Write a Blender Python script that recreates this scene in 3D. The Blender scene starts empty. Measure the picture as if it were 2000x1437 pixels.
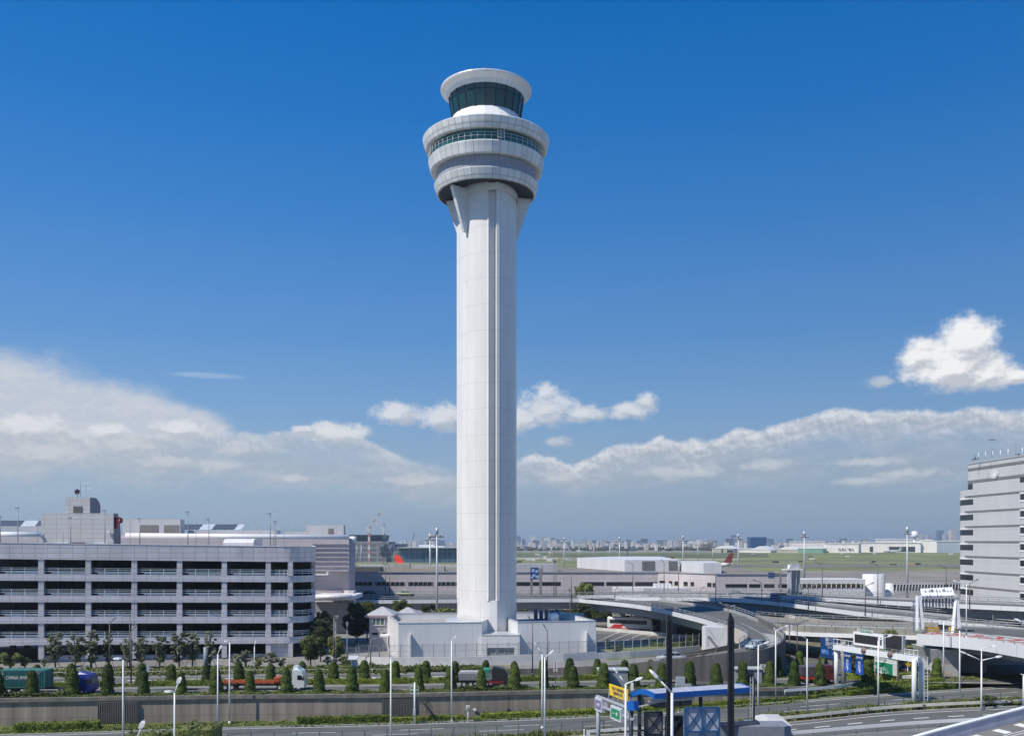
import bpy, bmesh, math, random
from mathutils import Vector, Matrix, noise as mnoise
R = math.radians
C = bpy.context.scene.collection
F, HX, HY, H = 1850.0, 1000.0, 1056.0, 20.0   # focal length and horizon of the picture; eye height
def G(px, py, z=0.0):            # pixel -> point on the level z
    d = (H - z) * F / (py - HY); return Vector(((px - HX) / F * d, d, z))
def Q(px, py, d):                # pixel at distance d -> point
    return Vector(((px - HX) / F * d, d, H - (py - HY) * d / F))
def XX(px, d): return (px - HX) / F * d
def ZZ(py, d): return H - (py - HY) * d / F
ORD = ['first','second','third','fourth','fifth','sixth','seventh','eighth','ninth','tenth','eleventh','twelfth','thirteenth','fourteenth','fifteenth','sixteenth','seventeenth','eighteenth','nineteenth','twentieth','twenty-first','twenty-second','twenty-third','twenty-fourth','twenty-fifth','twenty-sixth','twenty-seventh','twenty-eighth','twenty-ninth','thirtieth','thirty-first','thirty-second','thirty-third','thirty-fourth','thirty-fifth']
ROOT = {}
def tag(o, label=None, cat=None, group=None, kind=None):
    if label: o['label'] = label
    if cat: o['category'] = cat
    if group: o['group'] = group
    if kind: o['kind'] = kind
    return o
def T(name, label, cat, loc=(0, 0, 0), group=None):
    o = bpy.data.objects.new(name, None); C.objects.link(o); o.location = loc
    o.empty_display_size = .3
    ROOT[o] = Vector(loc); return tag(o, label, cat, group)
class B:
    def __init__(s): s.v = []; s.f = []; s.m = []; s.s = []; s.uv = {}
    def face(s, pts, m=0, sm=False):
        i = len(s.v); s.v += [tuple(p) for p in pts]; s.f.append(tuple(range(i, i + len(pts)))); s.m.append(m); s.s.append(sm)
    def raw(s, vs, fs, m=0, sm=False):
        i = len(s.v); s.v += [tuple(p) for p in vs]
        for f in fs: s.f.append(tuple(i + k for k in f)); s.m.append(m); s.s.append(sm)
    def hexa(s, p, m=0):         # 8 points: bottom 4 ccw, top 4
        s.raw(p, [(3,2,1,0),(4,5,6,7),(0,1,5,4),(1,2,6,5),(2,3,7,6),(3,0,4,7)], m)
    def box(s, x0, y0, z0, x1, y1, z1, m=0):
        s.hexa([(x0,y0,z0),(x1,y0,z0),(x1,y1,z0),(x0,y1,z0),(x0,y0,z1),(x1,y0,z1),(x1,y1,z1),(x0,y1,z1)], m)
    def ob(s, cx, cy, z0, z1, lx, ly, a=0, m=0, tx=1, ty=1):
        c, n = math.cos(a), math.sin(a)
        def q(x, y, z): return (cx + x*c - y*n, cy + x*n + y*c, z)
        hx, hy = lx/2, ly/2
        s.hexa([q(-hx,-hy,z0),q(hx,-hy,z0),q(hx,hy,z0),q(-hx,hy,z0),q(-hx*tx,-hy*ty,z1),q(hx*tx,-hy*ty,z1),q(hx*tx,hy*ty,z1),q(-hx*tx,hy*ty,z1)], m)
    def beam(s, p, q, w, h, m=0):
        p, q = Vector(p), Vector(q); d = (q - p)
        if d.length < 1e-6: return
        d.normalize()
        up = Vector((0,0,1)) if abs(d.z) < .99 else Vector((0,1,0))
        a = d.cross(up).normalized(); b = a.cross(d).normalized(); a *= w/2; b *= h/2
        s.hexa([p-a-b, p+a-b, q+a-b, q-a-b, p-a+b, p+a+b, q+a+b, q-a+b], m)
    def tube(s, p, q, r0, r1=None, n=8, m=0, cap=True):
        if r1 is None: r1 = r0
        p, q = Vector(p), Vector(q); d = (q - p).normalized()
        up = Vector((0,0,1)) if abs(d.z) < .99 else Vector((1,0,0))
        a = d.cross(up).normalized(); b = a.cross(d)
        vs = []
        for c, r in ((p, r0), (q, r1)):
            for k in range(n):
                t = 2*math.pi*k/n; vs.append(c + a*math.cos(t)*r + b*math.sin(t)*r)
        i = len(s.v); s.v += [tuple(x) for x in vs]
        for k in range(n):
            l = (k+1) % n; s.f.append((i+k, i+l, i+n+l, i+n+k)); s.m.append(m); s.s.append(True)
        if cap:
            s.f.append(tuple(i+k for k in range(n))[::-1]); s.f.append(tuple(i+n+k for k in range(n))); s.m += [m, m]; s.s += [False, False]
    def path(s, pts, r, n=6, m=0):
        for a, b in zip(pts, pts[1:]): s.tube(a, b, r, r, n, m)
    def lathe(s, prof, n=48, cx=0, cy=0, m=0, sm=True, a0=0, a1=2*math.pi):
        i = len(s.v); full = abs(a1-a0-2*math.pi) < 1e-6; nn = n if full else n+1
        for (r, z) in prof:
            for k in range(nn):
                t = a0 + (a1-a0)*k/n; s.v.append((cx+math.sin(t)*r, cy-math.cos(t)*r, z)); s.uv[len(s.v)-1] = (t*max(abs(p[0]) for p in prof), z)
        for j in range(len(prof)-1):
            for k in range(n):
                l = (k+1) % nn
                s.f.append((i+j*nn+k, i+j*nn+l, i+(j+1)*nn+l, i+(j+1)*nn+k)); s.m.append(m); s.s.append(sm)
    def disc(s, r, z, n=48, cx=0, cy=0, m=0):
        s.face([(cx+math.sin(2*math.pi*k/n)*r, cy-math.cos(2*math.pi*k/n)*r, z) for k in range(n)], m)
    def prism(s, pts, z0, z1, m=0, mt=None):
        n = len(pts); i = len(s.v)
        s.v += [(p[0], p[1], z0) for p in pts] + [(p[0], p[1], z1) for p in pts]
        for k in range(n):
            l = (k+1) % n; s.f.append((i+k, i+l, i+n+l, i+n+k)); s.m.append(m); s.s.append(False)
        s.f.append(tuple(i+k for k in range(n))[::-1]); s.f.append(tuple(i+n+k for k in range(n))); s.m += [m, m if mt is None else mt]; s.s += [False, False]
    def ribbon(s, L, Rr, m=0, dz=0):
        for a, b, c, d in zip(L, L[1:], Rr[1:], Rr):
            s.face([(p[0], p[1], p[2]+dz) for p in (a, b, c, d)], m)
    def strip(s, P, zb, zt, w=0, m=0):      # upright wall along a polyline P of (x,y,z); zb/zt relative to z
        n = len(P)
        off = []
        for i in range(n):
            a = Vector(P[max(0,i-1)]); b = Vector(P[min(n-1,i+1)]); d = (b-a); d.z = 0; d.normalize(); off.append(Vector((-d.y, d.x, 0))*w/2)
        for i in range(n-1):
            p, q = Vector(P[i]), Vector(P[i+1]); a, b = off[i], off[i+1]
            zb_, zt_ = Vector((0,0,zb)), Vector((0,0,zt))
            vs = [p-a+zb_, q-b+zb_, q+b+zb_, p+a+zb_, p-a+zt_, q-b+zt_, q+b+zt_, p+a+zt_]
            fs = [(3,2,1,0),(4,5,6,7),(0,1,5,4),(2,3,7,6)]
            if i == 0: fs.append((3,0,4,7))
            if i == n-2: fs.append((1,2,6,5))
            s.raw(vs, fs, m)
    def build(s, name, mats, parent=None, smooth=False, recalc=True):
        if not isinstance(mats, (list, tuple)): mats = [mats]
        if parent is None:
            xs = [v[0] for v in s.v]; ys = [v[1] for v in s.v]; zs = [v[2] for v in s.v]
            o = Vector(((min(xs)+max(xs))/2, (min(ys)+max(ys))/2, min(zs)))
        else: o = ROOT.get(parent, Vector((0,0,0)))
        me = bpy.data.meshes.new(name)
        me.from_pydata([(v[0]-o.x, v[1]-o.y, v[2]-o.z) for v in s.v], [], s.f)
        for m in mats: me.materials.append(m)
        me.polygons.foreach_set('material_index', s.m)
        me.polygons.foreach_set('use_smooth', [bool(x or smooth) for x in s.s])
        if recalc:
            bm = bmesh.new(); bm.from_mesh(me); bmesh.ops.recalc_face_normals(bm, faces=bm.faces); bm.to_mesh(me); bm.free()
        uvl = me.uv_layers.new(name='UVMap'); dat = []
        V = s.v
        for p in me.polygons:
            vi = [me.loops[l].vertex_index for l in p.loop_indices]
            if vi[0] in s.uv and s.uv:
                us = [s.uv.get(i, (0, 0)) for i in vi]
                mu = max(u for u, _ in us); mi = min(u for u, _ in us)
                if mu - mi > 5 * max(1e-3, p.area ** .5) + 8: us = [((u + (mu if u < (mi+mu)/2 else 0)), w) for u, w in us]
                for u in us: dat += [u[0], u[1]]
            else:
                nrm = p.normal
                if abs(nrm.z) > .8:
                    for i in vi: dat += [V[i][0], V[i][1]]
                else:
                    t = Vector((-nrm.y, nrm.x)).normalized()
                    if abs(t.x) > abs(t.y):
                        if t.x < 0: t = -t
                    elif t.y < 0: t = -t
                    for i in vi: dat += [V[i][0]*t.x + V[i][1]*t.y, V[i][2]]
        uvl.data.foreach_set('uv', dat)
        ob = bpy.data.objects.new(name, me); C.objects.link(ob)
        if parent is None: ob.location = o; ROOT[ob] = o
        else: ob.parent = parent; ROOT[ob] = o
        return ob
def inst(name, me, parent=None, loc=(0,0,0), rz=0, sc=1):
    o = bpy.data.objects.new(name, me); C.objects.link(o); o.location = loc; o.rotation_euler = (0,0,rz)
    o.scale = (sc,)*3 if not isinstance(sc, tuple) else sc
    if parent: o.parent = parent
    return o
def kids(o): return [c for c in bpy.data.objects if c.parent == o]
KC = {}
def dup(root, loc, rz=0, label=None, group=None, sc=None):
    def cp(o, par):
        c = o.copy(); C.objects.link(c)
        if par: c.parent = par
        if o not in KC: KC[o] = list(o.children)
        for k in KC[o]: cp(k, c)
        return c
    r = cp(root, None); r.location = loc; r.rotation_euler = (0,0,rz)
    if sc: r.scale = (sc,)*3
    if label: r['label'] = label
    if group: r['group'] = group
    return r
def cat_rom(P, n=6):
    P = [Vector(p) for p in P]; out = []
    for i in range(len(P)-1):
        p0 = P[i-1] if i else P[0]*2-P[1]; p1 = P[i]; p2 = P[i+1]; p3 = P[i+2] if i+2 < len(P) else P[i+1]*2-P[i]
        for k in range(n):
            t = k/n
            out.append(.5*((2*p1)+(p2-p0)*t+(2*p0-5*p1+4*p2-p3)*t*t+(3*p1-p0-3*p2+p3)*t**3))
    out.append(P[-1]); return out
def offs(P, w):
    out = []
    for i in range(len(P)):
        a = P[max(0,i-1)]; b = P[min(len(P)-1,i+1)]; d = Vector(b)-Vector(a); d.z = 0; d.normalize()
        out.append(Vector(P[i]) + Vector((-d.y, d.x, 0))*w)
    return out
def walk(P, step, start=0.0):
    out = []; acc = -start
    for a, b in zip(P, P[1:]):
        a, b = Vector(a), Vector(b); L = (b-a).length
        while acc + L >= 0 and L > 0:
            t = -acc / L
            if t > 1: break
            out.append((a.lerp(b, t), (b-a).normalized())); acc -= step
        acc += L
    return out
# ---------------------------------------------------------------- materials
MC = {}
def nt(name):
    m = bpy.data.materials.new(name); m.use_nodes = True; t = m.node_tree; return m, t, t.nodes['Principled BSDF']
def M(name, col, rough=.6, metal=0, nv=.1, ns=.8, bump=0, spec=.4, fine=0):
    if name in MC: return MC[name]
    m, t, b = nt(name); L = t.links
    b.inputs['Roughness'].default_value = rough; b.inputs['Metallic'].default_value = metal
    b.inputs['Specular IOR Level'].default_value = spec
    g = t.nodes.new('ShaderNodeNewGeometry')
    n = t.nodes.new('ShaderNodeTexNoise'); n.inputs['Scale'].default_value = ns; n.inputs['Detail'].default_value = 6
    n.inputs['Roughness'].default_value = .65
    L.new(g.outputs['Position'], n.inputs['Vector'])
    r = t.nodes.new('ShaderNodeValToRGB'); e = r.color_ramp.elements
    e[0].position = .3; e[1].position = .7
    e[0].color = (*[max(0, c*(1-nv*1.6)) for c in col], 1); e[1].color = (*[min(1, c*(1+nv)) for c in col], 1)
    L.new(n.outputs[0], r.inputs[0]); L.new(r.outputs[0], b.inputs['Base Color'])
    if bump:
        bp = t.nodes.new('ShaderNodeBump'); bp.inputs['Strength'].default_value = bump
        n2 = t.nodes.new('ShaderNodeTexNoise'); n2.inputs['Scale'].default_value = fine or ns*6; n2.inputs['Detail'].default_value = 4
        L.new(g.outputs['Position'], n2.inputs['Vector']); L.new(n2.outputs[0], bp.inputs['Height']); L.new(bp.outputs[0], b.inputs['Normal'])
    MC[name] = m; return m
def PM(name, col, w, h, line=.04, lc=.55, rough=.45, off=(0, 0), var=.04, stain=.08, metal=0, lcol=None, offs_=0.0, streak=0):
    """cladding: panels w x h metres with thin dark joints, on metre UVs"""
    if name in MC: return MC[name]
    m, t, b = nt(name); L = t.links
    uv = t.nodes.new('ShaderNodeUVMap')
    mp = t.nodes.new('ShaderNodeMapping'); mp.inputs['Location'].default_value = (off[0], off[1], 0)
    br = t.nodes.new('ShaderNodeTexBrick'); br.offset = offs_; br.squash = 1
    br.inputs['Scale'].default_value = 1; br.inputs['Brick Width'].default_value = w; br.inputs['Row Height'].default_value = h
    br.inputs['Mortar Size'].default_value = line; br.inputs['Mortar Smooth'].default_value = .1; br.inputs['Bias'].default_value = 0
    br.inputs['Color1'].default_value = (*[c*(1-var) for c in col], 1); br.inputs['Color2'].default_value = (*[min(1, c*(1+var)) for c in col], 1)
    br.inputs['Mortar'].default_value = (*(lcol or [c*lc for c in col]), 1)
    L.new(uv.outputs[0], mp.inputs[0]); L.new(mp.outputs[0], br.inputs['Vector'])
    g = t.nodes.new('ShaderNodeNewGeometry'); n = t.nodes.new('ShaderNodeTexNoise'); n.inputs['Scale'].default_value = .35; n.inputs['Detail'].default_value = 8
    mp2 = t.nodes.new('ShaderNodeMapping'); mp2.inputs['Scale'].default_value = (1, 1, .3 if not streak else .06)
    if streak: mp2.inputs['Scale'].default_value = (3, 3, .15)
    L.new(g.outputs['Position'], mp2.inputs[0]); L.new(mp2.outputs[0], n.inputs['Vector'])
    r = t.nodes.new('ShaderNodeMapRange'); r.inputs['From Min'].default_value = .3; r.inputs['From Max'].default_value = .7
    r.inputs['To Min'].default_value = 1-stain; r.inputs['To Max'].default_value = 1+stain*.3
    L.new(n.outputs[0], r.inputs['Value'])
    mx = t.nodes.new('ShaderNodeMix'); mx.data_type = 'RGBA'; mx.blend_type = 'MULTIPLY'; mx.inputs[0].default_value = 1
    L.new(br.outputs['Color'], mx.inputs[6]); L.new(r.outputs[0], mx.inputs[7]); L.new(mx.outputs[2], b.inputs['Base Color'])
    b.inputs['Roughness'].default_value = rough; b.inputs['Metallic'].default_value = metal; b.inputs['Specular IOR Level'].default_value = .4
    MC[name] = m; return m
def GL(name, col, rough=.1, spec=.6, w=0, h=0):
    if name in MC: return MC[name]
    m = M(name, col, rough, 0, .25, .25, 0, spec); return m
def LEAF(name, c1, c2, sc=1.2):
    if name in MC: return MC[name]
    m, t, b = nt(name); L = t.links
    g = t.nodes.new('ShaderNodeNewGeometry')
    n = t.nodes.new('ShaderNodeTexNoise'); n.inputs['Scale'].default_value = sc; n.inputs['Detail'].default_value = 3
    L.new(g.outputs['Position'], n.inputs['Vector'])
    oi = t.nodes.new('ShaderNodeObjectInfo')
    ad = t.nodes.new('ShaderNodeMath'); ad.operation = 'ADD'
    mm = t.nodes.new('ShaderNodeMath'); mm.operation = 'MULTIPLY_ADD'; mm.inputs[1].default_value = .5; mm.inputs[2].default_value = -.25
    L.new(oi.outputs['Random'], mm.inputs[0]); L.new(n.outputs[0], ad.inputs[0]); L.new(mm.outputs[0], ad.inputs[1])
    ri = t.nodes.new('ShaderNodeMath'); ri.operation = 'MULTIPLY_ADD'; ri.inputs[1].default_value = .35; ri.inputs[2].default_value = -.17
    L.new(g.outputs['Random Per Island'], ri.inputs[0])
    a2 = t.nodes.new('ShaderNodeMath'); a2.operation = 'ADD'; L.new(ad.outputs[0], a2.inputs[0]); L.new(ri.outputs[0], a2.inputs[1])
    r = t.nodes.new('ShaderNodeValToRGB'); e = r.color_ramp.elements; e[0].position = .25; e[1].position = .8
    e[0].color = (*c1, 1); e[1].color = (*c2, 1)
    L.new(a2.outputs[0], r.inputs[0]); L.new(r.outputs[0], b.inputs['Base Color'])
    b.inputs['Roughness'].default_value = .6; b.inputs['Specular IOR Level'].default_value = .25
    MC[name] = m; return m
def CITY(name, col, dark=.35, w=3.2, h=3.4):
    return PM(name, col, w, h, .9, dark, .7, (0, .6), .08, .1)
def ASPH(name, col, ns=.25):
    """asphalt with patches, fine grain and long wear streaks"""
    if name in MC: return MC[name]
    m, t, b = nt(name); L = t.links
    g = t.nodes.new('ShaderNodeNewGeometry')
    n = t.nodes.new('ShaderNodeTexNoise'); n.inputs['Scale'].default_value = ns; n.inputs['Detail'].default_value = 8; n.inputs['Roughness'].default_value = .7
    L.new(g.outputs['Position'], n.inputs['Vector'])
    v = t.nodes.new('ShaderNodeTexNoise'); v.inputs['Scale'].default_value = 12; v.inputs['Detail'].default_value = 2
    L.new(g.outputs['Position'], v.inputs['Vector'])
    mp = t.nodes.new('ShaderNodeMapping'); mp.inputs['Scale'].default_value = (.05, 1.3, 1); L.new(g.outputs['Position'], mp.inputs[0])
    n3 = t.nodes.new('ShaderNodeTexNoise'); n3.inputs['Scale'].default_value = 1; n3.inputs['Detail'].default_value = 4; L.new(mp.outputs[0], n3.inputs['Vector'])
    mxx = t.nodes.new('ShaderNodeMix'); mxx.data_type = 'FLOAT'; mxx.inputs[0].default_value = .5; L.new(n.outputs[0], mxx.inputs[2]); L.new(n3.outputs[0], mxx.inputs[3]); n = mxx
    a = t.nodes.new('ShaderNodeMath'); a.operation = 'MULTIPLY_ADD'; a.inputs[1].default_value = .35; L.new(v.outputs[0], a.inputs[0]); L.new(n.outputs[0], a.inputs[2])
    r = t.nodes.new('ShaderNodeValToRGB'); e = r.color_ramp.elements; e[0].position = .45; e[1].position = .9
    e[0].position = .5; e[1].position = .85; e[0].color = (*[c*.72 for c in col], 1); e[1].color = (*[c*1.32 for c in col], 1)
    L.new(a.outputs[0], r.inputs[0]); L.new(r.outputs[0], b.inputs['Base Color'])
    b.inputs['Roughness'].default_value = .85; b.inputs['Specular IOR Level'].default_value = .3
    MC[name] = m; return m
W8 = M('white_paint', (.78, .79, .8), .4, 0, .04, .5)
WS = M('white_steel', (.72, .74, .76), .35, 0, .05, 1)
GS = M('grey_steel', (.32, .34, .36), .45, .2, .1, 1)
LG = M('light_grey_metal', (.5, .52, .54), .4, .2, .06, 1)
DS = M('dark_brown_post', (.09, .08, .08), .5, 0, .1, 1)
BK = M('black_steel', (.012, .013, .016), .4, 0, .2, 2)
TY = M('tyre_rubber', (.02, .02, .02), .8, 0, .1, 3)
LINE = M('road_paint', (.72, .72, .7), .7, 0, .12, 3)
REDP = M('red_road_paint', (.5, .06, .03), .7, 0, .12, 2)
ASP = ASPH('asphalt', (.112, .115, .11))
ASPL = ASPH('light_asphalt', (.17, .17, .165))
CON = M('concrete', (.42, .41, .38), .8, 0, .14, .4, .2, .3, 6)
CONW = M('pale_concrete', (.55, .55, .52), .8, 0, .12, .4, .15, .3, 6)
GIRD = M('girder_grey', (.26, .28, .3), .6, 0, .1, .4)
GLS = GL('dark_window_glass', (.02, .025, .03), .12, .6)
GRASS = M('grass', (.12, .15, .035), .9, 0, .45, .6, .3, .2, 8)
SOIL = M('dry_verge', (.2, .18, .11), .9, 0, .4, .5, .3, .2, 6)
HEDGE = LEAF('hedge_leaves', (.06, .095, .012), (.18, .22, .03), .8)
TOPI = LEAF('clipped_conifer_leaves', (.03, .055, .008), (.10, .145, .022), 1.2)
TREE1 = LEAF('tree_leaves', (.05, .075, .018), (.19, .21, .06), .9)
TREE2 = LEAF('grey_green_leaves', (.09, .11, .05), (.27, .29, .17), 1.1)
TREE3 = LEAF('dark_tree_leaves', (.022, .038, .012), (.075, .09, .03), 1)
WEED = LEAF('weed_leaves', (.05, .075, .015), (.2, .22, .07), 1.5)
BARK = M('bark', (.12, .095, .07), .9, 0, .3, 4)
# ---------------------------------------------------------------- camera, sun, sky
sc = bpy.context.scene
cam = bpy.data.cameras.new('camera'); co = bpy.data.objects.new('camera', cam); C.objects.link(co); sc.camera = co
co.location = (0, 0, H); co.rotation_euler = (R(90), 0, 0)
cam.sensor_width = 36; cam.lens = 36*F/2000; cam.shift_y = (HY-718.5)/2000; cam.clip_start = .5; cam.clip_end = 40000
SAZ, SEL = R(-120), R(51.5)      # direction the sun stands in (clockwise from +Y), elevation
sv = Vector((math.sin(SAZ)*math.cos(SEL), math.cos(SAZ)*math.cos(SEL), math.sin(SEL)))
sl = bpy.data.lights.new('sun', 'SUN'); so = bpy.data.objects.new('sun', sl); C.objects.link(so)
sl.energy = 5.0; sl.angle = R(.55); sl.color = (1, .93, .82); so.rotation_euler = sv.to_track_quat('Z', 'Y').to_euler(); so.location = (-60, -30, 120)
sc.view_settings.view_transform = 'Standard'; sc.view_settings.look = 'None'; sc.view_settings.gamma = 1; sc.view_settings.exposure = 0
sc.cycles.max_bounces = 6; sc.cycles.volume_bounces = 0; sc.cycles.diffuse_bounces = 3
w = bpy.data.worlds.new('World'); sc.world = w; w.use_nodes = True; t = w.node_tree; L = t.links
for n in list(t.nodes): t.nodes.remove(n)
def N(k, **kw):
    n = t.nodes.new(k)
    for a, b in kw.items(): setattr(n, a, b)
    return n
def mth(op, a, b=None, c=None, clamp=False):
    n = N('ShaderNodeMath', operation=op, use_clamp=clamp)
    for i, x in enumerate((a, b, c)):
        if x is None: continue
        if isinstance(x, (int, float)): n.inputs[i].default_value = x
        else: L.new(x, n.inputs[i])
    return n.outputs[0]
def mixc(f, a, b, bt='MIX'):
    n = N('ShaderNodeMix', data_type='RGBA', blend_type=bt)
    for i, x in ((0, f), (6, a), (7, b)):
        if isinstance(x, (int, float)): n.inputs[i].default_value = x
        elif isinstance(x, tuple): n.inputs[i].default_value = (*x, 1)
        else: L.new(x, n.inputs[i])
    return n.outputs[2]
sky = N('ShaderNodeTexSky', sky_type='NISHITA', sun_disc=False, sun_elevation=SEL, sun_rotation=SAZ, air_density=1.0, dust_density=.6, ozone_density=2.5, altitude=0)
tc = N('ShaderNodeTexCoord'); sx = N('ShaderNodeSeparateXYZ'); L.new(tc.outputs['Generated'], sx.inputs[0])
dx, dy, dz = sx.outputs
el = mth('ARCSINE', dz); az = mth('ARCTAN2', dx, dy)
U = mth('MULTIPLY', az, F); V = mth('MULTIPLY', el, F)
cmb = N('ShaderNodeCombineXYZ'); L.new(U, cmb.inputs[0]); L.new(V, cmb.inputs[1])
def noise(scale, detail=8, rough=.6, off=(0, 0, 0), sy=1.7):
    mp = N('ShaderNodeMapping'); mp.inputs['Scale'].default_value = (1, sy, 1); mp.inputs['Location'].default_value = off
    L.new(cmb.outputs[0], mp.inputs[0])
    n = N('ShaderNodeTexNoise', noise_dimensions='2D'); n.inputs['Scale'].default_value = scale; n.inputs['Detail'].default_value = detail; n.inputs['Roughness'].default_value = rough
    L.new(mp.outputs[0], n.inputs['Vector']); return n.outputs[0]
def sph(px, py):
    a = math.atan((px-HX)/F); return a*F, math.atan((HY-py)/F*math.cos(a))*F
nb = noise(.011, 10, .62); nb2 = noise(.011, 10, .62, (5, -14, 0)); nl = noise(.004, 6, .55, (300, 50, 0)); nh = noise(.05, 6, .65, (70, 9, 0))
def blob(lst, soft):
    acc = None
    for (cx, cy, rx, ry) in lst:
        u, v = sph(cx, cy)
        a = N('ShaderNodeVectorMath', operation='SUBTRACT'); L.new(cmb.outputs[0], a.inputs[0]); a.inputs[1].default_value = (u, v, 0)
        b = N('ShaderNodeVectorMath', operation='MULTIPLY'); L.new(a.outputs[0], b.inputs[0]); b.inputs[1].default_value = (1/rx, 1/ry, 0)
        c = N('ShaderNodeVectorMath', operation='LENGTH'); L.new(b.outputs[0], c.inputs[0])
        acc = c.outputs['Value'] if acc is None else mth('SMOOTH_MIN', acc, c.outputs['Value'], .25)
    return acc
def smooth(x, a, b, lo=0, hi=1):
    n = N('ShaderNodeMapRange', interpolation_type='SMOOTHSTEP'); L.new(x, n.inputs['Value'])
    for i, k in enumerate((a, b, lo, hi)): n.inputs[i+1].default_value = k
    return n.outputs[0]
# base sky: physical sky, pulled towards the deep polarised blue of the day, then ground haze
vx = mth('SUBTRACT', V, mth('MULTIPLY', U, .12))
sk = mixc(1, sky.outputs[0], (.052, .092, .124), 'MULTIPLY')
ramp = N('ShaderNodeValToRGB'); L.new(mth('MULTIPLY_ADD', V, 1/1100, 0, True), ramp.inputs[0])
re = ramp.color_ramp.elements
cols = [(0, (.285, .385, .49)), (.06, (.31, .41, .52)), (.13, (.285, .41, .56)), (.23, (.19, .36, .61)), (.35, (.108, .285, .60)), (.54, (.046, .213, .563)), (.7, (.016, .17, .52)), (.9, (0, .135, .47))]
re[0].position = 0; re[0].color = (*cols[0][1], 1); re[1].position = .9; re[1].color = (*cols[-1][1], 1)
for p, c in cols[1:-1]:
    e = re.new(p); e.color = (*c, 1)
side = smooth(U, -1000, 1000, 1.07, .93)
rc = N('ShaderNodeVectorMath', operation='SCALE'); L.new(ramp.outputs[0], rc.inputs[0]); L.new(side, rc.inputs['Scale'])
base = mixc(.97, sk, rc.outputs[0])
# layers of cloud
def layer(base, lst, amt, edge, bright, dark, alpha, nz=nb, lift=0.0, sun=False):
    d = blob(lst, .2)
    if sun:      # cumulus: lit from the upper left, so compare with the cloud a step towards the sun
        d2 = blob([(x+rx*.16, y+ry*.55, rx, ry) for x, y, rx, ry in lst], .2)
        n0 = mth('MULTIPLY', mth('SUBTRACT', nb, nb2), 2.6)
        lit = mth('ADD', mth('MULTIPLY', mth('SUBTRACT', d2, d), .95), mth('ADD', n0, mth('MULTIPLY', mth('SUBTRACT', nh, .5), .35)))
        dd = mth('ADD', mth('SUBTRACT', 1.0, d), mth('ADD', mth('MULTIPLY', mth('SUBTRACT', nz, .5), amt), mth('MULTIPLY', mth('SUBTRACT', nh, .5), amt*.3)))
        cov = mth('MULTIPLY', smooth(dd, 0, edge), alpha)
        return mixc(cov, base, mixc(smooth(lit, -.42+lift, .42+lift), dark, bright))
    dd = mth('ADD', mth('SUBTRACT', 1.0, d), mth('MULTIPLY', mth('SUBTRACT', nz, .5), amt))
    dd = mth('ADD', dd, mth('MULTIPLY', mth('SUBTRACT', nh, .5), amt*.22))
    cov = mth('MULTIPLY', smooth(dd, 0, edge), alpha)
    lit = mth('ADD', mth('MULTIPLY', mth('SUBTRACT', nb, nb2), 3.4), smooth(dd, .06, .75, .62+lift, .12))
    lit = mth('ADD', lit, mth('MULTIPLY', mth('SUBTRACT', nh, .5), .5))
    col = mixc(smooth(lit, -.1, .8), dark, bright)
    return mixc(cov, base, col)
nt_ = noise(.024, 8, .66, (11, 3, 0), 1.3); nt2 = noise(.024, 8, .66, (11-4, 3-9, 0), 1.3)
def bank(base, tops, fade, amp, bright, dark, alpha, rim=34, lim=None):
    # a cloud bank: upper outline follows tops, lower part melts into the haze
    rp_ = N('ShaderNodeValToRGB'); x0, x1 = -1000, 1000
    L.new(mth('MULTIPLY_ADD', U, 1/1900, .5, True), rp_.inputs[0]); e = rp_.color_ramp.elements
    pts = [((sph(x, y)[0]/1900+.5), sph(x, y)[1]/500) for x, y in tops]
    e[0].position = pts[0][0]; e[0].color = (pts[0][1],)*3 + (1,); e[1].position = pts[-1][0]; e[1].color = (pts[-1][1],)*3 + (1,)
    for p, c in pts[1:-1]: k = e.new(p); k.color = (c, c, c, 1)
    vt = mth('MULTIPLY', rp_.outputs[0], 500)
    dep = mth('SUBTRACT', mth('ADD', vt, mth('ADD', mth('MULTIPLY', mth('SUBTRACT', nt_, .5), amp), mth('MULTIPLY', mth('SUBTRACT', nb, .5), amp*.8))), V)
    fd = mth('MULTIPLY', mth('ADD', .45, mth('MULTIPLY', nl, 1.1)), fade)
    cov = mth('MULTIPLY', mth('MULTIPLY', smooth(dep, 0, 13), smooth(mth('DIVIDE', dep, fd), .15, 1.0, 1, 0)), alpha)
    if lim: cov = mth('MULTIPLY', cov, smooth(U, lim[0], lim[1]))
    lit = mth('ADD', mth('MULTIPLY', mth('SUBTRACT', nt_, nt2), 1.9), smooth(dep, 0, rim, .78, .22))
    return mixc(cov, base, mixc(smooth(lit, -.05, .95), dark, bright))
base = layer(base, [(-20,800,255,125),(140,810,220,82),(290,822,165,48),(380,832,80,22)], .42, .5, (.64,.66,.71), (.55,.60,.68), .92, nb, .2)
base = layer(base, [(400,733,85,7)], .6, .7, (.6,.68,.8), (.5,.6,.75), .35, nb)
base = layer(base, [(-60,900,330,75),(300,910,300,65),(600,925,280,55),(850,955,200,45)], .7, .9, (.52,.56,.61), (.42,.48,.55), .7, nb)
base = layer(base, [(1200,935,300,40),(1500,915,300,55),(1800,905,300,65),(2050,900,250,70)], .6, .9, (.48,.53,.59), (.38,.44,.52), .6, nb)
base = bank(base, [(-200,830),(0,812),(40,803),(90,806),(130,828),(180,838),(215,826),(255,838),(300,842),(345,826),(400,834),(470,842),(540,838),(590,828),(650,826),(700,838),(750,872),(800,896),(850,900),(900,915)], 95, 24, (.70,.72,.75), (.45,.50,.56), .72, 30, (-60, -260))
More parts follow.
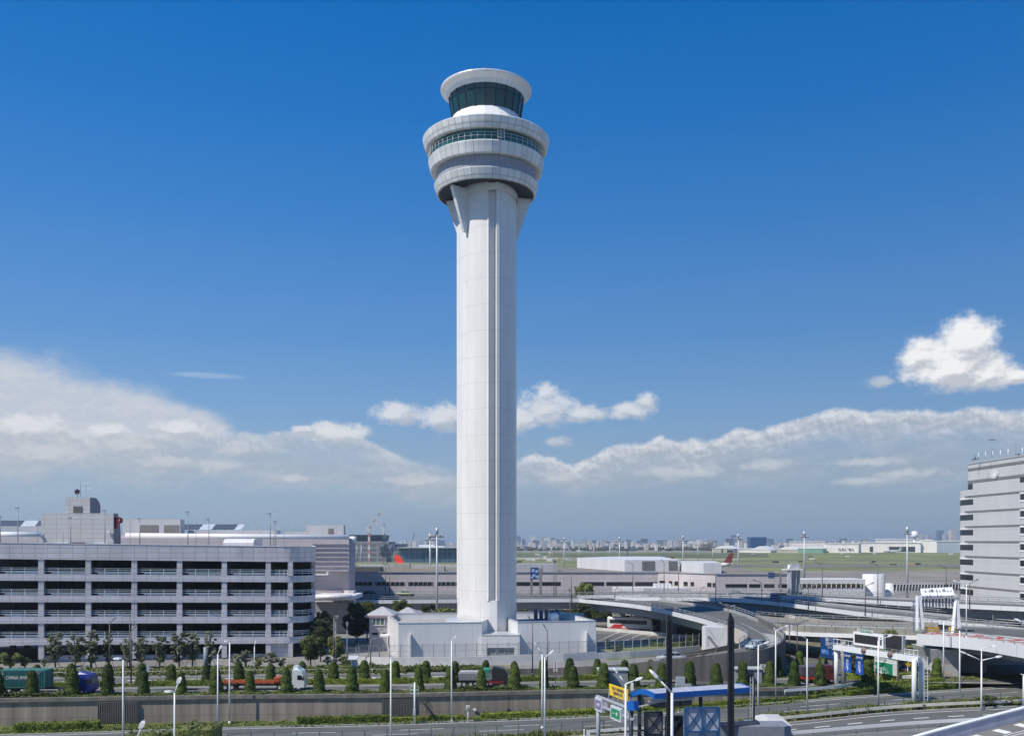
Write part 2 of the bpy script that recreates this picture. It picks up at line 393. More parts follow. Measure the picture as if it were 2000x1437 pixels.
base = bank(base, [(900,925),(1010,893),(1045,880),(1080,888),(1120,905),(1165,880),(1200,866),(1250,862),(1290,846),(1330,858),(1400,850),(1440,832),(1480,836),(1540,818),(1600,802),(1640,794),(1700,802),(1790,790),(1850,797),(1900,789),(1960,801),(2010,796),(2100,800)], 82, 20, (.84,.84,.86), (.44,.48,.54), .84, 30, (-60, 60))
base = layer(base, [(1330,925,95,18),(1500,910,58,16),(1690,903,80,12),(1780,927,70,16),(1095,935,60,16),(1700,940,70,10),(435,912,75,18),(570,935,50,12),(820,940,100,18),(1090,862,38,15),(1722,748,38,14),(100,888,110,28),(250,868,70,22),(480,880,80,20),(330,905,80,18)], 1.5, .7, (.64,.66,.69), (.44,.49,.56), .62, nt_, .0, True)
base = layer(base, [(58,832,80,30),(215,843,42,20),(350,838,66,20),(665,845,75,26),(590,838,30,12)], 1.2, .55, (.78,.79,.82), (.5,.54,.6), .8, nt_, .0, True)
base = layer(base, [(775,806,58,30),(860,815,60,38),(1010,820,70,34),(1065,798,72,50),(1066,766,30,28),(1140,808,62,22),(1235,802,62,22),(1262,786,28,24)], 1.3, .7, (.76,.78,.81), (.5,.54,.61), .86, nt_, .0, True)
base = layer(base, [(1858,712,100,54),(1888,664,62,52),(1808,694,56,40),(1930,728,66,36),(1985,735,40,18)], .85, .5, (.93,.93,.93), (.55,.575,.63), .97, nt_, -.04, True)
bg = N('ShaderNodeBackground'); L.new(base, bg.inputs['Color']); bg.inputs['Strength'].default_value = 1.0
out = N('ShaderNodeOutputWorld'); L.new(bg.outputs[0], out.inputs[0])
# ---------------------------------------------------------------- control tower
TX, TY_, = -5.2, 191.0
TW = PM('tower_panels', (.76, .75, .725), 2.3, 5.1, .024, .6, .32, (0, 0), .015, .07)
TWL = PM('tower_ring_panels', (.70, .71, .70), 1.55, 9, .05, .42, .3, (0, 0), .1, .1)
TWS = PM('soffit_panels', (.62, .64, .65), 1.3, 9, .03, .6, .35, (0, 0), .04, .05)
CABG = GL('cab_glass', (.01, .045, .045), .06, .7)
GRG = GL('green_glass', (.03, .13, .12), .12, .7)
LOUV = PM('louvre_panels', (.33, .34, .39), 1.3, .35, .03, .6, .4, (0, 0), .06, .05)
tw = T('control_tower', 'tall white airport control tower with stacked ring floors and glazed cab', 'control tower', (TX, TY_, 0))
# shaft plan: three shallow arcs meeting at blunt corners
RV, RM = 6.75, 5.45
def arc(a0, a1, n=18):
    am = (a0+a1)/2; p0 = Vector((math.sin(a0), -math.cos(a0)))*RV; p1 = Vector((math.sin(a1), -math.cos(a1)))*RV
    c = (p1-p0).length; s = RM - RV*math.cos((a1-a0)/2); Ra = (c*c/4+s*s)/(2*s); dm = Vector((math.sin(am), -math.cos(am)))
    ctr = dm*(RM-Ra); h = math.asin(c/2/Ra)
    return [ctr + Vector((math.sin(am+h*(2*k/n-1)), -math.cos(am+h*(2*k/n-1))))*Ra for k in range(n+1)]
OX = .55
def plan(groove):
    pts = []
    for i, a in enumerate((15, 135, 255)):
        A = arc(R(a), R(a+120)); e = Vector((math.sin(R(a)), -math.cos(R(a)))); tt = Vector((math.cos(R(a)), math.sin(R(a))))
        if groove:
            V0 = e*RV
            seg = [V0 - tt*1.6 - e*.52, V0 - tt*1.5 - e*1.35, V0 - tt*.08 - e*1.35, V0 - tt*.04 - e*.08, V0 + tt*.5 - e*.1, V0 + tt*.62 - e*.42]
            pts += seg + [p for p in A[2:-3]]
        else: pts += A[:-1]
    return [(p.x + OX, p.y) for p in pts]
b = B()
zs = [0, 8.6]
def shaft(b, P, z0, z1):
    n = len(P); i = len(b.v); u = 0; us = []
    for k in range(n+1):
        p = P[k % n]; 
        if k: u += (Vector(P[k % n])-Vector(P[k-1])).length
        us.append(u)
    for z in (z0, z1):
        for k in range(n+1):
            p = P[k % n]; b.v.append((TX+p[0], TY_+p[1], z)); b.uv[len(b.v)-1] = (us[k], z)
    for k in range(n): b.f.append((i+k, i+k+1, i+n+1+k+1, i+n+1+k)); b.m.append(0); b.s.append(False)
PL, PU = plan(False), plan(True)
shaft(b, PL, 0, 8.4); shaft(b, PU, 8.4, 91)
b.face([(TX+p[0], TY_+p[1], 8.4) for p in PL], 0)
b.build('shaft', TW, tw, recalc=True)
def ring(name, prof, mat, n=48, sm=True):
    b = B(); b.lathe(prof, n, TX, TY_, 0, sm); return b.build(name, mat, tw)
NR = 52
ring('lower_ring', [(9.45, 89.38), (9.9, 89.45), (10.2, 90.2), (10.53, 91.3), (10.3, 91.5), (9.7, 91.5)], TWL, NR, False)
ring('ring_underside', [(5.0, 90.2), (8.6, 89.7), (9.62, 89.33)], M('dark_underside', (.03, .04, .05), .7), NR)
ring('louvre_band', [(9.98, 91.4), (10.0, 94.1)], LOUV, NR)
ring('middle_ring', [(9.9, 93.95), (10.9, 93.75), (11.2, 93.9), (11.45, 95.0), (11.7, 95.9), (11.55, 96.1), (11.0, 96.15)], TWL, NR, False)
ring('gallery_glass', [(11.1, 96.1), (11.12, 98.5)], GRG, NR, False)
ring('upper_ring', [(11.0, 98.3), (11.9, 98.15), (12.2, 98.3), (12.55, 99.3), (12.78, 100.25), (12.6, 100.45), (8.4, 101.2)], TWL, NR, False)
ring('cab_base', [(8.9, 101.0), (8.3, 102.3), (7.3, 103.9), (6.85, 104.7)], PM('cab_base_panels', (.8, .8, .8), 1.55, 9, .02, .75, .3, (0, 0), .06, .04), 34, False)
gl = ring('cab_glass', [(6.85, 104.6), (7.55, 108.9)], CABG, 22, False)
b = B()
for k in range(22):
    a = 2*math.pi*k/22; s0, c0 = math.sin(a), -math.cos(a)
    b.beam((TX+s0*6.9, TY_+c0*6.9, 104.6), (TX+s0*7.6, TY_+c0*7.6, 108.9), .14, .14)
for r, z in ((7.42, 107.85), (6.92, 104.8)):
    for k in range(22):
        a, c = 2*math.pi*k/22, 2*math.pi*(k+1)/22
        b.beam((TX+math.sin(a)*r, TY_-math.cos(a)*r, z), (TX+math.sin(c)*r, TY_-math.cos(c)*r, z), .1, .12)
b.build('mullions', M('dark_mullion', (.02, .03, .035), .4), tw)
ring('cab_roof', [(7.4, 108.85), (7.75, 108.8), (8.05, 109.6), (9.1, 110.2), (9.2, 110.45), (9.15, 110.65), (8.9, 110.75), (6.5, 111.3), (0.05, 111.7)], PM('roof_panels', (.7, .71, .71), 1.3, 9, .03, .65, .35, (0, 0), .04, .04), 44, False)
b = B(); b.tube((TX-.3, TY_-6, 111), (TX-.3, TY_-6, 112.4), .05, .04, 6); b.tube((TX-.3, TY_-3, 111), (TX-.3, TY_-3, 113.4), .05, .03, 6); b.build('antenna', LG, tw)
# gallery railing and cage ladder
b = B()
for k in range(56):
    a = 2*math.pi*k/56; x, y = TX+math.sin(a)*11.55, TY_-math.cos(a)*11.55
    b.tube((x, y, 96.1), (x, y, 97.5), .035, .035, 4)
for z in (96.9, 97.5):
    for k in range(56):
        a, c = 2*math.pi*k/56, 2*math.pi*(k+1)/56
        b.tube((TX+math.sin(a)*11.55, TY_-math.cos(a)*11.55, z), (TX+math.sin(c)*11.55, TY_-math.cos(c)*11.55, z), .03, .03, 4, 0, False)
b.build('gallery_railing', WS, tw)
b = B()
for s in (12.2, 15.2, 18.6):
    a = R(s)
    x, y = TX+math.sin(a)*11.75, TY_-math.cos(a)*11.75
    b.tube((x, y, 96.1), (x, y, 98.6), .06, .06, 5)
for z in (96.5, 97.1, 97.7, 98.3):
    for s in (12.2, 15.2):
        a, c = R(s), R(s+3.2)
        b.tube((TX+math.sin(a)*11.75, TY_-math.cos(a)*11.75, z), (TX+math.sin(c)*11.75, TY_-math.cos(c)*11.75, z), .05, .05, 4)
b.build('maintenance_ladder', WS, tw)
b = B()
for s in (-72, -66):
    a = R(s); b.tube((TX+math.sin(a)*10.5, TY_-math.cos(a)*10.5, 100.5), (TX+math.sin(a)*10.5, TY_-math.cos(a)*10.5, 102.2), .05, .05, 5)
for z in (101.2, 102.2):
    b.tube((TX+math.sin(R(-72))*10.5, TY_-math.cos(R(-72))*10.5, z), (TX+math.sin(R(-66))*10.5, TY_-math.cos(R(-66))*10.5, z), .04, .04, 5)
b.build('roof_handrail', WS, tw)
# raking struts under the rings
for a in (-50, -112, 104, 168):
    b = B(); a = R(a); e = Vector((math.sin(a), -math.cos(a), 0)); s = Vector((math.cos(a), math.sin(a), 0)); c = Vector((TX+OX*.5, TY_, 0))
    def q(r, o, z): return c + e*r + s*o + Vector((0, 0, z))
    b.hexa([q(5.3,-.3,81), q(6.1,-.3,81), q(6.1,.3,81), q(5.3,.3,81), q(5.0,-.45,89.5), q(9.1,-.45,89.5), q(9.1,.45,89.5), q(5.0,.45,89.5)])
    b.build('strut', PM('strut_panels', (.72, .73, .74), 4, 1.9, .03, .6, .4), tw)
# faceted crown band where the shaft meets the rings
b = B(); shaft(b, [((p[0]-OX)*1.045+OX, p[1]*1.045) for p in PL], 88.3, 89.7); b.build('shaft_collar', TW, tw)
# true distance of the tower: scale about eye height
KT = .885
for ch in list(tw.children):
    ch.data.transform(Matrix.Translation((0, 0, H*(1-KT))) @ Matrix.Diagonal((KT, KT, KT, 1)))
tw.location = (TX*KT, TY_*KT, 0); ROOT[tw] = Vector(tw.location)
# ---------------------------------------------------------------- tower base building
BW = PM('base_building_panels', (.72, .73, .73), 3.6, 3.1, .03, .75, .5, (.4, .15), .02, .06)
BWI = M('parapet_inner', (.66, .66, .64), .6, 0, .05, .4)
bb = T('tower_base_building', 'low white flat-roofed building wrapped round the foot of the tower', 'building', (-3, 168, 0))
ZB = 6.45
fl = Vector((XX(778,155.6), 155.6)); bl = Vector((XX(752.6,176.7), 176.7)); fr = Vector((XX(1164,160.6), 160.6)); brr = Vector((XX(1094,181.8), 181.8))
nl1 = Vector((XX(941,157.4), 157.4)); nl2 = Vector((XX(957,166.5), 166.5)); nr1 = Vector((XX(1011,158.4), 158.4)); nr2 = Vector((XX(987,166.5), 166.5))
b = B()
outl = [fl, nl1, nl2, nr2, nr1, fr, brr, bl]
b.prism([(p.x, p.y) for p in outl], 0, 5.3, 0, 1)
b.build('wall', [BW, M('flat_roof', (.36, .36, .36), .8, 0, .15, .3)], bb)
cen = sum(outl, Vector((0, 0)))/len(outl)
b = B()
P = [Vector((p.x, p.y, 5.3)) for p in outl] ; P.append(P[0].copy())
for i in range(8):
    a, c = P[i], P[i+1]; d = (c-a).normalized(); inn = Vector((-d.y, d.x, 0))*.3
    b.hexa([a, c, c+inn, a+inn, a+Vector((0,0,ZB-5.3)), c+Vector((0,0,ZB-5.3)), c+inn+Vector((0,0,ZB-5.3)), a+inn+Vector((0,0,ZB-5.3))])
b.build('parapet', [BW], bb)
b = B()
for i in range(8):
    a, c = P[i], P[i+1]; d = (c-a).normalized(); inn = Vector((-d.y, d.x, 0))
    z = Vector((0, 0, ZB-5.3+.003))
    a2, c2 = a - inn*.06, c - inn*.06
    b.hexa([a2+z, c2+z, c2+inn*.42+z, a2+inn*.42+z] + [p+z+Vector((0,0,.08)) for p in (a2, c2, c2+inn*.42, a2+inn*.42)])
b.build('coping', LG, bb)
# roof apron round the tower foot
b = B(); b.lathe([(7.3, 5.3), (7.3, 6.1), (7.2, 6.15), (5, 6.3)], 24, TX*KT, TY_*KT, 0, True, R(-100), R(-5)); b.build('tower_apron', LG, bb)
# entrance block
b = B(); ex0, ex1 = XX(940,156.7), XX(1015,156.7); y0 = 156.6
b.box(ex0, y0, 0, ex0+.9, y0+6, 4.37); b.box(ex1-.9, y0, 0, ex1, y0+6, 4.37); b.box(ex0+.9, y0, 2.35, ex1-.9, y0+6, 4.37); b.box(ex0-.05, y0-.05, 4.373, ex1+.05, y0+6, 4.47, 1)
b.build('entrance_block', [BW, LG], bb)
sh = B(); sh.box(ex0+.9, y0+.35, 0, ex1-.9, y0+.45, 2.35); so_ = sh.build('roller_shutter', PM('shutter_slats', (.28, .31, .33), 9, .12, .02, .6, .4), bb)
b = B()
for k in (1, 2): b.box(ex0+.9+(ex1-ex0-1.8)*k/3-.06, y0+.25, 0, ex0+.9+(ex1-ex0-1.8)*k/3+.06, y0+.35, 2.35)
b.build('shutter_post', LG, bb)
for px, dy in ((801.5, 155.8), (1144.5, 160.3)):
    b = B(); x = XX(px, dy); b.box(x-.12, dy-.8, 0, x+.14, dy+.3, 4.7); b.build('buttress_fin', WS, bb)
# roof plant
b = B()
for k, x in enumerate((7.3, 8.3, 9.3, 10.3, 11.2)):
    b.box(x-3.2, 176.8, 5.35, x-2.5, 178, 7.2 - .15*(k % 2))
b.build('roof_plant', [M('dark_plant', (.1, .12, .16), .5)], bb)
for px, y in ((1077, 171), (1084, 171.5)):
    b = B(); x = XX(px, y); b.lathe([(.05,5.3),(.7,5.3),(.7,6.6),(.4,7.0),(.05,7.05)], 14, x, y); b.build('roof_tank', W8, bb)
b = B(); b.box(10.6, 175.5, 5.31, 13.4, 177.4, 6.5); b.build('roof_cabinet', M('blue_grey_cabinet', (.3, .36, .42), .5), bb)
# ---------------------------------------------------------------- terrain and roads
ZL = [-3.4,-3.4,-3.4,-3.4,-3.0,-2.4,-1.8,-1.1,-.55,-.25,-.1]
WX = [(-120,114.5),(-64.9,120),(-38,122.7),(-18,123.7),(8.2,127),(24,128.2),(36,129.2),(50,131.6),(68,136),(100,146),(160,170)]
FX = [(-120,107.5),(-61.6,114),(-37.5,118.3),(-18.2,120.6),(8,123.7),(23.9,126.1),(35,127.2),(48.5,129),(67.5,132.6),(97,141),(158,164)]
NX = [(-120,98),(-61,104.7),(-37,109),(-18,111.3),(7,114.4),(21.5,116.4),(31.5,117.5),(50,120.5),(64.6,122),(95,129),(156,150)]
MX = [(-120,95),(-60.5,101.5),(-37,106),(-18,108.4),(7,111.2),(22,112.8),(33.4,113.4),(46.5,116.2),(60.6,117.1),(92,122),(154,140)]
KX = [(-120,88),(-60,94),(-36,98),(-17,100),(8,103),(22,104.3),(32,105.2),(46,107),(60,107.5),(90,111),(150,126)]
BX = [(-120,-40),(-60,-40),(-36,-40),(-17,-40),(8,-40),(22,-40),(32,-40),(46,-40),(60,-40),(90,-40),(150,-40)]
def line(T_, dz=0, n=6): return [p + Vector((0,0,dz)) for p in cat_rom([(x, y, z) for (x, y), z in zip(T_, ZL)], n)]
LW, LF, LN, LM, LK, LB = [line(t_) for t_ in (WX, FX, NX, MX, KX, BX)]
def lerpl(A, Bb, t): return [a.lerp(b_, t) for a, b_ in zip(A, Bb)]
def surf(name, L_, R_, mat, dz=0, kind='structure'):
    b = B(); b.ribbon(L_, R_, 0, dz); o = b.build(name, mat, None, recalc=False); return tag(o, kind=kind)
surf('verge', LF, LW, GRASS)
surf('road', LN, LF, ASP, .0)
surf('verge', LM, LN, SOIL)
surf('road', LK, LM, ASP)
surf('lower_ground', LB, LK, ASPL, -.02)
def tab(T_, x):
    for (a, b_), (c, d) in zip(T_, T_[1:]):
        if a <= x <= c: return b_ + (d-b_)*(x-a)/(c-a)
    return T_[0][1] if x < T_[0][0] else T_[-1][1]
def zlow(x):
    xs = [p[0] for p in WX]
    return tab(list(zip(xs, ZL)), x)
def dW(x): return tab(WX, x)
# markings of the lower carriageway
b = B()
def stripe(b, A, w, dz=.012):
    b.ribbon(A, [p + Vector((0,-w,0)) for p in A], 0, dz)
stripe(b, lerpl(LF, LN, .055), .18); stripe(b, lerpl(LF, LN, .95), .18)
def dashes(b, A, on, gap, w, start=0, dz=.012):
    for p, d in walk(A, on+gap, start):
        q = p + d*on; b.face([p+Vector((0,0,dz)), q+Vector((0,0,dz)), q+Vector((0,-w,dz)), p+Vector((0,-w,dz))])
A1, A2 = lerpl(LF, LN, .42), lerpl(LF, LN, .70)
dashes(b, A1, 5.5, 7.5, .17, 3); dashes(b, A2, 5.5, 7.5, .17, 0)
stripe(b, lerpl(LM, LK, .1), .18); stripe(b, lerpl(LM, LK, .72), .25)
dashes(b, lerpl(LM, LK, .42), 1.9, 2.3, .3, 1)
for k in range(8):     # hatched nose
    x = 47 + k*1.6; y = tab(MX, x) - .75; z = zlow(x)+.014
    b.face([(x, y, z), (x+.5, y, z), (x+1.6, y-1.1, z), (x+1.1, y-1.1, z)])
# speed-reducing bars round the bus stop entrance
for k in range(16):
    for t_ in (.12, .3, .52, .62, .84):
        if (k*7 + int(t_*100)) % 5 == 0: continue
        x = 18.5 + k*1.05; i = t_
        yF, yN = tab(FX, x), tab(NX, x); y = yF + (yN-yF)*i; z = zlow(x)+.016
        b.face([(x, y, z), (x+.75, y+.05, z), (x+.9, y-.18, z), (x+.15, y-.23, z)])
tag(b.build('road_marking', LINE, recalc=False), kind='structure')
rk = random.Random(3); bp_ = B()
for k in range(16):
    x = rk.uniform(-55, 75); t0 = rk.choice([.08, .45, .74]); w_ = rk.uniform(.12, .24); l_ = rk.uniform(2, 9); z = .007
    q = []
    for xx, tt_ in ((x, t0), (x+l_, t0), (x+l_, t0+w_), (x, t0+w_)):
        yF, yN = tab(FX, xx), tab(NX, xx); q.append((xx, yF+(yN-yF)*tt_, zlow(xx)+z))
    bp_.face(q)
for k in range(9):
    x = rk.uniform(-50, 40); y = dW(x)+rk.choice([3.3, 5.2]); l_ = rk.uniform(2, 7); bp_.face([(x,y,.027),(x+l_,y,.027),(x+l_,y+1.6,.027),(x,y+1.6,.027)])
for k in range(8):
    x = 22+k*4.3; y0, y1 = tab(MX, x)-.6, tab(KX, x)+1; bp_.face([(x,y0,zlow(x)+.008),(x+.12,y0,zlow(x)+.008),(x+1.0,y1,zlow(x)+.008),(x+.88,y1,zlow(x)+.008)])
tag(bp_.build('road_patch', ASPH('patch_asphalt', (.075, .078, .08)), recalc=False), kind='structure')
# kerb lines
b = B(); b.strip(LF, 0, .14, .2); b.strip(LM, 0, .14, .2); b.strip(LN, 0, .12, .2)
tag(b.build('kerb', CON), kind='structure')
# retaining wall
WP = [p for p in LW if p.x < 41]
WPt = [Vector((p.x, p.y, 0)) for p in WP]
RWM = PM('retaining_wall_concrete', (.335, .29, .24), 9.3, 2.35, .03, .6, .85, (2, .15), .05, .42, streak=1)
rw = T('retaining_wall', 'long grey weathered concrete retaining wall along the lower road', 'retaining wall', (0, 125, -3.4))
b = B()
for p, q in zip(WP, WP[1:]):
    b.hexa([p, q, q+Vector((0,.5,0)), p+Vector((0,.5,0)), (p.x,p.y,-.42), (q.x,q.y,-.42), (q.x,q.y+.5,-.42), (p.x,p.y+.5,-.42)])
b.build('wall', RWM, rw)
b = B()
for p, q in zip(WPt, WPt[1:]):
    z0, z1 = Vector((0,0,-.42)), Vector((0,0,.06)); f = Vector((0,-.22,0)); k = Vector((0,.5,0))
    b.hexa([p+f+z0, q+f+z0, q+k+z0, p+k+z0, p+f+z1, q+f+z1, q+k+z1, p+k+z1])
b.build('coping', M('dark_coping', (.2, .185, .16), .85, 0, .25, .8), rw)
for x0, x1, dzz in ((XX(194,121.4), XX(271,122), 1.15), (XX(747,123.8), XX(812,124.6), 1.2)):
    b = B(); n = 22
    y0, y1 = dW(x0)-.14, dW(x1)-.14
    for k in range(n+1):
        x = x0 + (x1-x0)*k/n; y = y0+(y1-y0)*k/n; b.box(x-.055, y-.12, -3.3, x+.055, y+.0, -.62)
    b.beam((x0, y0+.05, -.6), (x1, y1+.05, -.6), .1, .12); b.beam((x0, y0+.05, -3.25), (x1, y1+.05, -3.25), .1, .12)
    b.build('louvre_grille', M('louvre_bars', (.16, .155, .15), .6, .2), rw)
    b = B(); b.hexa([(x0,y0+.01,-3.3),(x1,y1+.01,-3.3),(x1,y1+.1,-3.3),(x0,y0+.1,-3.3),(x0,y0+.01,-.6),(x1,y1+.01,-.6),(x1,y1+.1,-.6),(x0,y0+.1,-.6)]); b.build('grille_recess', M('dark_recess', (.02,.02,.02), .8), rw)
# upper ground, one sheet to the horizon
UP = [Vector((p.x, p.y+.45, 0)) for p in LW if p.x < 39.5] + [Vector(p) for p in [(50,132.6,0),(62,136.8,0),(80,142.5,0),(110,153,0),(170,177,0)]]
UP = [Vector((-6000, 90, 0))] + UP + [Vector((6000, 1500, 0))]
far = [Vector((-9000 + 18000*i/(len(UP)-1), 14000, 0)) for i in range(len(UP))]
GROUND = M('ground_paving', (.24, .235, .225), .85, 0, .2, .06, .1, .3, 3)
surf('ground', UP, far, GROUND)
emb = [p for p in UP if 38 < p.x < 200]
emb_lo = [Vector((x, tab(WX, x), zlow(x))) for x in [p.x for p in emb]]
surf('embankment', emb_lo, emb, GRASS, .02)
def offW(d, x0, x1, n=40, z=0.0):
    return [Vector((x0+(x1-x0)*k/n, dW(x0+(x1-x0)*k/n)+d, z)) for k in range(n+1)]
surf('grass_strip', offW(.3,-140,39), offW(2.7,-140,39), GRASS, .03)
surf('upper_road', offW(2.7,-140,60), offW(7.4,-140,60), ASP, .02)
surf('median_grass', offW(7.4,-140,64), offW(11.2,-140,64), GRASS, .05)
surf('upper_road', offW(11.2,-140,8), offW(18.6,-140,8), ASP, .02)
surf('garage_verge', offW(18.6,-140,-30), offW(26,-140,-30), GRASS, .05)
surf('garage_verge', offW(18.6,-30,-16), offW(24,-30,-16), GRASS, .05)
b = B()
for d in (3.1, 7.1): stripe(b, offW(d, -140, 60), .15, .03)
stripe(b, offW(18.1, -140, 2), .16, .032); stripe(b, offW(11.7, -140, 2), .15, .032)
for k in range(34):
    x = -72 + k*1.9
    if k % 5 == 3 or -34 < x < -29: continue
    y = dW(x) + 14.9; b.face([(x, y, .034), (x+1.35, y, .034), (x+1.0, y-.55, .034), (x-.35, y-.55, .034)])
for x0, x1, d in ((-50,-34,15.6), (-31,-16,15.3), (-15,-6,15.5)):
    b.face([(x0, dW(x0)+d, .036), (x1, dW(x1)+d, .036), (x1, dW(x1)+d-.35, .036), (x0, dW(x0)+d-.35, .036)])
tag(b.build('road_marking', LINE, recalc=False), kind='structure')
b = B()
for d, x0, x1 in ((7.4,-140,62), (11.2,-140,2), (18.6,-140,-2), (2.7,-140,39)): b.strip(offW(d, x0, x1), 0, .16, .2)
tag(b.build('kerb', CON), kind='structure')
# curved feeder road and verges at the right, below the flyovers
def poly(name, pts, mat, z, kind='structure'):
    b = B(); b.face([(p[0], p[1], z) for p in pts]); return tag(b.build(name, mat, recalc=False), kind=kind)
def GP(L_, z=0): return [G(x, y, z) for x, y in L_]
fr1 = cat_rom([G(1534,1272), G(1600,1279), G(1660,1288), G(1740,1302), G(1830,1312), G(1960,1318), G(2150,1322)], 5)
fr2 = cat_rom([G(1534,1297), G(1585,1303), G(1620,1322), G(1700,1332), G(1800,1334), G(1960,1336), G(2150,1338)], 5)
surf('feeder_road', fr2, fr1, ASP, .06)
poly('grass_island', GP([(1542,1322),(1536,1305),(1570,1312),(1590,1326),(1570,1332)]), GRASS, .07)
poly('grass_island', GP([(1640,1326),(1650,1300),(1700,1302),(1780,1310),(1790,1322),(1700,1330)]), M('lawn', (.13,.19,.03), .9, 0, .3, .7, .2, .2, 9), .075)
poly('grass_island', GP([(1536,1250),(1700,1262),(1800,1280),(1700,1290),(1600,1277),(1536,1270)]), SOIL, .05)
b = B()
for k in range(16):
    p = fr2[3].lerp(fr1[3], .5)
for t_, (on, gap) in ((.93, (60, 1)), (.1, (60, 1))):
    A = lerpl(fr2, fr1, t_); b.ribbon(A, [p+Vector((0,-.2,0)) for p in A], 0, .075)
A = lerpl(fr2, fr1, .75)
for p, d in walk(A, 1.1):
    if p.x < 52: b.face([p+Vector((0,0,.078)), p+d*.45+Vector((0,0,.078)), p+d*.9+Vector((.4,-1.6,.078)), p+d*.45+Vector((.4,-1.6,.078))])
tag(b.build('road_marking', LINE, recalc=False), kind='structure')
# bus road and coach park behind the base building
poly('coach_park', GP([(1120,1262),(1100,1226),(1180,1219),(1330,1226),(1372,1240),(1350,1256),(1240,1266)]), ASP, .05)
poly('bus_road', [(-10,222),(-10,206),(22,203),(34,194),(44,186),(60,186),(60,212)], ASPL, .055)
poly('lawn', GP([(1166,1285),(1180,1262),(1380,1250),(1400,1262),(1330,1277),(1200,1288)]), M('pale_lawn', (.2,.23,.1), .9, 0, .3, .5, .2, .2, 9), .06)
b = B()
for k in range(7):
    p = G(1168+k*26, 1252-k*.4); q = G(1212+k*27, 1233+k*.3)
    b.beam(p+Vector((0,0,.07)), q+Vector((0,0,.07)), .16, .02)
tag(b.build('bay_marking', LINE, recalc=False), kind='structure')
b = B(); A = cat_rom([Vector((XX(1163,212),212,0)), Vector((XX(1235,205),205,0)), Vector((XX(1300,199),199,0)), Vector((XX(1362,192),192,0))], 5)
b.strip(A, 0, .7, .35); tag(b.build('low_parapet', CONW), 'low pale concrete parapet curving between coach and coach park', 'wall')
poly('planting_bed', GP([(560,1319),(560,1299),(700,1301),(860,1301),(1000,1299),(1000,1308),(860,1313),(720,1318)]), SOIL, .06)
# airfield
AG = M('airfield_grass', (.20, .225, .095), .95, 0, .35, .012, 0, .2)
AG2 = M('airfield_grass_dark', (.13, .15, .085), .95, 0, .3, .008, 0, .2)
TAXI = M('taxiway_asphalt', (.17, .165, .155), .9, 0, .2, .02)
BEI = M('apron_concrete', (.40, .37, .30), .9, 0, .15, .015)
def band(name, y0, y1, xL, xR, mat, z, y0b=None, y1b=None):
    # y0 nearer row, y1 farther row (rows at xL; b at xR)
    y0b = y0 if y0b is None else y0b; y1b = y1 if y1b is None else y1b
    n = 10; Lo = [G(xL+(xR-xL)*k/n, y0+(y0b-y0)*k/n, z) for k in range(n+1)]; Hi = [G(xL+(xR-xL)*k/n, y1+(y1b-y1)*k/n, z) for k in range(n+1)]
    surf(name, Lo, Hi, mat)
band('airfield_grass', 1113, 1078, 1000, 2500, AG, .05)
band('airfield_grass', 1108, 1093, 200, 1010, AG, .05)
band('apron', 1096.5, 1086, 200, 1010, BEI, .09)
band('taxiway', 1099, 1097.2, 200, 1010, TAXI, .1)
band('taxiway', 1095.5, 1094, 1440, 2500, TAXI, .1, 1096.5, 1094.5)
band('taxiway', 1107.5, 1102.0, 1420, 2500, TAXI, .12, 1105.5, 1100)
band('taxiway', 1091.5, 1088.5, 1000, 1440, BEI, .12, 1093.5, 1091)
band('airfield_grass', 1116.5, 1109.5, 1400, 1700, AG, .14, 1113, 1109)
band('apron', 1175, 1114.5, 1400, 2500, M('worn_apron', (.25,.23,.2), .9, 0, .25, .03), .1, 1175, 1110.5)
band('airfield_grass', 1112.0, 1109.0, 1640, 1900, AG, .13, 1109, 1107)
band('airfield_grass', 1088, 1080, 1000, 1500, AG2, .15)
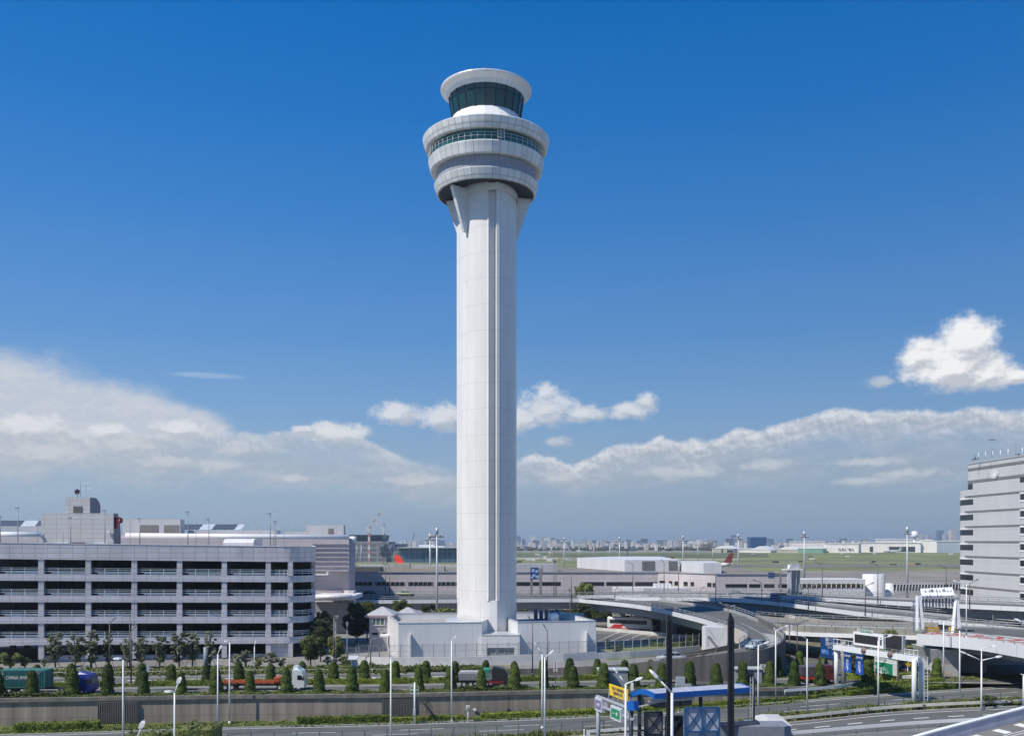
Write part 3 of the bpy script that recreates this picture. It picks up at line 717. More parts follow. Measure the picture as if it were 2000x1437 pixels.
# ---------------------------------------------------------------- flyovers
def deck(label, Ln, Lf, zt=.5, gd=1.5, gin=1.4, mat=ASP, piers=(), ph=0, style='steel', mark=True, fas=1.0, group=None, nsm=6, wallmode=False, name='flyover'):
    """Ln / Lf: near and far edge points (x, y, road level)"""
    Ln, Lf = cat_rom(Ln, nsm), cat_rom(Lf, nsm)
    th = T(name, label, 'elevated road', tuple((Ln[len(Ln)//2]+Lf[len(Lf)//2])/2 - Vector((0,0,6))), group)
    b = B(); b.ribbon(Ln, Lf, 0, 0); b.build('road_surface', mat, th, recalc=False)
    # slab and girder
    def sgn(A, Bc):
        return [(q-p).normalized() for p, q in zip(A, Bc)]
    inn = sgn([Vector((p.x,p.y,0)) for p in Ln], [Vector((p.x,p.y,0)) for p in Lf])
    b = B()
    V_ = lambda z: Vector((0,0,z))
    A = [p+V_(-.35) for p in Ln]; Bc = [p+V_(-.35) for p in Lf]
    G0 = [p+d*gin+V_(-.5) for p, d in zip(Ln, inn)]; G1 = [p-d*gin+V_(-.5) for p, d in zip(Lf, inn)]
    g0 = [p+d*.35+V_(-gd) for p, d in zip(G0, inn)]; g1 = [p-d*.35+V_(-gd) for p, d in zip(G1, inn)]
    b.ribbon(Ln, A); b.ribbon(A, G0); b.ribbon(G0, g0); b.ribbon(g0, g1); b.ribbon(g1, G1); b.ribbon(G1, Bc); b.ribbon(Bc, Lf)
    for i in (0, -1): b.face([Ln[i], A[i], G0[i], g0[i], g1[i], G1[i], Bc[i], Lf[i]])
    b.build('girder', GIRD, th)
    for P_, s in ((Ln, 1), (Lf, -1)):
        b = B(); P2 = [p + d*s*.12 for p, d in zip(P_, inn)]
        b.strip(P2, -fas*.3 if s == 1 else -.3, zt, .3); b.build('parapet', PM('aged_parapet_concrete', (.31,.30,.265), 2.4, 9, .06, .45, .85, (0,0), .06, .25) if style == 'concrete' else M('far_parapet_grey', (.36,.37,.38), .6, 0, .12, .5) if s == -1 else PM('steel_parapet', (.66,.68,.71), 6, 9, .05, .6, .4, (0,0), .02, .05), th)
        if style == 'concrete' and s == 1:
            b = B(); P3_ = [p - d*.06 for p, d in zip(P_, inn)]; b.strip(P3_, -.95, -.3, .2); b.build('fascia', W8, th)
        b = B()
        for p, d in walk(P2, 2.4): b.tube(p+V_(zt), p+V_(zt+.8), .06, .05, 4)
        for a, c in zip(P2, P2[1:]):
            b.tube(a+V_(zt+.77), c+V_(zt+.77), .055, .055, 4, 0, False); b.tube(a+V_(zt+.4), c+V_(zt+.4), .05, .05, 4, 0, False)
        b.build('railing', GS, th)
    if mark:
        b = B()
        for t_ in (.1, .9):
            A = lerpl(Ln, Lf, t_); b.ribbon(A, [p+Vector((0,.16,0)) for p in A], 0, .012)
        b.build('lane_line', LINE, th, recalc=False)
    for (x, y, zt_, wx, wy) in piers:
        b = B(); b.ob(x, y, 0, zt_-2.2, wx, wy, 0, 0); b.hexa([(x-wx/2,y-wy/2,zt_-2.2),(x+wx/2,y-wy/2,zt_-2.2),(x+wx/2,y+wy/2,zt_-2.2),(x-wx/2,y+wy/2,zt_-2.2),(x-wx/2-.9,y-wy/2-.4,zt_),(x+wx/2+.9,y-wy/2-.4,zt_),(x+wx/2+.9,y+wy/2+.4,zt_),(x-wx/2-.9,y+wy/2+.4,zt_)])
        b.build('pier', M('pier_concrete', (.5,.51,.52), .7, 0, .1, .4), th)
    return th
main_n = [(-75,219,5.9),(-34,218,5.9),(-8,218.5,6.05),(4,219,6.15),(16,219,6.15)]
main_f = [(-75,243,5.9),(-34,243,5.9),(-8,243,6.05),(4,243,6.15),(16,243,6.15)]
deck('long elevated road passing behind the tower and in front of the low terminal', main_n, main_f, piers=[(5.5,227,4.6,2.6,4),(-15,227,4.6,2.6,4),(-30,227,4.6,2.4,4)])
# ramp that peels off, hooks round and comes back towards the tower
ri = [(15.4,218.6,6.15),(26.8,198.6,6.05),(32.8,173.3,5.75),(34.9,160.5,5.45),(36.3,151.7,5.05),(36.2,146,4.65),(33.8,141.5,4.05)]
ro = [(31,222,6.35),(41.8,193,6.15),(43.6,168.6,5.75),(43.2,153,5.15),(41.6,144.5,4.6),(38.9,138.8,4.1),(35.4,136.2,3.65)]
deck('curved ramp peeling off the elevated road and bending right behind the black pillars', ri, ro, piers=[(25.6,226.5,4.6,2.8,3.4),(34.3,208,4.4,3.0,4)], nsm=8)
# its lower end on retained walls
r2i = [(33.8,141.5,4.05),(30.3,140.6,3.5),(26,140.2,2.8),(20,141,1.8),(13,143,.8),(6,145.5,.25),(-2,146,.08)]
r2o = [(35.4,136.2,3.65),(29.3,135.3,3.1),(22,136,2.2),(14.4,138.8,1.1),(6.2,141.6,.3),(0,141.9,.12),(-4,142,.08)]
Li, Lo = cat_rom(r2i, 6), cat_rom(r2o, 6)
rr = T('ramp', 'foot of the curved ramp running down to ground level on dark retaining walls', 'road ramp', (15, 140, 0))
b = B(); b.ribbon(Lo, Li); b.build('road_surface', ASP, rr, recalc=False)
DKW = PM('dark_wall_concrete', (.15,.145,.14), 5.5, 9, .04, .6, .85, (0,0), .06, .4, streak=1)
def wallup(b, P_, base, top, th=.35):
    for p, q in zip(P_, P_[1:]):
        d = (q-p); d.z = 0; d.normalize(); nn = Vector((-d.y, d.x, 0))*th/2
        b.hexa([(p.x-nn.x,p.y-nn.y,base),(q.x-nn.x,q.y-nn.y,base),(q.x+nn.x,q.y+nn.y,base),(p.x+nn.x,p.y+nn.y,base),(p.x-nn.x,p.y-nn.y,p.z+top),(q.x-nn.x,q.y-nn.y,q.z+top),(q.x+nn.x,q.y+nn.y,q.z+top),(p.x+nn.x,p.y+nn.y,p.z+top)])
lo_full = cat_rom([ro[2], ro[3], ro[4], ro[5]] + r2o, 6)
b = B(); wallup(b, lo_full, 0, .75); b.build('outer_wall', DKW, rr)
b = B(); wallup(b, [p for p in Li if p.z > 2.4], 0, .7); b.build('inner_wall', M('brown_wall', (.1,.085,.07), .85, 0, .2, .5), rr)
b = B(); wallup(b, cat_rom([ri[3], ri[4], ri[5], ri[6]], 6), 0, .72, .3); b.build('inner_wall', PM('pale_wall_panels', (.5,.48,.44), 2.4, 9, .05, .6, .8, (0,0), .05, .2), rr)
b = B()
for t_ in (.1, .88): A = lerpl(Lo, Li, t_); b.ribbon(A, [p+Vector((0,.15,0)) for p in A], 0, .012)
lineo = lerpl(cat_rom(ri, 8), cat_rom(ro, 8), .66)
b.build('lane_line', LINE, rr, recalc=False)
b = B(); LI8, LO8 = cat_rom(ri, 8), cat_rom(ro, 8)
A = lerpl(LI8, LO8, .64); b.ribbon(A[18:], [p+Vector((-.1,-.12,0)) for p in A[18:]], 0, .014)
for i in range(26, len(LI8)):
    for s in (0, .5):
        if i+1 < len(LI8):
            a0 = LI8[i].lerp(LI8[i+1], s); o0 = LO8[i].lerp(LO8[i+1], s); a1 = LI8[i].lerp(LI8[i+1], s+.22); o1 = LO8[i].lerp(LO8[i+1], s+.22)
            p = a0.lerp(o0, .66); q = a0.lerp(o0, .86); r_ = a1.lerp(o1, .88); s_ = a1.lerp(o1, .68); z = Vector((0,0,.015)); b.face([p+z, q+z, r_+z, s_+z])
b.build('hatch_marking', LINE, rr, recalc=False)
# outer flyovers to the right
c1n = [(24,222,6.35),(44.8,207,7.1),(54,198,6.9),(59.4,188,6.6),(66,178,6.1),(74,173.5,5.5),(82.6,166,4.9),(94,158,4.2),(118,146,2.8)]
c1f = [(26,233,6.4),(47,218,7.1),(58,208,6.9),(65,198,6.7),(72,188.5,6.3),(80,182,5.8),(88,175,5.2),(99,167,4.5),(122,155,3.0)]
deck('elevated road sweeping right and downhill behind the white sign gantry', c1n, c1f, piers=[(52,204,5.1,5.0,3.2),(64,188,4.7,2.6,3),(75,180,4.1,2.6,3)], nsm=5)
c2n = [(16,232,6.17),(38,226,6.8),(60,212.5,7.4),(68,203,7.3),(78,187,7.5),(88,167,8.0),(100,148,8.3),(122,125,8.5)]
c2f = [(16,243,6.17),(40,241,6.8),(64,227,7.4),(76,215,7.3),(88,197,7.5),(98,176,8.0),(110,157,8.3),(132,132,8.5)]
deck('highest elevated road curving past the grey office block', c2n, c2f, piers=[(80,192,5.8,2.4,3),(88,178,6.2,2.4,3)], nsm=5)
dn = [(30,226,3.2),(38,196,4.0),(43.5,173,4.6),(47.5,161.5,4.9),(54.5,154.5,5.2),(60.5,150.5,5.4),(64,148,5.5)]
df = [(40,230,3.2),(47,201,4.0),(51.5,182,4.6),(56,173.5,4.9),(62.5,166.5,5.2),(68.5,162.5,5.4),(72,160,5.5)]
dd = deck('lower flyover with pale concrete parapets and hatched surface', dn, df, style='concrete', zt=.75, piers=[(56,160,3.5,3.4,4)], nsm=5)
b = B(); LI8, LO8 = cat_rom(dn, 5), cat_rom(df, 5)
for i in range(14, len(LI8)-1):
    for s in (0, .33, .66):
        a0 = LI8[i].lerp(LI8[i+1], s); o0 = LO8[i].lerp(LO8[i+1], s); a1 = LI8[i].lerp(LI8[i+1], s+.14); o1 = LO8[i].lerp(LO8[i+1], s+.14)
        z = Vector((0,0,.015)); b.face([a0.lerp(o0,.45)+z, a0.lerp(o0,.8)+z, a1.lerp(o1,.86)+z, a1.lerp(o1,.51)+z])
b.build('hatch_marking', LINE, dd, recalc=False)
en = [(60.7,142,5.9),(66,134.5,5.9),(67.6,125.5,5.9),(69.5,117,6.0),(72,104,6.1)]
ef = [(74,157,5.9),(84,148,5.9),(88,134,5.9),(91,121,6.0),(95,106,6.1)]
ee = deck('nearest flyover with broad white steel edge and red chevrons on its surface', en, ef, zt=.2, gd=1.9, gin=2.2, fas=4.6, nsm=6, piers=[(64.5,143.5,4.0,3.0,7)])
b = B(); b.ribbon(lerpl(cat_rom(en,6), cat_rom(ef,6), .06), lerpl(cat_rom(en,6), cat_rom(ef,6), .42), 0, .014); b.build('white_surfacing', M('pale_surfacing', (.5,.48,.45), .8, 0, .1, 1), ee, recalc=False)
b = B(); MID = lerpl(cat_rom(en, 12), cat_rom(ef, 12), .24)
for p, d in walk(MID, 3.0, 1.2):
    n_ = Vector((-d.y, d.x, 0)); z = Vector((0,0,.022))
    for s in (-1, 1): b.face([p+d*1.3+z, p+d*.1+z, p-d*1.3+n_*s*2.3+z, p-d*.1+n_*s*2.3+z])
b.build('chevron_marking', REDP, ee, recalc=False)
b = B(); b.prism([(63.5,147),(72,143.5),(74,152),(120,160),(120,163),(70,158)], 0, 4.0); b.build('abutment', CON, ee)
b = B(); b.ob(80, 136, 0, 4.0, 2, 6, .1); b.build('pier', M('pier_concrete', (.5,.51,.52), .7, 0, .1, .4), ee)
# corner flyover close to the camera
kn = [(31,66,3.2),(38,72,3.9),(44.5,80,4.5),(53,91,5.2),(66,106,6)]
kf = [(26,70,3.2),(33,77,3.9),(39,85,4.5),(47,97,5.2),(59,112,6)]
kl = [Q(1700,1467,84), Q(1800,1435,86), Q(1900,1408,88), Q(2000,1382,90), Q(2150,1342,93)]
kk = T('flyover', 'close flyover corner with a smooth lilac-grey parapet at the bottom right', 'elevated road', (44, 86, 0))
far_ = cat_rom([p - Vector((0,0,1.1)) for p in kl], 6)
near_ = [p + Vector((2.2,-8,0)) for p in far_]
b = B(); b.ribbon(near_, far_); b.build('road_surface', ASPL, kk, recalc=False)
b = B(); b.strip(far_, -.9, 1.1, .35); b.build('parapet', PM('lilac_parapet', (.42,.43,.52), 4, 9, .02, .7, .45, (0,0), .02, .06), kk)
b = B(); b.strip([p+Vector((0,0,1.1)) for p in far_], .003, .12, .5); b.build('parapet_cap', W8, kk)
b = B(); A = [p-Vector((0,0,.9)) for p in far_]; Bb_ = [p-Vector((0,0,.9)) for p in near_]; b.ribbon(A, Bb_); b.ribbon(near_, Bb_); b.build('slab', GIRD, kk)
b = B()
for t_ in (.3, .36): A = lerpl(far_, near_, t_); b.ribbon(A, [p+Vector((0,-.14,0)) for p in A], 0, .012)
for p, d in walk(lerpl(far_, near_, .07), 2.6, .6):
    b.face([p+Vector((0,0,.013)), p+d*.8+Vector((0,0,.013)), p+d*.8+Vector((.5,-1.5,.013)), p+Vector((.5,-1.5,.013))])
b.build('lane_line', LINE, kk, recalc=False)
for x, y in ((52, 86), (40, 78)):
    b = B(); b.ob(x, y, -3.4, 3.2, 1.6, 1.6); b.build('pier', CON, kk)
# ---------------------------------------------------------------- leaf builders
def leafball(rnd, ctrs, n, size, flat=.6):
    """leaf quads scattered in ellipsoid clumps (x,y,z,rx,ry,rz)"""
    b = B(); vol = [c[3]*c[4]*c[5] for c in ctrs]; tot = sum(v**.7 for v in vol)
    for c, v in zip(ctrs, vol):
        k = int(n * v**.7 / tot)
        for _ in range(k):
            while True:
                p = Vector((rnd.uniform(-1,1), rnd.uniform(-1,1), rnd.uniform(-1,1)))
                if .3 < p.length < 1: break
            if rnd.random() < .75: p = p.normalized() * rnd.uniform(.75, 1.03)
            nrm = (p + Vector((rnd.gauss(0,.5), rnd.gauss(0,.5), rnd.gauss(0,.5)+.3))).normalized()
            P0 = Vector((c[0]+p.x*c[3], c[1]+p.y*c[4], c[2]+p.z*c[5]))
            a = nrm.cross(Vector((rnd.random(), rnd.random(), rnd.random()))).normalized(); d = nrm.cross(a)
            s = size*rnd.uniform(.6, 1.3)
            b.face([P0-a*s, P0-d*s*flat, P0+a*s, P0+d*s*flat])
    return b
def mesh_of(b, mat, name='foliage'):
    me = bpy.data.meshes.new(name); me.from_pydata(b.v, [], b.f)
    for m in (mat if isinstance(mat, list) else [mat]): me.materials.append(m)
    me.polygons.foreach_set('material_index', b.m); return me
def topiary_mesh(seed, h=3.1, r=.86):
    rnd = random.Random(seed); b = B()
    def rad(z):     # tall bell with clipped, slightly tiered steps
        t_ = z/h; base = r*(1.0 - .47*t_)*(1 if t_ > .12 else .93+.6*t_)
        if t_ > .84: base *= math.sqrt(max(0, 1-((t_-.84)/.165)**2))
        return base*(1+.06*math.sin(z*(5.6+.3*(seed%3))+seed*1.3)) * (1.04 if t_ < .3 else 1)
    lump = [(rnd.uniform(0,6.28), rnd.uniform(.2,h*.9), rnd.uniform(-.08,.06)) for _ in range(16)]
    prof = [(.02, .05)] + [(rad(h*k/16)*.88, h*k/16+.03) for k in range(0, 16)] + [(.05, h*.97)]
    b.lathe(prof, 12, 0, 0, 0, True); b.uv = {}
    for _ in range(2300):
        z = h*rnd.random()**.95; a = rnd.uniform(0, 6.283)
        rr_ = rad(z)
        for (la, lz, lr) in lump:
            dd_ = math.hypot(math.sin((a-la)/2)*2*r, z-lz)
            if dd_ < .55: rr_ += lr*(1-dd_/.55)
        rr_ *= rnd.uniform(.87, 1.06)
        n_ = Vector((math.cos(a), math.sin(a), .35)) + Vector((rnd.gauss(0,.45), rnd.gauss(0,.45), rnd.gauss(0,.45))); n_.normalize()
        P0 = Vector((math.cos(a)*rr_, math.sin(a)*rr_, z)); u = n_.cross(Vector((0,0,1))).normalized(); v_ = n_.cross(u); s = rnd.uniform(.045,.09)
        b.face([P0-u*s, P0-v_*s, P0+u*s, P0+v_*s])
    return mesh_of(b, TOPI)
TOPS = [topiary_mesh(k, 3.2, .82+.05*(k % 3)) for k in range(6)]
trb = B(); trb.tube((0,0,-.1), (0,0,.5), .12, .1, 6); TRUNKS = mesh_of(trb, BARK, 'trunk')
random.seed(4)
def topiary(px, py, front, label, s=1.0):
    p = G(px, py, 0)
    if front: y = dW(p.x)+1.55
    else: y = dW(p.x)+9.0
    if p.x > 39: y = p.y
    x = XX(px, y)
    t_ = T('clipped_conifer', label, 'topiary tree', (x, y, .04), 'clipped conifers lining the road')
    s *= random.uniform(.9, 1.07)
    t_.rotation_euler = (random.uniform(-.03,.03), random.uniform(-.04,.04), 0)
    inst('foliage', random.choice(TOPS), t_, (0,0,0), random.uniform(0,6.28), (s*random.uniform(.93,1.07), s*random.uniform(.93,1.07), s*random.uniform(.95,1.05)))
    inst('trunk', TRUNKS, t_)
    return t_
fx = [(-2,1360),(62,1360),(142,1358),(210,1357),(281,1356),(354,1356),(422,1355),(489,1355),(560,1354),(623,1354),(687,1353),(752,1350),(818,1349),(880,1347),(941,1346),(1004,1346),(1063,1344),(1120,1342),(1178,1341),(1238,1341),(1292,1341),(1347,1340),(1400,1339),(1452,1339),(1503,1339),(1551,1338),(1602,1337),(1696,1334),(1829,1325)]
near = {0:'at the left picture edge',1:'overlapping the green container',2:'just left of the blue truck cab',3:'right of the blue truck cab',8:'in front of the red flatbed trailer',9:'right of the white truck cab',14:'overlapping the tipper truck body',15:'in front of the dark tipper cab',27:'under the sign gantry',28:'standing alone right of the sign gantry'}
for i, (x, y) in enumerate(fx):
    topiary(x, y, True, 'clipped cone tree, kerbside row, ' + ORD[i] + ' from left' + ((', ' + near[i]) if i in near else ''))
bx = [(2,1337),(71,1337),(139,1336),(212,1336),(276,1336),(335,1336),(402,1336),(468,1335),(529.5,1335),(590,1334),(651,1334),(712,1332),(771,1331),(832,1330),(888,1329),(948,1327),(1004,1326),(1060,1325),(1112,1325),(1166,1324),(1219,1324),(1270,1324),(1324,1324),(1375,1324),(1424,1324),(1471,1322),(1518,1322),(1562,1312),(1607,1318)]
for i, (x, y) in enumerate(bx):
    topiary(x, y, False, 'clipped cone tree in the median back row, ' + ORD[i] + ' from left', .98)
# loose trees
def limb_tree(seed, h, r, mat, n=4200, size=.16, clumps=26, low=.35, shape=1.0, sticks=False):
    rnd = random.Random(seed); cl = []
    tb = B(); tb.tube((0,0,-.1), (0,0,h*.45), .16, .1, 7)
    for k in range(clumps):
        a = k*2.399+rnd.random(); t_ = (k+.5)/clumps; z = h*(low+(1-low)*t_*.95)
        env = math.sin(math.pi*min(1, max(.12, (1-t_)*.85+.12)))**.6*shape
        q = r*env*rnd.uniform(.25, .85)
        x, y = math.cos(a)*q, math.sin(a)*q; s = r*rnd.uniform(.15,.34)
        cl.append((x, y, z, s, s, s*rnd.uniform(.5,.8)))
        tb.tube((0,0,max(.3, z*.72)), (x*.85, y*.85, z), .06, .025, 5)
    if sticks:
        for a in (.4, 2.4, 4.5): tb.tube((math.cos(a)*1.4, math.sin(a)*1.4, 0), (0,0,h*.4), .035, .035, 5)
    lf = leafball(rnd, cl, n, size)
    return mesh_of(lf, mat, 'crown'), mesh_of(tb, BARK, 'trunk')
TV = {
 'loose': [limb_tree(11, 6.4, 1.9, TREE2, 3400, .12, 28, .22, 1, True), limb_tree(12, 6.0, 1.8, TREE2, 3200, .12, 28, .24, 1, True), limb_tree(13, 6.7, 1.5, TREE2, 3000, .12, 28, .18, 1, True)],
 'dense': [limb_tree(21, 6.6, 3.0, TREE1, 6500, .17, 40, .3, 1, True), limb_tree(22, 5.6, 2.7, TREE1, 6000, .16, 36, .3)],
 'dark': [limb_tree(31, 8.5, 3.4, TREE3, 7500, .18, 44, .22), limb_tree(32, 6.0, 2.2, TREE3, 4200, .15, 30, .2)],
 'shrub': [limb_tree(41, 2.6, 1.5, TREE1, 1800, .1, 18, .25), limb_tree(42, 1.5, 1.1, WEED, 1300, .09, 14, .15), limb_tree(43, 3.4, 1.1, TREE2, 1500, .11, 18, .3)],
}
def tree(kind, v, x, y, h, label, name='tree', cat='tree', z=0, wid=1.0, group=None):
    cr, tr = TV[kind][v]
    zmax = max(vv.co.z for vv in cr.vertices); s = h/zmax
    t_ = T(name, label, cat, (x, y, z), group); a = random.uniform(0, 6.28)
    inst('crown', cr, t_, (0,0,0), a, (s*wid, s*wid, s)); inst('trunk', tr, t_, (0,0,0), a, (s*wid, s*wid, s)); return t_
def treeP(kind, v, px, py_base, py_top, label, d=None, z=0, wid=1.0, **k):
    if d is None: d = G(px, py_base, z).y
    h = ZZ(py_top, d) - z
    return tree(kind, v, XX(px, d), d, h, label, z=z, wid=wid, **k)
gtrees = [(20,1296,1272,'shrub',0,1.3,'low spreading shrub at the left edge before the car park'),(48,1296,1280,'shrub',0,1.0,'small bushy shrub left of the car park pillar'),
 (108,1296,1233,'loose',0,1.0,'tall loose tree before the second car park bay'),(147,1296,1239,'loose',1,1.1,'broad loose tree right of the tallest left tree'),(178,1296,1229,'loose',2,1.25,'tallest pale tree before the car park, at its left'),
 (212,1296,1228,'loose',2,.75,'thin dark tree behind the dark lamp post pair'),(86,1296,1284,'shrub',2,.9,'narrow light bush at the foot of the left pillar'),(248,1296,1245,'loose',1,.9,'loose tree just right of the two dark lamp posts'),
 (276,1296,1242,'loose',0,.95,'staked tree in the middle of the car park front'),(312,1296,1240,'loose',1,1.0,'staked tree with an open crown before the fourth bay'),(350,1296,1232,'loose',0,1.0,'staked tree with a high crown before the fourth pillar'),
 (376,1296,1234,'loose',1,1.0,'rounded loose tree left of the grey vent column'),(410,1296,1230,'loose',2,.95,'slim loose tree right of the grey vent column'),
 (462,1297,1275,'shrub',2,1.4,'open low shrub below the fifth bay'),(480,1297,1268,'shrub',2,1.4,'taller sprig-like shrub below the fifth bay'),(505,1298,1280,'shrub',0,1.0,'young light green shrub beside a white lamp'),
 (529,1298,1272,'shrub',2,1.6,'silvery shrub before the grey wall of the car park'),(548,1299,1284,'shrub',0,1.2,'low shrub with reddish tips near the car park end')]
for i, (x, yb, yt, k, v, wd, lb) in enumerate(gtrees): treeP(k, v, x, yb, yt, lb, d=147.5+(i % 3), wid=wd, group='trees before the car park')
treeP('dense', 0, 607, 1300, 1239, 'large rounded broadleaf tree at the right end of the car park', d=150, wid=1.0)
treeP('dark', 1, 626, 1296, 1222, 'dark pointed conifer behind the large rounded tree', d=157, wid=.8)
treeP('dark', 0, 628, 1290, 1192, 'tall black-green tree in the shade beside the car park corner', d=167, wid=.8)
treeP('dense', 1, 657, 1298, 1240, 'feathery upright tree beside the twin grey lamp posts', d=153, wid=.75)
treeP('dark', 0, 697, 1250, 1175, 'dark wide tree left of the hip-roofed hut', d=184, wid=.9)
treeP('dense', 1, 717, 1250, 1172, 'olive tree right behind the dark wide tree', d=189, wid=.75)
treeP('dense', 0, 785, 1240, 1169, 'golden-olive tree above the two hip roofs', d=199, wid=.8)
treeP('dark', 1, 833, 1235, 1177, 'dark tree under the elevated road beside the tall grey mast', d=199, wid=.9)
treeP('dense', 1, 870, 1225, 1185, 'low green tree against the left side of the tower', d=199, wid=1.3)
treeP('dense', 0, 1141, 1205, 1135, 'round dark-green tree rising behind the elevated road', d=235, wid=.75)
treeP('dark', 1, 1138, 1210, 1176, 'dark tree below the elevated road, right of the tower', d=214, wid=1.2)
treeP('dense', 0, 1690, 1330, 1228, 'bushy green tree behind the white message board', d=142, wid=.68)
treeP('dense', 1, 1741, 1332, 1226, 'slim green tree rising between the two message boards', d=142, wid=.5)
treeP('dark', 1, 1672, 1322, 1272, 'dark tree seen between the two blue lane signs', d=137, wid=.7)
treeP('dense', 1, 1715, 1322, 1285, 'half-shaded tree beside the green direction sign', d=138, wid=.8)
treeP('dark', 1, 1776, 1310, 1290, 'small brownish tree right of the green direction sign', d=148, wid=1.6)
treeP('shrub', 0, 728, 1312, 1292, 'reddish low shrub between the back row cone trees', d=147)
for i, (px, py, yt, w_, lb) in enumerate([(800,1312,1300,1.0,'small shrub by the fence wall under the base building'),(675,1300,1278,1.2,'bright green bush beside the white post box hut'),(640,1302,1280,1.3,'leafy bush below the feathery upright tree'),(1204,1280,1255,1.2,'dark shrub inside the coach park fence'),(1352,1265,1238,.9,'pale sapling in front of the small grey shed'),(1185,1268,1247,.8,'upright dark bush at the coach park corner')]):
    treeP('shrub', i % 3, px, py, yt, lb, d=G(px, py).y, wid=w_, name='shrub', cat='shrub')
# far tree clumps seen under the flyover
for i, (px, h_) in enumerate(((1509,3.6),(1519,3.2),(1529,3.6),(1497,2.4))):
    tree('dark', 1, XX(px, 236), 236, h_, 'clipped dark conifer under the far flyover, ' + ORD[i] + ' of four', name='conifer', wid=.6)
# hedges
def hedge(P_, wd, h, label, seed, mat=HEDGE, dens=26, size=.1, name='hedge', bump=.05):
    rnd = random.Random(seed); b = B()
    P_ = [Vector(p) for p in P_]; b.strip(P_, 0, h-.06, wd-.12)
    for p, q in zip(P_, P_[1:]):
        Ln_ = (q-p).length; d = (q-p).normalized(); s_ = Vector((-d.y, d.x, 0)).normalized()
        per = wd + 2*h
        for _ in range(int(Ln_*per*dens)):
            t_ = rnd.random(); u = rnd.uniform(0, per); c = p.lerp(q, t_)
            wav = bump*math.sin(c.x*2.1+seed)+bump*math.sin(c.x*5.3)
            if u < h: P0 = c - s_*wd/2 + Vector((0,0,u)); nn = -s_
            elif u < h+wd: P0 = c + s_*(u-h-wd/2) + Vector((0,0,h+wav)); nn = Vector((0,0,1))
            else: P0 = c + s_*wd/2 + Vector((0,0,u-h-wd)); nn = s_
            P0 += nn*rnd.uniform(-.1,.05)
            nn = (nn + Vector((rnd.gauss(0,.5), rnd.gauss(0,.5), rnd.gauss(0,.5)))).normalized()
            a = nn.cross(Vector((rnd.random(), rnd.random(), 1))).normalized(); e_ = nn.cross(a); k = size*rnd.uniform(.6,1.3)
            b.face([P0-a*k, P0-e_*k, P0+a*k, P0+e_*k])
    return tag(b.build(name, mat, None, recalc=False), label, 'hedge')
def lowP(x0, x1, off_, n=8):
    return [Vector((x0+(x1-x0)*k/n, tab(FX, x0+(x1-x0)*k/n)+off_, zlow(x0+(x1-x0)*k/n))) for k in range(n+1)]
hedge(lowP(XX(33,116.5), XX(190,117.5), 2.2, 5), 1.5, 1.0, 'boxy bright-topped hedge at the foot of the wall, far left', 1, dens=60)
hedge(lowP(XX(579,120.5), XX(760,122), 1.5, 6), 1.3, .9, 'long boxy hedge at the foot of the wall, left of the grille', 2, dens=50)
hedge(lowP(XX(762,122), XX(905,124), 1.6, 6), 1.3, .55, 'low hedge below the grille and the small mast', 3, dens=50)
hedge(lowP(XX(938,122), XX(1160,125.5), 1.5, 8), 1.4, .7, 'rough-topped hedge below the wall, left of the blue canopy', 4, dens=40, bump=.12)
hedge(lowP(XX(1162,125), XX(1480,127), 1.1, 10), 1.0, .6, 'low hedge behind the blue canopy, foot of the wall', 5, dens=40, bump=.12)
hedge(lowP(XX(1484,127.5), XX(1600,128.5), 1.2, 6), 1.0, .55, 'low hedge at the end of the retaining wall', 6, dens=40, bump=.12)
hedge(lowP(XX(1660,129), XX(1868,132), 1.3, 8), 1.4, .8, 'lower of two parallel hedges right of the gantry', 7, dens=40, bump=.1)
hedge([p + Vector((0,2.2,.6)) for p in lowP(XX(1690,129), XX(1860,132), 1.3, 8)], 1.3, .75, 'upper of two parallel hedges right of the gantry', 8, dens=40, bump=.12)
def med(x0, x1, d, n=8): return [Vector((x0+(x1-x0)*k/n, dW(x0+(x1-x0)*k/n)+d, .04)) for k in range(n+1)]
segs = [(100,208),(290,352),(357,420),(425,480),(487,555),(596,688),(690,742),(757,880),(1012,1058),(1125,1172),(1240,1290),(1330,1400),(1405,1500)]
for i, (a, c) in enumerate(segs):
    hedge(med(XX(a,130), XX(c,131), 8.3, 4), 1.1, .85, 'trimmed median hedge piece, ' + ORD[i] + ' from the left', 20+i, dens=34)
hedge([G(1655,1325), G(1720,1328), G(1790,1322)], 1.2, .8, 'hedge under the green direction sign', 40, dens=30)
hedge([G(1268,1262), G(1330,1262), G(1372,1259)], 1.2, .8, 'hedge on the lawn before the small grey shed', 41, dens=30)
hedge([G(1480,1213,2), G(1530,1213,2)], 2.0, 1.5, 'clipped bushes under the far flyover', 42, dens=14, bump=.3)
hedge([(58,190,.5),(64,184,.5),(70,178,.5),(76,172,.5)], 3.0, 2.6, 'long overgrown shrub bed under the right-hand flyover', 43, TREE1, 12, .16, bump=.4)
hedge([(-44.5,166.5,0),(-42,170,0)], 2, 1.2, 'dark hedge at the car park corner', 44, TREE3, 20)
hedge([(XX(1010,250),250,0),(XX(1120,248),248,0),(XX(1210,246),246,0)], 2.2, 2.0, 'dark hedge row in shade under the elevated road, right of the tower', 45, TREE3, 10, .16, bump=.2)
hedge([(XX(1215,236),236,0),(XX(1300,234),234,0),(XX(1400,232),232,0)], 2.0, 1.5, 'dark hedge row beyond the ramp piers', 46, TREE3, 10, .16, bump=.2)
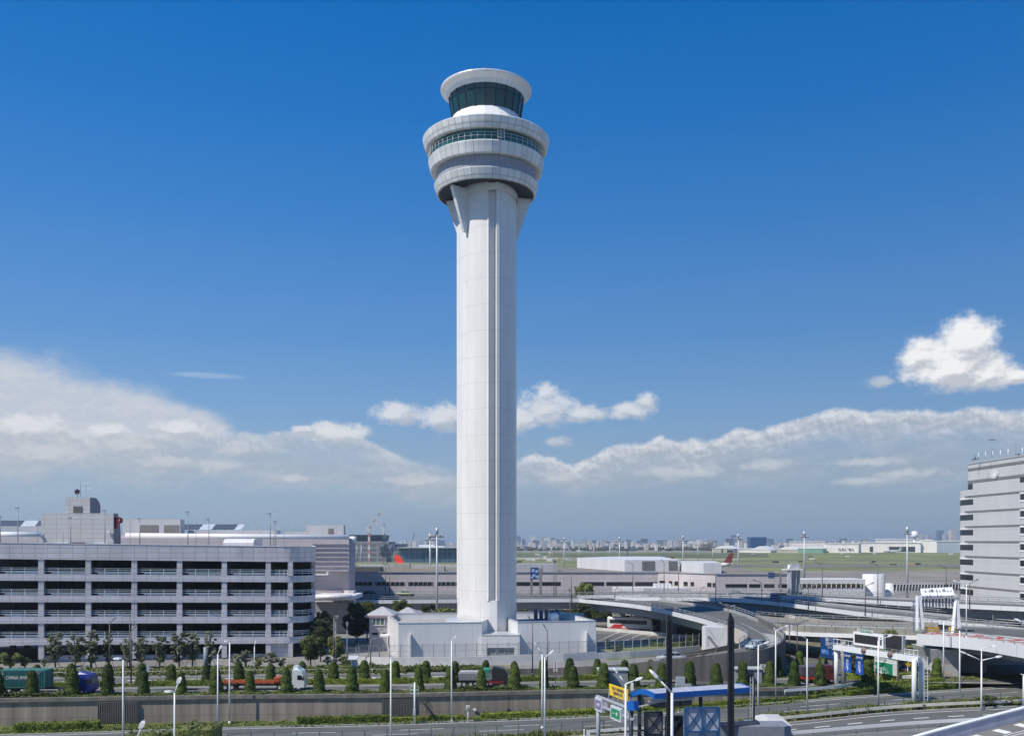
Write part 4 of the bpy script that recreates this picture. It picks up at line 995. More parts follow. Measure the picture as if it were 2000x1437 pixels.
# rough planting: uncountable
def tuft(P_, wd, hmax, n, seed, name, mat=WEED, blade=.05):
    rnd = random.Random(seed); b = B(); tot = len(P_)-1
    for _ in range(n):
        i = rnd.randrange(tot); c = P_[i].lerp(P_[i+1], rnd.random()) + Vector((0, rnd.uniform(-wd/2, wd/2), 0))
        m_ = .5+.5*mnoise.noise(Vector((c.x*.45+seed, c.y*.6, 0)))
        if rnd.random() > m_*1.5: continue
        h = hmax*rnd.uniform(.25,1)*(m_+.15); a = rnd.uniform(0,6.28); dxx, dyy = math.cos(a), math.sin(a); lean = h*rnd.uniform(.05,.6)
        b.face([c+Vector((-dyy*blade, dxx*blade, 0)), c+Vector((dyy*blade, -dxx*blade, 0)), c+Vector((dxx*lean+dyy*blade*.6, dyy*lean-dxx*blade*.6, h)), c+Vector((dxx*lean-dyy*blade, dyy*lean+dxx*blade, h*.95))])
        if rnd.random() < .5:
            q = c + Vector((dxx*lean*.8, dyy*lean*.8, h*rnd.uniform(.4,1))); k = blade*2
            b.face([q+Vector((-k,0,0)), q+Vector((0,-k,k*.6)), q+Vector((k,0,0)), q+Vector((0,k,k))])
    return tag(b.build(name, mat, None, recalc=False), kind='stuff')
def Lx(L_, x0, x1): return [p for p in L_ if x0 <= p.x <= x1]
tuft(Lx(lerpl(LM, LN, .5), -62, 33), 2.4, .7, 9000, 1, 'weeds')
tuft(Lx(lerpl(LM, LN, .55), 30, 110), 2.8, 1.15, 15000, 2, 'weeds')
tuft(Lx(lerpl(LF, LW, .45), -65, 40), 3.6, .35, 14000, 3, 'rough_grass', M('grass_blade', (.13,.17,.04), .8, 0, .4, 1), .06)
tuft(offW(1.4, -66, 39), 2.2, .4, 14000, 4, 'rough_grass', M('grass_blade', (.13,.17,.04), .8, 0, .4, 1), .06)
tuft(offW(9.3, -70, 45), 3.4, .45, 16000, 5, 'rough_grass', M('grass_blade', (.13,.17,.04), .8, 0, .4, 1), .06)
tuft(offW(22, -84, -16), 7, .9, 18000, 6, 'undergrowth', TREE1, .09)
tuft([Vector((x, tab(WX, x)+1.2, zlow(x)*.4)) for x in range(40, 90, 3)], 3.2, .7, 9000, 7, 'undergrowth', WEED, .07)
tuft([G(x, 1309) for x in (620,700,780,860,940)], 4.5, 1.0, 6000, 12, 'undergrowth', TREE1, .09)
tuft(offW(1.5, -66, -57, 6), 1.6, .9, 3500, 8, 'weeds', TREE1, .08)
tuft(offW(1.5, -8, 2, 6), 1.6, .8, 2500, 9, 'weeds', TREE1, .08)
# shrubs with their own outline along the near side
for i, (px, py, yt, w_, lb) in enumerate([(1577,1412,1386,1.1,'spiky weed shrub at the foot of a white lamp post'),(1690,1405,1388,1.0,'small weed shrub on the guard rail'),(1800,1392,1372,1.5,'bushy weeds right beside the gantry leg'),(1925,1385,1355,1.8,'large weedy bush near the double lamp post'),(1972,1380,1358,1.6,'weedy bush at the right picture edge')]):
    x = XX(px, 117); treeP('shrub', [0,1,1,0,1][i], px, py, yt, lb, d=tab(MX, x)+1.2, z=zlow(x), wid=w_, name='shrub', cat='shrub')
hedge([Q(345,1448,104)-Vector((0,0,.6)), Q(425,1446,104)-Vector((0,0,.6))], 3.4, 2.2, 'rounded dark bush cut off by the bottom edge, lower left', 50, TREE1, 34, .12, bump=.3)
hedge([Q(250,1448,103)-Vector((0,0,.6)), Q(330,1446,103)-Vector((0,0,.6))], 2.4, 1.5, 'lower bush left of the rounded dark bush at the bottom edge', 51, TREE1, 30, .12, bump=.25)
# ---------------------------------------------------------------- car park building
GP_ = PM('garage_cladding', (.65,.63,.655), 1.92, .86, .035, .5, .5, (.2,.05), .05, .17)
GPL = PM('garage_band_cladding', (.60,.59,.63), 1.92, 9, .035, .5, .5, (.2,0), .03, .1)
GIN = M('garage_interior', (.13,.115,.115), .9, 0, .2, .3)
RAILM = M('pale_blue_rail', (.6,.7,.78), .45, 0, .08, 1)
a0, a1 = Vector((-96.0, 151.5, 0)), Vector((-38.2, 163, 0))
gd_ = (a1-a0).normalized(); gn = Vector((-gd_.y, gd_.x, 0))
gz = lambda s: -.0145*(s)      # slight fall along the front, as surveyed from the picture
gar = T('car_park_building', 'multi-storey car park with open decks, pale blue rails and a rounded corner', 'car park', (-70, 165, 0))
Lg = (a1-a0).length
def gp(s, n, z): return a0 + gd_*s + gn*n + Vector((0,0,z + .9 + gz(s)))
R_ = 5.0
def front(nn=9):   # front outline incl. rounded corner: list of (x,y) offsets s,n
    P = [(s, 0) for s in (0, Lg*.25, Lg*.5, Lg*.75, Lg-1.0)]
    for k in range(1, nn+1):
        a = math.pi/2*k/nn; P.append((Lg-1.0+R_*math.sin(a), R_*(1-math.cos(a))))
    P.append((Lg-1.0+R_, 26)); return P
FO = front()
def gband(b, z0, z1, out, th, m=0):
    P = [gp(s, n, 0) for s, n in FO]
    Pn = offs(P, -out); Pb = offs(P, th-out)
    for i in range(len(P)-1):
        p, q, r, s = Pn[i], Pn[i+1], Pb[i+1], Pb[i]
        b.hexa([p+Vector((0,0,z0)), q+Vector((0,0,z0)), r+Vector((0,0,z0)), s+Vector((0,0,z0)), p+Vector((0,0,z1)), q+Vector((0,0,z1)), r+Vector((0,0,z1)), s+Vector((0,0,z1))], m)
LV = [2.35, 5.85, 9.35, 12.85]     # undersides of the bands
b = B(); gband(b, 16.35, 18.95, .1, .5); b.build('roof_parapet', GP_, gar)
b = B(); gband(b, 18.953, 19.05, .16, .62); b.build('coping', W8, gar)
for z in LV:
    b = B(); gband(b, z, z+.62, .1, .45); gband(b, z+.623, z+1.12, 0, .35); b.build('floor_band', GPL, gar)
b = B()
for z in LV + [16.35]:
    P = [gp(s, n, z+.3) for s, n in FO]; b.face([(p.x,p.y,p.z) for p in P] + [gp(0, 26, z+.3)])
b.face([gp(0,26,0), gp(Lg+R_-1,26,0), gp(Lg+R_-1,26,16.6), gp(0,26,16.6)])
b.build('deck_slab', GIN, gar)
b = B()
P = [gp(s, n, 18.2) for s, n in FO]; b.face(P + [gp(0, 26, 18.2)]); b.build('roof_deck', M('roof_deck_surface', (.3,.3,.3), .8, 0, .15, .3), gar)
# columns
cols_px = [80,172,262,350.5,438,524,567,-11,-102]
def s_of(px):      # distance along the facade seen at px
    t_ = (px-HX)/F; # a0.x + gd.x s = t (a0.y + gd.y s)
    return (t_*a0.y - a0.x)/(gd_.x - t_*gd_.y)
cs = sorted(s_of(p) for p in cols_px if s_of(p) > -1)
for s in cs:
    b = B()
    for i, z in enumerate([0]+[z+1.12 for z in LV]):
        z1 = ([*LV, 16.35])[i]
        b.hexa([gp(s-.42, .0, z), gp(s+.42, .0, z), gp(s+.42, .8, z), gp(s-.42, .8, z), gp(s-.42, .0, z1), gp(s+.42, .0, z1), gp(s+.42, .8, z1), gp(s-.42, .8, z1)])
    b.build('column', GP_, gar)
for k in range(1, 5):
    for i, z in enumerate([0]+[z+1.12 for z in LV]):
        b = B(); z1 = ([*LV, 16.35])[i]; x, n = Lg+R_-1.3, 5+k*5
        b.hexa([gp(x-.3, n, z), gp(x+.3, n, z), gp(x+.3, n+1.2, z), gp(x-.3, n+1.2, z), gp(x-.3, n, z1), gp(x+.3, n, z1), gp(x+.3, n+1.2, z1), gp(x-.3, n+1.2, z1)])
        b.build('side_column', GP_, gar)
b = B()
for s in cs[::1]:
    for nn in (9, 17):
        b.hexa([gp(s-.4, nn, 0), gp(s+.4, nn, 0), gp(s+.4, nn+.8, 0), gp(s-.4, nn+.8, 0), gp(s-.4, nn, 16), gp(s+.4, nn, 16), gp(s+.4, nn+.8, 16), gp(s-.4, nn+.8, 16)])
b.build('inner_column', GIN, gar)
edges = cs + [Lg-1.2]
for z in LV:
    for i in range(len(cs)):
        s0, s1 = cs[i]+.45, (cs[i+1]-.45 if i+1 < len(cs) else Lg-1.0)
        if s1 - s0 < 1: continue
        b = B(); zt = z+1.12
        for h_ in (.75, .42): b.beam(gp(s0, .25, zt+h_), gp(s1, .25, zt+h_), .09, .1 if h_ < .5 else .07)
        n_ = max(2, round((s1-s0)/1.9))
        for k in range(n_+1): s = s0+(s1-s0)*k/n_; b.beam(gp(s, .25, zt), gp(s, .25, zt+1.0), .07, .07)
        b.beam(gp(s0+1.0 if s1-s0 > 4 else s0, .5, zt+.2), gp(s1-.1, .5, zt+.2), .12, .2)
        b.beam(gp(s0, .25, zt+1.0), gp(s1, .25, zt+1.0), .05, .05)
        b.build('guard_rail', RAILM, gar)
    b = B(); Pc = [gp(s, n, z+1.12) for s, n in FO[4:]]; Pc = offs(Pc, .25)
    for h_ in (.75, .42, 1.0):
        for p, q in zip(Pc, Pc[1:]): b.beam(p+Vector((0,0,h_)), q+Vector((0,0,h_)), .09, .08)
    for p in Pc[:-1:2]: b.beam(p, p+Vector((0,0,1)), .07, .07)
    b.build('guard_rail', RAILM, gar)
# ground floor screen wall and dark glazing
b = B(); b.hexa([gp(s_of(528), .5, 0), gp(s_of(562), .5, 0), gp(s_of(562), .9, 0), gp(s_of(528), .9, 0), gp(s_of(528), .5, 2.34), gp(s_of(562), .5, 2.34), gp(s_of(562), .9, 2.34), gp(s_of(528), .9, 2.34)]); b.build('infill_wall', GP_, gar)
b = B()
for a_, c_ in ((84,168),(176,258),(266,346),(354,434),(442,520)):
    b.hexa([gp(s_of(a_), 1.4, -.9), gp(s_of(c_), 1.4, -.9), gp(s_of(c_), 1.6, -.9), gp(s_of(a_), 1.6, -.9), gp(s_of(a_), 1.4, .45), gp(s_of(c_), 1.4, .45), gp(s_of(c_), 1.6, .45), gp(s_of(a_), 1.6, .45)])
b.build('low_wall', GP_, gar)
# stair and lift tower on the roof
ht = PM('stair_tower_cladding', (.52,.52,.52), 2.1, .82, .03, .6, .5, (0,0), .03, .05)
d0 = 166.0
def bl(b, px0, px1, py0, py1, d, dep, m=0):   # block from its front face
    b.box(XX(px0,d), d, ZZ(py1,d), XX(px1,d), d+dep, ZZ(py0,d), m)
def stair(x0, x1, yt, yb, d, dep, nm):
    X0, X1, Z0, Z1 = XX(x0,d), XX(x1,d), ZZ(yb,d), ZZ(yt,d)
    P = [(d,Z0),(d+dep,Z0)] + [(d+dep*(1-.42*(k/6)**2.2), Z0+(Z1-Z0)*(.4+.6*k/6)) for k in range(7)] + [(d,Z1)]
    n = len(P); b = B(); b.raw([(X0,p[0],p[1]) for p in P]+[(X1-.03,p[0],p[1]) for p in P], [tuple(range(n))]+[(k,(k+1)%n,n+(k+1)%n,n+k) for k in range(n)]); b.build('stair_tower', ht, gar)
    b = B(); b.raw([(X1-.027,p[0],p[1]) for p in P]+[(X1,p[0],p[1]) for p in P], [tuple(range(n,2*n))]+[(k,(k+1)%n,n+(k+1)%n,n+k) for k in range(n)]); b.build('curved_glazed_side', M('dark_blue_cladding', (.14,.16,.2), .35, 0, .1, .5), gar)
stair(80, 222, 1002, 1078, d0, 3.0, 0); stair(128, 176, 971, 1001.5, d0+.4, 4.2, 1)
b = B(); b.box(XX(143,d0+.3), d0+.3, ZZ(1002.5,d0+.3), XX(160,d0+.3), d0+.42, ZZ(988.5,d0+.3)); b.build('louvre_window', M('brown_grey_louvre', (.12,.12,.115), .6), gar)
b = B(); bl(b, 106.5, 133, 1059.5, 1066, d0-.25, .2); bl(b, 181, 209, 1059.5, 1066, d0-.25, .2); b.build('white_panel', W8, gar)
b = B(); bl(b, 138, 165, 1059, 1067, d0-.25, .2); b.build('doorway', M('dark_doorway', (.04,.03,.03), .7), gar)
b = B(); b.beam(Q(213,1038,d0-.3), Q(221,1048,d0-.1), .12, .12); b.ob(*Q(212,1037,d0-.4)[:2], ZZ(1040,d0), ZZ(1036,d0), .5, .4); b.build('flood_lamp', W8, gar)
def text(name, s, size, mat, parent=None, M4=None, ext=.02, align='CENTER', sx_=1.0):
    cu = bpy.data.curves.new(name, 'FONT'); cu.body = s; cu.size = size; cu.extrude = ext; cu.align_x = align; cu.align_y = 'CENTER'; cu.resolution_u = 3
    o = bpy.data.objects.new('tmp', cu); C.objects.link(o); bpy.context.view_layer.update()
    me = bpy.data.meshes.new_from_object(o.evaluated_get(bpy.context.evaluated_depsgraph_get())); bpy.data.objects.remove(o)
    me.materials.clear(); me.materials.append(mat)
    me.transform(M4 @ Matrix.Diagonal((sx_,1,1,1)) if M4 is not None else Matrix()); 
    if parent: me.transform(Matrix.Translation(-ROOT.get(parent, Vector((0,0,0)))))
    n = bpy.data.objects.new(name, me); C.objects.link(n)
    if parent: n.parent = parent
    return n
def facing(p, az=0, tilt=0):     # upright text frame at p facing the camera side, turned by az
    return Matrix.Translation(p) @ Matrix.Rotation(az, 4, 'Z') @ Matrix.Rotation(R(90)+tilt, 4, 'X')
text('letter_sign', 'P', 2.9, M('red_sign', (.45,.04,.04), .4), gar, facing(Q(231.5,1022,d0+.9), R(50)), .25)
b = B(); b.tube(Q(151,971,d0+2), Q(151,962,d0+2), .05, .05, 6); b.lathe([(.02,0),(.55,.1),(.75,.3)], 14); 
b2 = B(); c_ = Q(151.5,960.5,d0+2); 
for k in range(14):
    a, a2_ = 2*math.pi*k/14, 2*math.pi*(k+1)/14
    b2.face([c_+Vector((0,.25,0)), c_+Vector((.5*math.cos(a),-.1,.5*math.sin(a))), c_+Vector((.5*math.cos(a2_),-.1,.5*math.sin(a2_)))])
b2.tube(Q(151,971,d0+2), c_, .05, .05, 6); b2.tube(c_+Vector((0,.2,0)), c_+Vector((0,-.5,0)), .03, .03, 5)
tag(b2.build('satellite_dish', M('dark_dish', (.1,.1,.11), .5)), 'dark round satellite dish on top of the roof stair tower', 'satellite dish')
b = B(); b.tube(Q(157,970,d0+2), Q(157,932,d0+2), .05, .03, 5); tag(b.build('antenna', GS), 'tall thin whip antenna beside the satellite dish', 'antenna')
b = B(); b.tube(Q(168.5,970,d0+2.5), Q(168.5,943,d0+2.5), .05, .04, 5); b.beam(Q(160,954,d0+2.5), Q(181,954,d0+2.5), .1, .12); b.beam(Q(165,944,d0+2.5), Q(173,944,d0+2.5), .06, .06)
tag(b.build('antenna', W8), 'white cross-armed television antenna on the stair tower', 'antenna')
# roof lamp masts and lightning rods
mast = [(1,1004,1,'leftmost, cut by the edge'),(35,987,1,'tall, left of the roof stair tower'),(74,986,0,'thin rod touching the left edge of the stair tower'),(138,1006,1,'short, in front of the stair tower'),(205,992,1,'at the right part of the stair tower'),(254,993,0,'thin rod right of the red letter'),(273,1008,1,'short, second right of the red letter'),(367,995,1,'left one of the pair near the roof solar panels'),(383,995,0,'thin rod in the pair near the roof solar panels'),(408,1009,1,'short, left of the white rooflight hood'),(528,998,1,'thickest, left of three near the right end'),(535,1000,0,'thin rod between two lamp masts at the right end'),(538.5,1013,1,'shorter, right of three near the right end'),(555,1012,0,'lone thin rod towards the rounded corner')]
for px, py, lamp, lb in mast:
    d = 164 if px < 260 else 167; zb = 18.4 - .0145*(px*.085)
    b = B(); b.tube((XX(px,d), d, zb), (XX(px,d), d, ZZ(py,d)), .09 if lamp else .05, .06 if lamp else .03, 6)
    if lamp: q = Q(px-.5,py+5,d); b.ob(q.x-.1, q.y-.1, q.z-.12, q.z+.12, .5, .4)
    tag(b.build('lamp_mast' if lamp else 'lightning_rod', GS), ('roof lamp mast' if lamp else 'roof lightning rod') + ', ' + lb, 'lamp mast' if lamp else 'lightning rod', 'masts on the car park roof')
# white barrel hood on the roof
b = B(); dh = 166
X0, X1 = XX(436,dh), XX(495,dh); zb_, zt_ = ZZ(1074,dh), ZZ(1051.5,dh)
for k in range(8):
    a, c = math.pi/2*k/8, math.pi/2*(k+1)/8
    def pt(x, t_): 
        return Vector((x, dh+1.6*(1-math.sin(t_)) , zb_+(zt_-zb_)*(.62)+ (zt_-zb_)*.38*math.sin(t_) if True else 0))
    def pf(x, t_): return Vector((x, dh+1.8*(1-math.cos(t_)), zb_+(zt_-zb_)*(.6+.4*math.sin(t_))))
    b.face([pf(X0+.9*(1-math.cos(a)) if 0 else X0,a), pf(X1,a), pf(X1,c), pf(X0,c)], 0, True)
b.face([(X0,dh,zb_),(X1,dh,zb_),(X1,dh,zb_+(zt_-zb_)*.6),(X0,dh,zb_+(zt_-zb_)*.6)])
for X in (X0, X1): b.face([(X,dh,zb_)] + [(X, dh+1.8*(1-math.cos(math.pi/2*k/8)), zb_+(zt_-zb_)*(.6+.4*math.sin(math.pi/2*k/8))) for k in range(9)] + [(X,dh+6,zt_),(X,dh+6,zb_)])
b.face([(X0,dh+1.8,zt_),(X1,dh+1.8,zt_),(X1,dh+6,zt_),(X0,dh+6,zt_)])
tag(b.build('ramp_hood', PM('hood_cladding', (.74,.72,.73), 1.6, 9, .03, .7, .4), smooth=False), 'white rounded ramp hood standing on the car park roof', 'roof structure')
# ---------------------------------------------------------------- big terminal behind
TP = PM('terminal_cladding', (.56,.51,.53), 3.0, 2.2, .03, .6, .5, (0,0), .03, .08)
ter = T('terminal_building', 'long pinkish-grey airport terminal with rounded white roof edge behind the car park', 'terminal building', (-80, 225, 0))
dt = 215.0
def tz(x): return (x - XX(690,dt))*-.0092      # slight rise to the left
xL, xR = XX(-60,dt), XX(682,dt)
def slab(b, x0, x1, y0, y1, z0, z1, m=0, f=tz):
    b.hexa([(x0,y0,z0+f(x0)),(x1,y0,z0+f(x1)),(x1,y1,z0+f(x1)),(x0,y1,z0+f(x0)),(x0,y0,z1+f(x0)),(x1,y0,z1+f(x1)),(x1,y1,z1+f(x1)),(x0,y1,z1+f(x0))], m)
zt = ZZ(1047.5, dt)
xb_ = XX(690,dt+45); b = B(); b.hexa([(xL,dt+1.2,0),(xR,dt+1.2,0),(xb_,dt+45,0),(xL,dt+45,0),(xL,dt+1.2,zt-.1+tz(xL)),(xR,dt+1.2,zt-.1),(xb_,dt+45,zt-.1),(xL,dt+45,zt-.1+tz(xL))]); b.build('wall', TP, ter)
b = B(); slab(b, XX(530,dt), xR+.02, dt-.6, dt+1.3, ZZ(1115,dt), zt-.75); slab(b, xL, XX(530,dt), dt-.6, dt+1.3, zt-2.6, zt-.75); slab(b, xL, XX(622,dt), dt-.3, dt+1.3, ZZ(1090,dt), zt-4.2); b.build('front_panels', TP, ter)
b = B(); 
for y in (1062.5, 1071, 1080, 1088.5, 1097.5, 1106.5): z_ = ZZ(y,dt); b.box(XX(612,dt), dt-.85, z_-.12, xR-.3, dt-.6, z_+.12)
b.build('horizontal_fins', M('fin_grey', (.3,.28,.3), .5), ter)
b = B(); slab(b, xL, XX(622,dt), dt-.05, dt+1.25, zt-4.19, zt-2.62); slab(b, XX(608,dt), XX(622,dt), dt-.35, dt-.2, ZZ(1096,dt), ZZ(1089,dt)); b.build('window_band', GLS, ter)
b = B()
for x0, x1 in ((XX(-60,dt), XX(81,dt)), (XX(246,dt), xR)):
    p, q = Vector((x0, dt+.1, zt-.35+tz(x0))), Vector((x1, dt+.1, zt-.35+tz(x1))); b.tube(p, q, .72, .72, 16)
b.build('roof_edge_tube', PM('roof_edge_white', (.8,.8,.8), 2.2, 9, .03, .7, .3, (0,0), .02, .03), ter)
xe = XX(691.5, dt)
b = B(); b.prism([(xR+.003, dt-.4), (xe, dt+1.5), (XX(691.5,dt+46), dt+46), (xb_-.5, dt+46)], 0, zt-.9); b.build('end_wall', PM('end_wall_shaded_cladding', (.42,.39,.43), 3, 2.2, .03, .6, .5), ter)  # terminal cladding in a darker tone: the shade on this end is in its colour
b = B(); b.tube((xR, dt+1.6, zt-.7), (xe+.2, dt+1.6, zt-.7), .8, .8, 14); b.build('roof_edge_tube', W8, ter)
b = B(); slab(b, XX(600,dt), xe-.3, dt-4, dt+1, 5.0, 5.9); b.build('entrance_step', CON, ter)
b = B(); b.prism([(XX(681,dt-2),dt-3),(XX(692,dt-2),dt-3),(XX(692,dt-2),dt+.8),(XX(664,dt-2),dt+.8)], 5.9, 8.8); b.build('corner_plinth', TP, ter)
b = B(); slab(b, XX(612,dt), XX(645,dt), dt-2.6, dt-.9, ZZ(1122.5,dt), ZZ(1120.5,dt)); slab(b, XX(642,dt), XX(645,dt), dt-2.6, dt-.9, ZZ(1120.5,dt), ZZ(1116,dt)); b.build('canopy_shelf', W8, ter)
# roof level plant, skylights
b = B()
def rb(b, px0, px1, py0, py1, d, dep, m=0): slab(b, XX(px0,d), XX(px1,d), d, d+dep, ZZ(py1,d), ZZ(py0,d), m, lambda x: 0)
dr = dt+12
PRM = PM('plant_room_cladding', (.52,.53,.54), 3.5, 9, .03, .65, .5)
for a_ in ((240,352,1014,1042,dr,3), (598,671,1025.5,1049,dr,2.5), (556,600,1038,1050,dr+1,3), (366,540,1035,1049,dr+4,4)): b = B(); rb(b, *a_); b.build('roof_plant_room', PRM, ter)
for a_ in ((274,309,1025,1040),(320,349,1025,1040),(641,651,1032,1042)): b = B(); rb(b, *a_, dr-.1, .1); b.build('plant_louvre', M('plant_louvre', (.2,.19,.18), .6), ter)
def sky_l(x0, x1, col, name):
    b = B(); ya, yb = dr+6, dr+16; za, zb2 = ZZ(1034,ya), ZZ(1023.5,yb)
    b.face([(XX(x0,ya),ya,za),(XX(x1,ya),ya,za),(XX(x1+9,yb),yb,zb2),(XX(x0+9,yb),yb,zb2)]); b.build(name, col, ter)
SK1 = PM('skylight_glass', (.055,.065,.08), 1.4, 30, .12, 3.0, .55, (0,0), .1, .1); SK2 = PM('skylight_white', (.62,.66,.68), 1.4, 30, .12, .6, .4)
for x0, x1, c in ((352,388,SK1),(388,412,SK2),(413,457,SK1),(457,470,SK2)): sky_l(x0, x1, c, 'skylight')
b = B(); ya, yb = dr+10, dr+20
for x0, x1, c in ((-60,40,SK1),(40,68,SK2),(68,100,SK1)):
    b = B(); b.face([(XX(x0,ya),ya,ZZ(1027,ya)),(XX(x1,ya),ya,ZZ(1027,ya)),(XX(x1+9,yb),yb,ZZ(1016,yb)),(XX(x0+9,yb),yb,ZZ(1016,yb))]); b.build('skylight', c, ter)
b = B(); slab(b, XX(-60,dr+9), XX(100,dr+9), dr+9, dr+10, ZZ(1037,dr+9), ZZ(1027,dr+9), 0, lambda x: 0); b.build('skylight_kerb', LG, ter)
b = B()
for k in range(9): x = XX(560+k*6, dr); b.tube((x, dr+.4, zt), (x, dr+.4, zt+1.3), .04, .04, 4)
b.beam((XX(556,dr), dr+.4, zt+1.3), (XX(608,dr), dr+.4, zt+1.3), .06, .06); b.build('roof_railing', GS, ter)
# white barrel canopy beside the car park
b = B(); dc = 201; X0, X1 = XX(606,dc), XX(688,dc)
b.tube((X0, dc, ZZ(1165.5,dc)), (X1, dc, ZZ(1165.5,dc)), .55, .55, 16); b.box(X0, dc, ZZ(1172,dc), X1, dc+14, ZZ(1164,dc))
tag(b.build('canopy', PM('canopy_cladding', (.78,.78,.78), 1.1, 9, .03, .7, .35)), 'white barrel-edged canopy between car park corner and elevated road', 'canopy')
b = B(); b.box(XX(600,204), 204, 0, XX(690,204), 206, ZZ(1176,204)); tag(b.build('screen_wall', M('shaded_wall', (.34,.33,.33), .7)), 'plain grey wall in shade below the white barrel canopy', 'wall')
# ---------------------------------------------------------------- low terminal wing
LTP = PM('low_terminal_cladding', (.56,.51,.51), 3.6, 2.4, .03, .62, .55, (0,0), .03, .07)
lt = T('terminal_wing', 'low pinkish-grey terminal wing with a strip of dark windows behind the elevated road', 'terminal building', (10, 260, 0))
dl = 262.0
zr = ZZ(1117, dl)
def nx(px, d): return XX(px, d)
b = B(); p1 = (nx(692,dl), dl); p2 = (nx(1285,dl), dl); p3 = (nx(1398,247), 247); p4 = (nx(1545,247), 247)
b.prism([p1, p2, p3, p4, (p4[0], 312), (p1[0], 312)], 0, zr, 0, 1); b.build('wall', [LTP, M('gravel_roof', (.22,.2,.17), .9, 0, .2, .2)], lt)
b = B(); 
for a, c in ((p1,p2),(p2,p3),(p3,p4)): b.beam((a[0],a[1]-.02,zr+.06), (c[0],c[1]-.02,zr+.06), .5, .14)
b.build('coping', LG, lt)
b = B()
def win(px0, px1, py0, py1, d, b=b): b.box(nx(px0,d), d-.06, ZZ(py1,d), nx(px1,d), d+.1, ZZ(py0,d))
for a, c in ((693,728),(733,791),(797,846),(852,893),(1005,1095),(1140,1180),(1184,1236),(1240,1284)): b = B(); win(a, c, 1136, 1143, dl, b); b.build('window_band', GLS, lt)
for a, c in ((1417,1459),(1463,1485),(1492,1512),(1520,1540)): b = B(); win(a, c, 1140, 1147.5, 247, b); b.build('window_band', GLS, lt)
b = B()
e_ = Vector((p3[0]-p2[0], p3[1]-p2[1])); 
for t0, t1 in ((.03,.13),(.2,.26),(.3,.36),(.46,.53),(.58,.64),(.86,.93),(.95,.99)):
    a = (p2[0]+e_.x*t0, p2[1]+e_.y*t0); c = (p2[0]+e_.x*t1, p2[1]+e_.y*t1); z0 = zr-3.4; 
    nn = Vector((e_.y, -e_.x)).normalized()*.06; b = B()
    b.prism([(a[0]+nn.x,a[1]+nn.y),(c[0]+nn.x,c[1]+nn.y),(c[0]-nn.x,c[1]-nn.y),(a[0]-nn.x,a[1]-nn.y)], z0, z0+1.1); b.build('window', GLS, lt)
b = B()
for px in range(700, 890, 9): b.beam((nx(px,dl), dl-.09, ZZ(1143,dl)), (nx(px,dl), dl-.09, ZZ(1136,dl)), .12, .08)
b.build('window_mullion', LG, lt)
b = B(); b.prism([(nx(1127,306),306),(nx(1220,270),270),(nx(1327,270),270),(nx(1290,330),330),(nx(1200,330),330)], zr, ZZ(1095,270)+.3, 0); b.build('rooftop_box', PM('rooftop_box_cladding', (.62,.63,.66), 4.5, 9, .03, .7, .5), lt)
b = B(); b.prism([(nx(1327,268),264),(nx(1374,254),254),(nx(1409,254),254),(nx(1409,270),280),(nx(1340,270),280)], zr+.01, ZZ(1099,254), 0); b.build('rooftop_box', PM('rooftop_box_cladding', (.62,.63,.66), 4.5, 9, .03, .7, .5), lt)
for a, c in ((1254,1279),(1306,1323)): b = B(); b.box(nx(a,270), 269.9, zr+.3, nx(c,270), 270.02, zr+2.9); b.build('box_louvre', M('box_louvre', (.17,.17,.18), .5), lt)
b = B(); b.box(nx(990,270), 270, zr, nx(1089,270), 276, ZZ(1101,270)); b.build('rooftop_box', PM('rooftop_box2', (.45,.46,.5), 3.5, 9, .03, .7, .5), lt)
b = B(); b.box(nx(690,268), 266, zr, nx(745,268), 272, ZZ(1107,266)); b.build('roof_screen', M('dark_screen', (.12,.12,.13), .6), lt)
b = B()
for k in range(26): x = nx(745+k*3.6, 270); b.beam((x, 270, zr), (x, 270, zr+2.0+.5*(k%3==0)), .12, .12)
b.beam((nx(745,270),270,zr+1.6), (nx(838,270),270,zr+1.6), .1, .1); b.box(nx(768,271), 271, zr, nx(800,271), 274, zr+2.2); b.box(nx(836,271), 271, zr, nx(868,271), 276, zr+1.5); b.box(nx(768,271), 271.02, zr, nx(868,271), 274.1, zr+.9)
b.build('roof_plant', M('beige_plant', (.45,.43,.38), .6), lt)
# things in front of the wing
b = B(); b.prism([(nx(1196,256),256),(nx(1256,246),246),(nx(1350,246),246),(nx(1330,256),256)], 0, ZZ(1149,246)); tag(b.build('annex', PM('annex_white', (.66,.66,.67), 4, 9, .03, .7, .5)), 'low white annex in front of the pinkish wing, topped by air units', 'building')
for k in range(5):
    b = B(); px = 1277+k*7; b.box(nx(px,249), 249, ZZ(1149,246)-.1, nx(px+6,249), 250.4, ZZ(1139,249)); tag(b.build('air_unit', W8), 'white air conditioning unit on the low annex roof, ' + ORD[k] + ' of five from the left', 'air conditioner', 'air units on the annex roof')
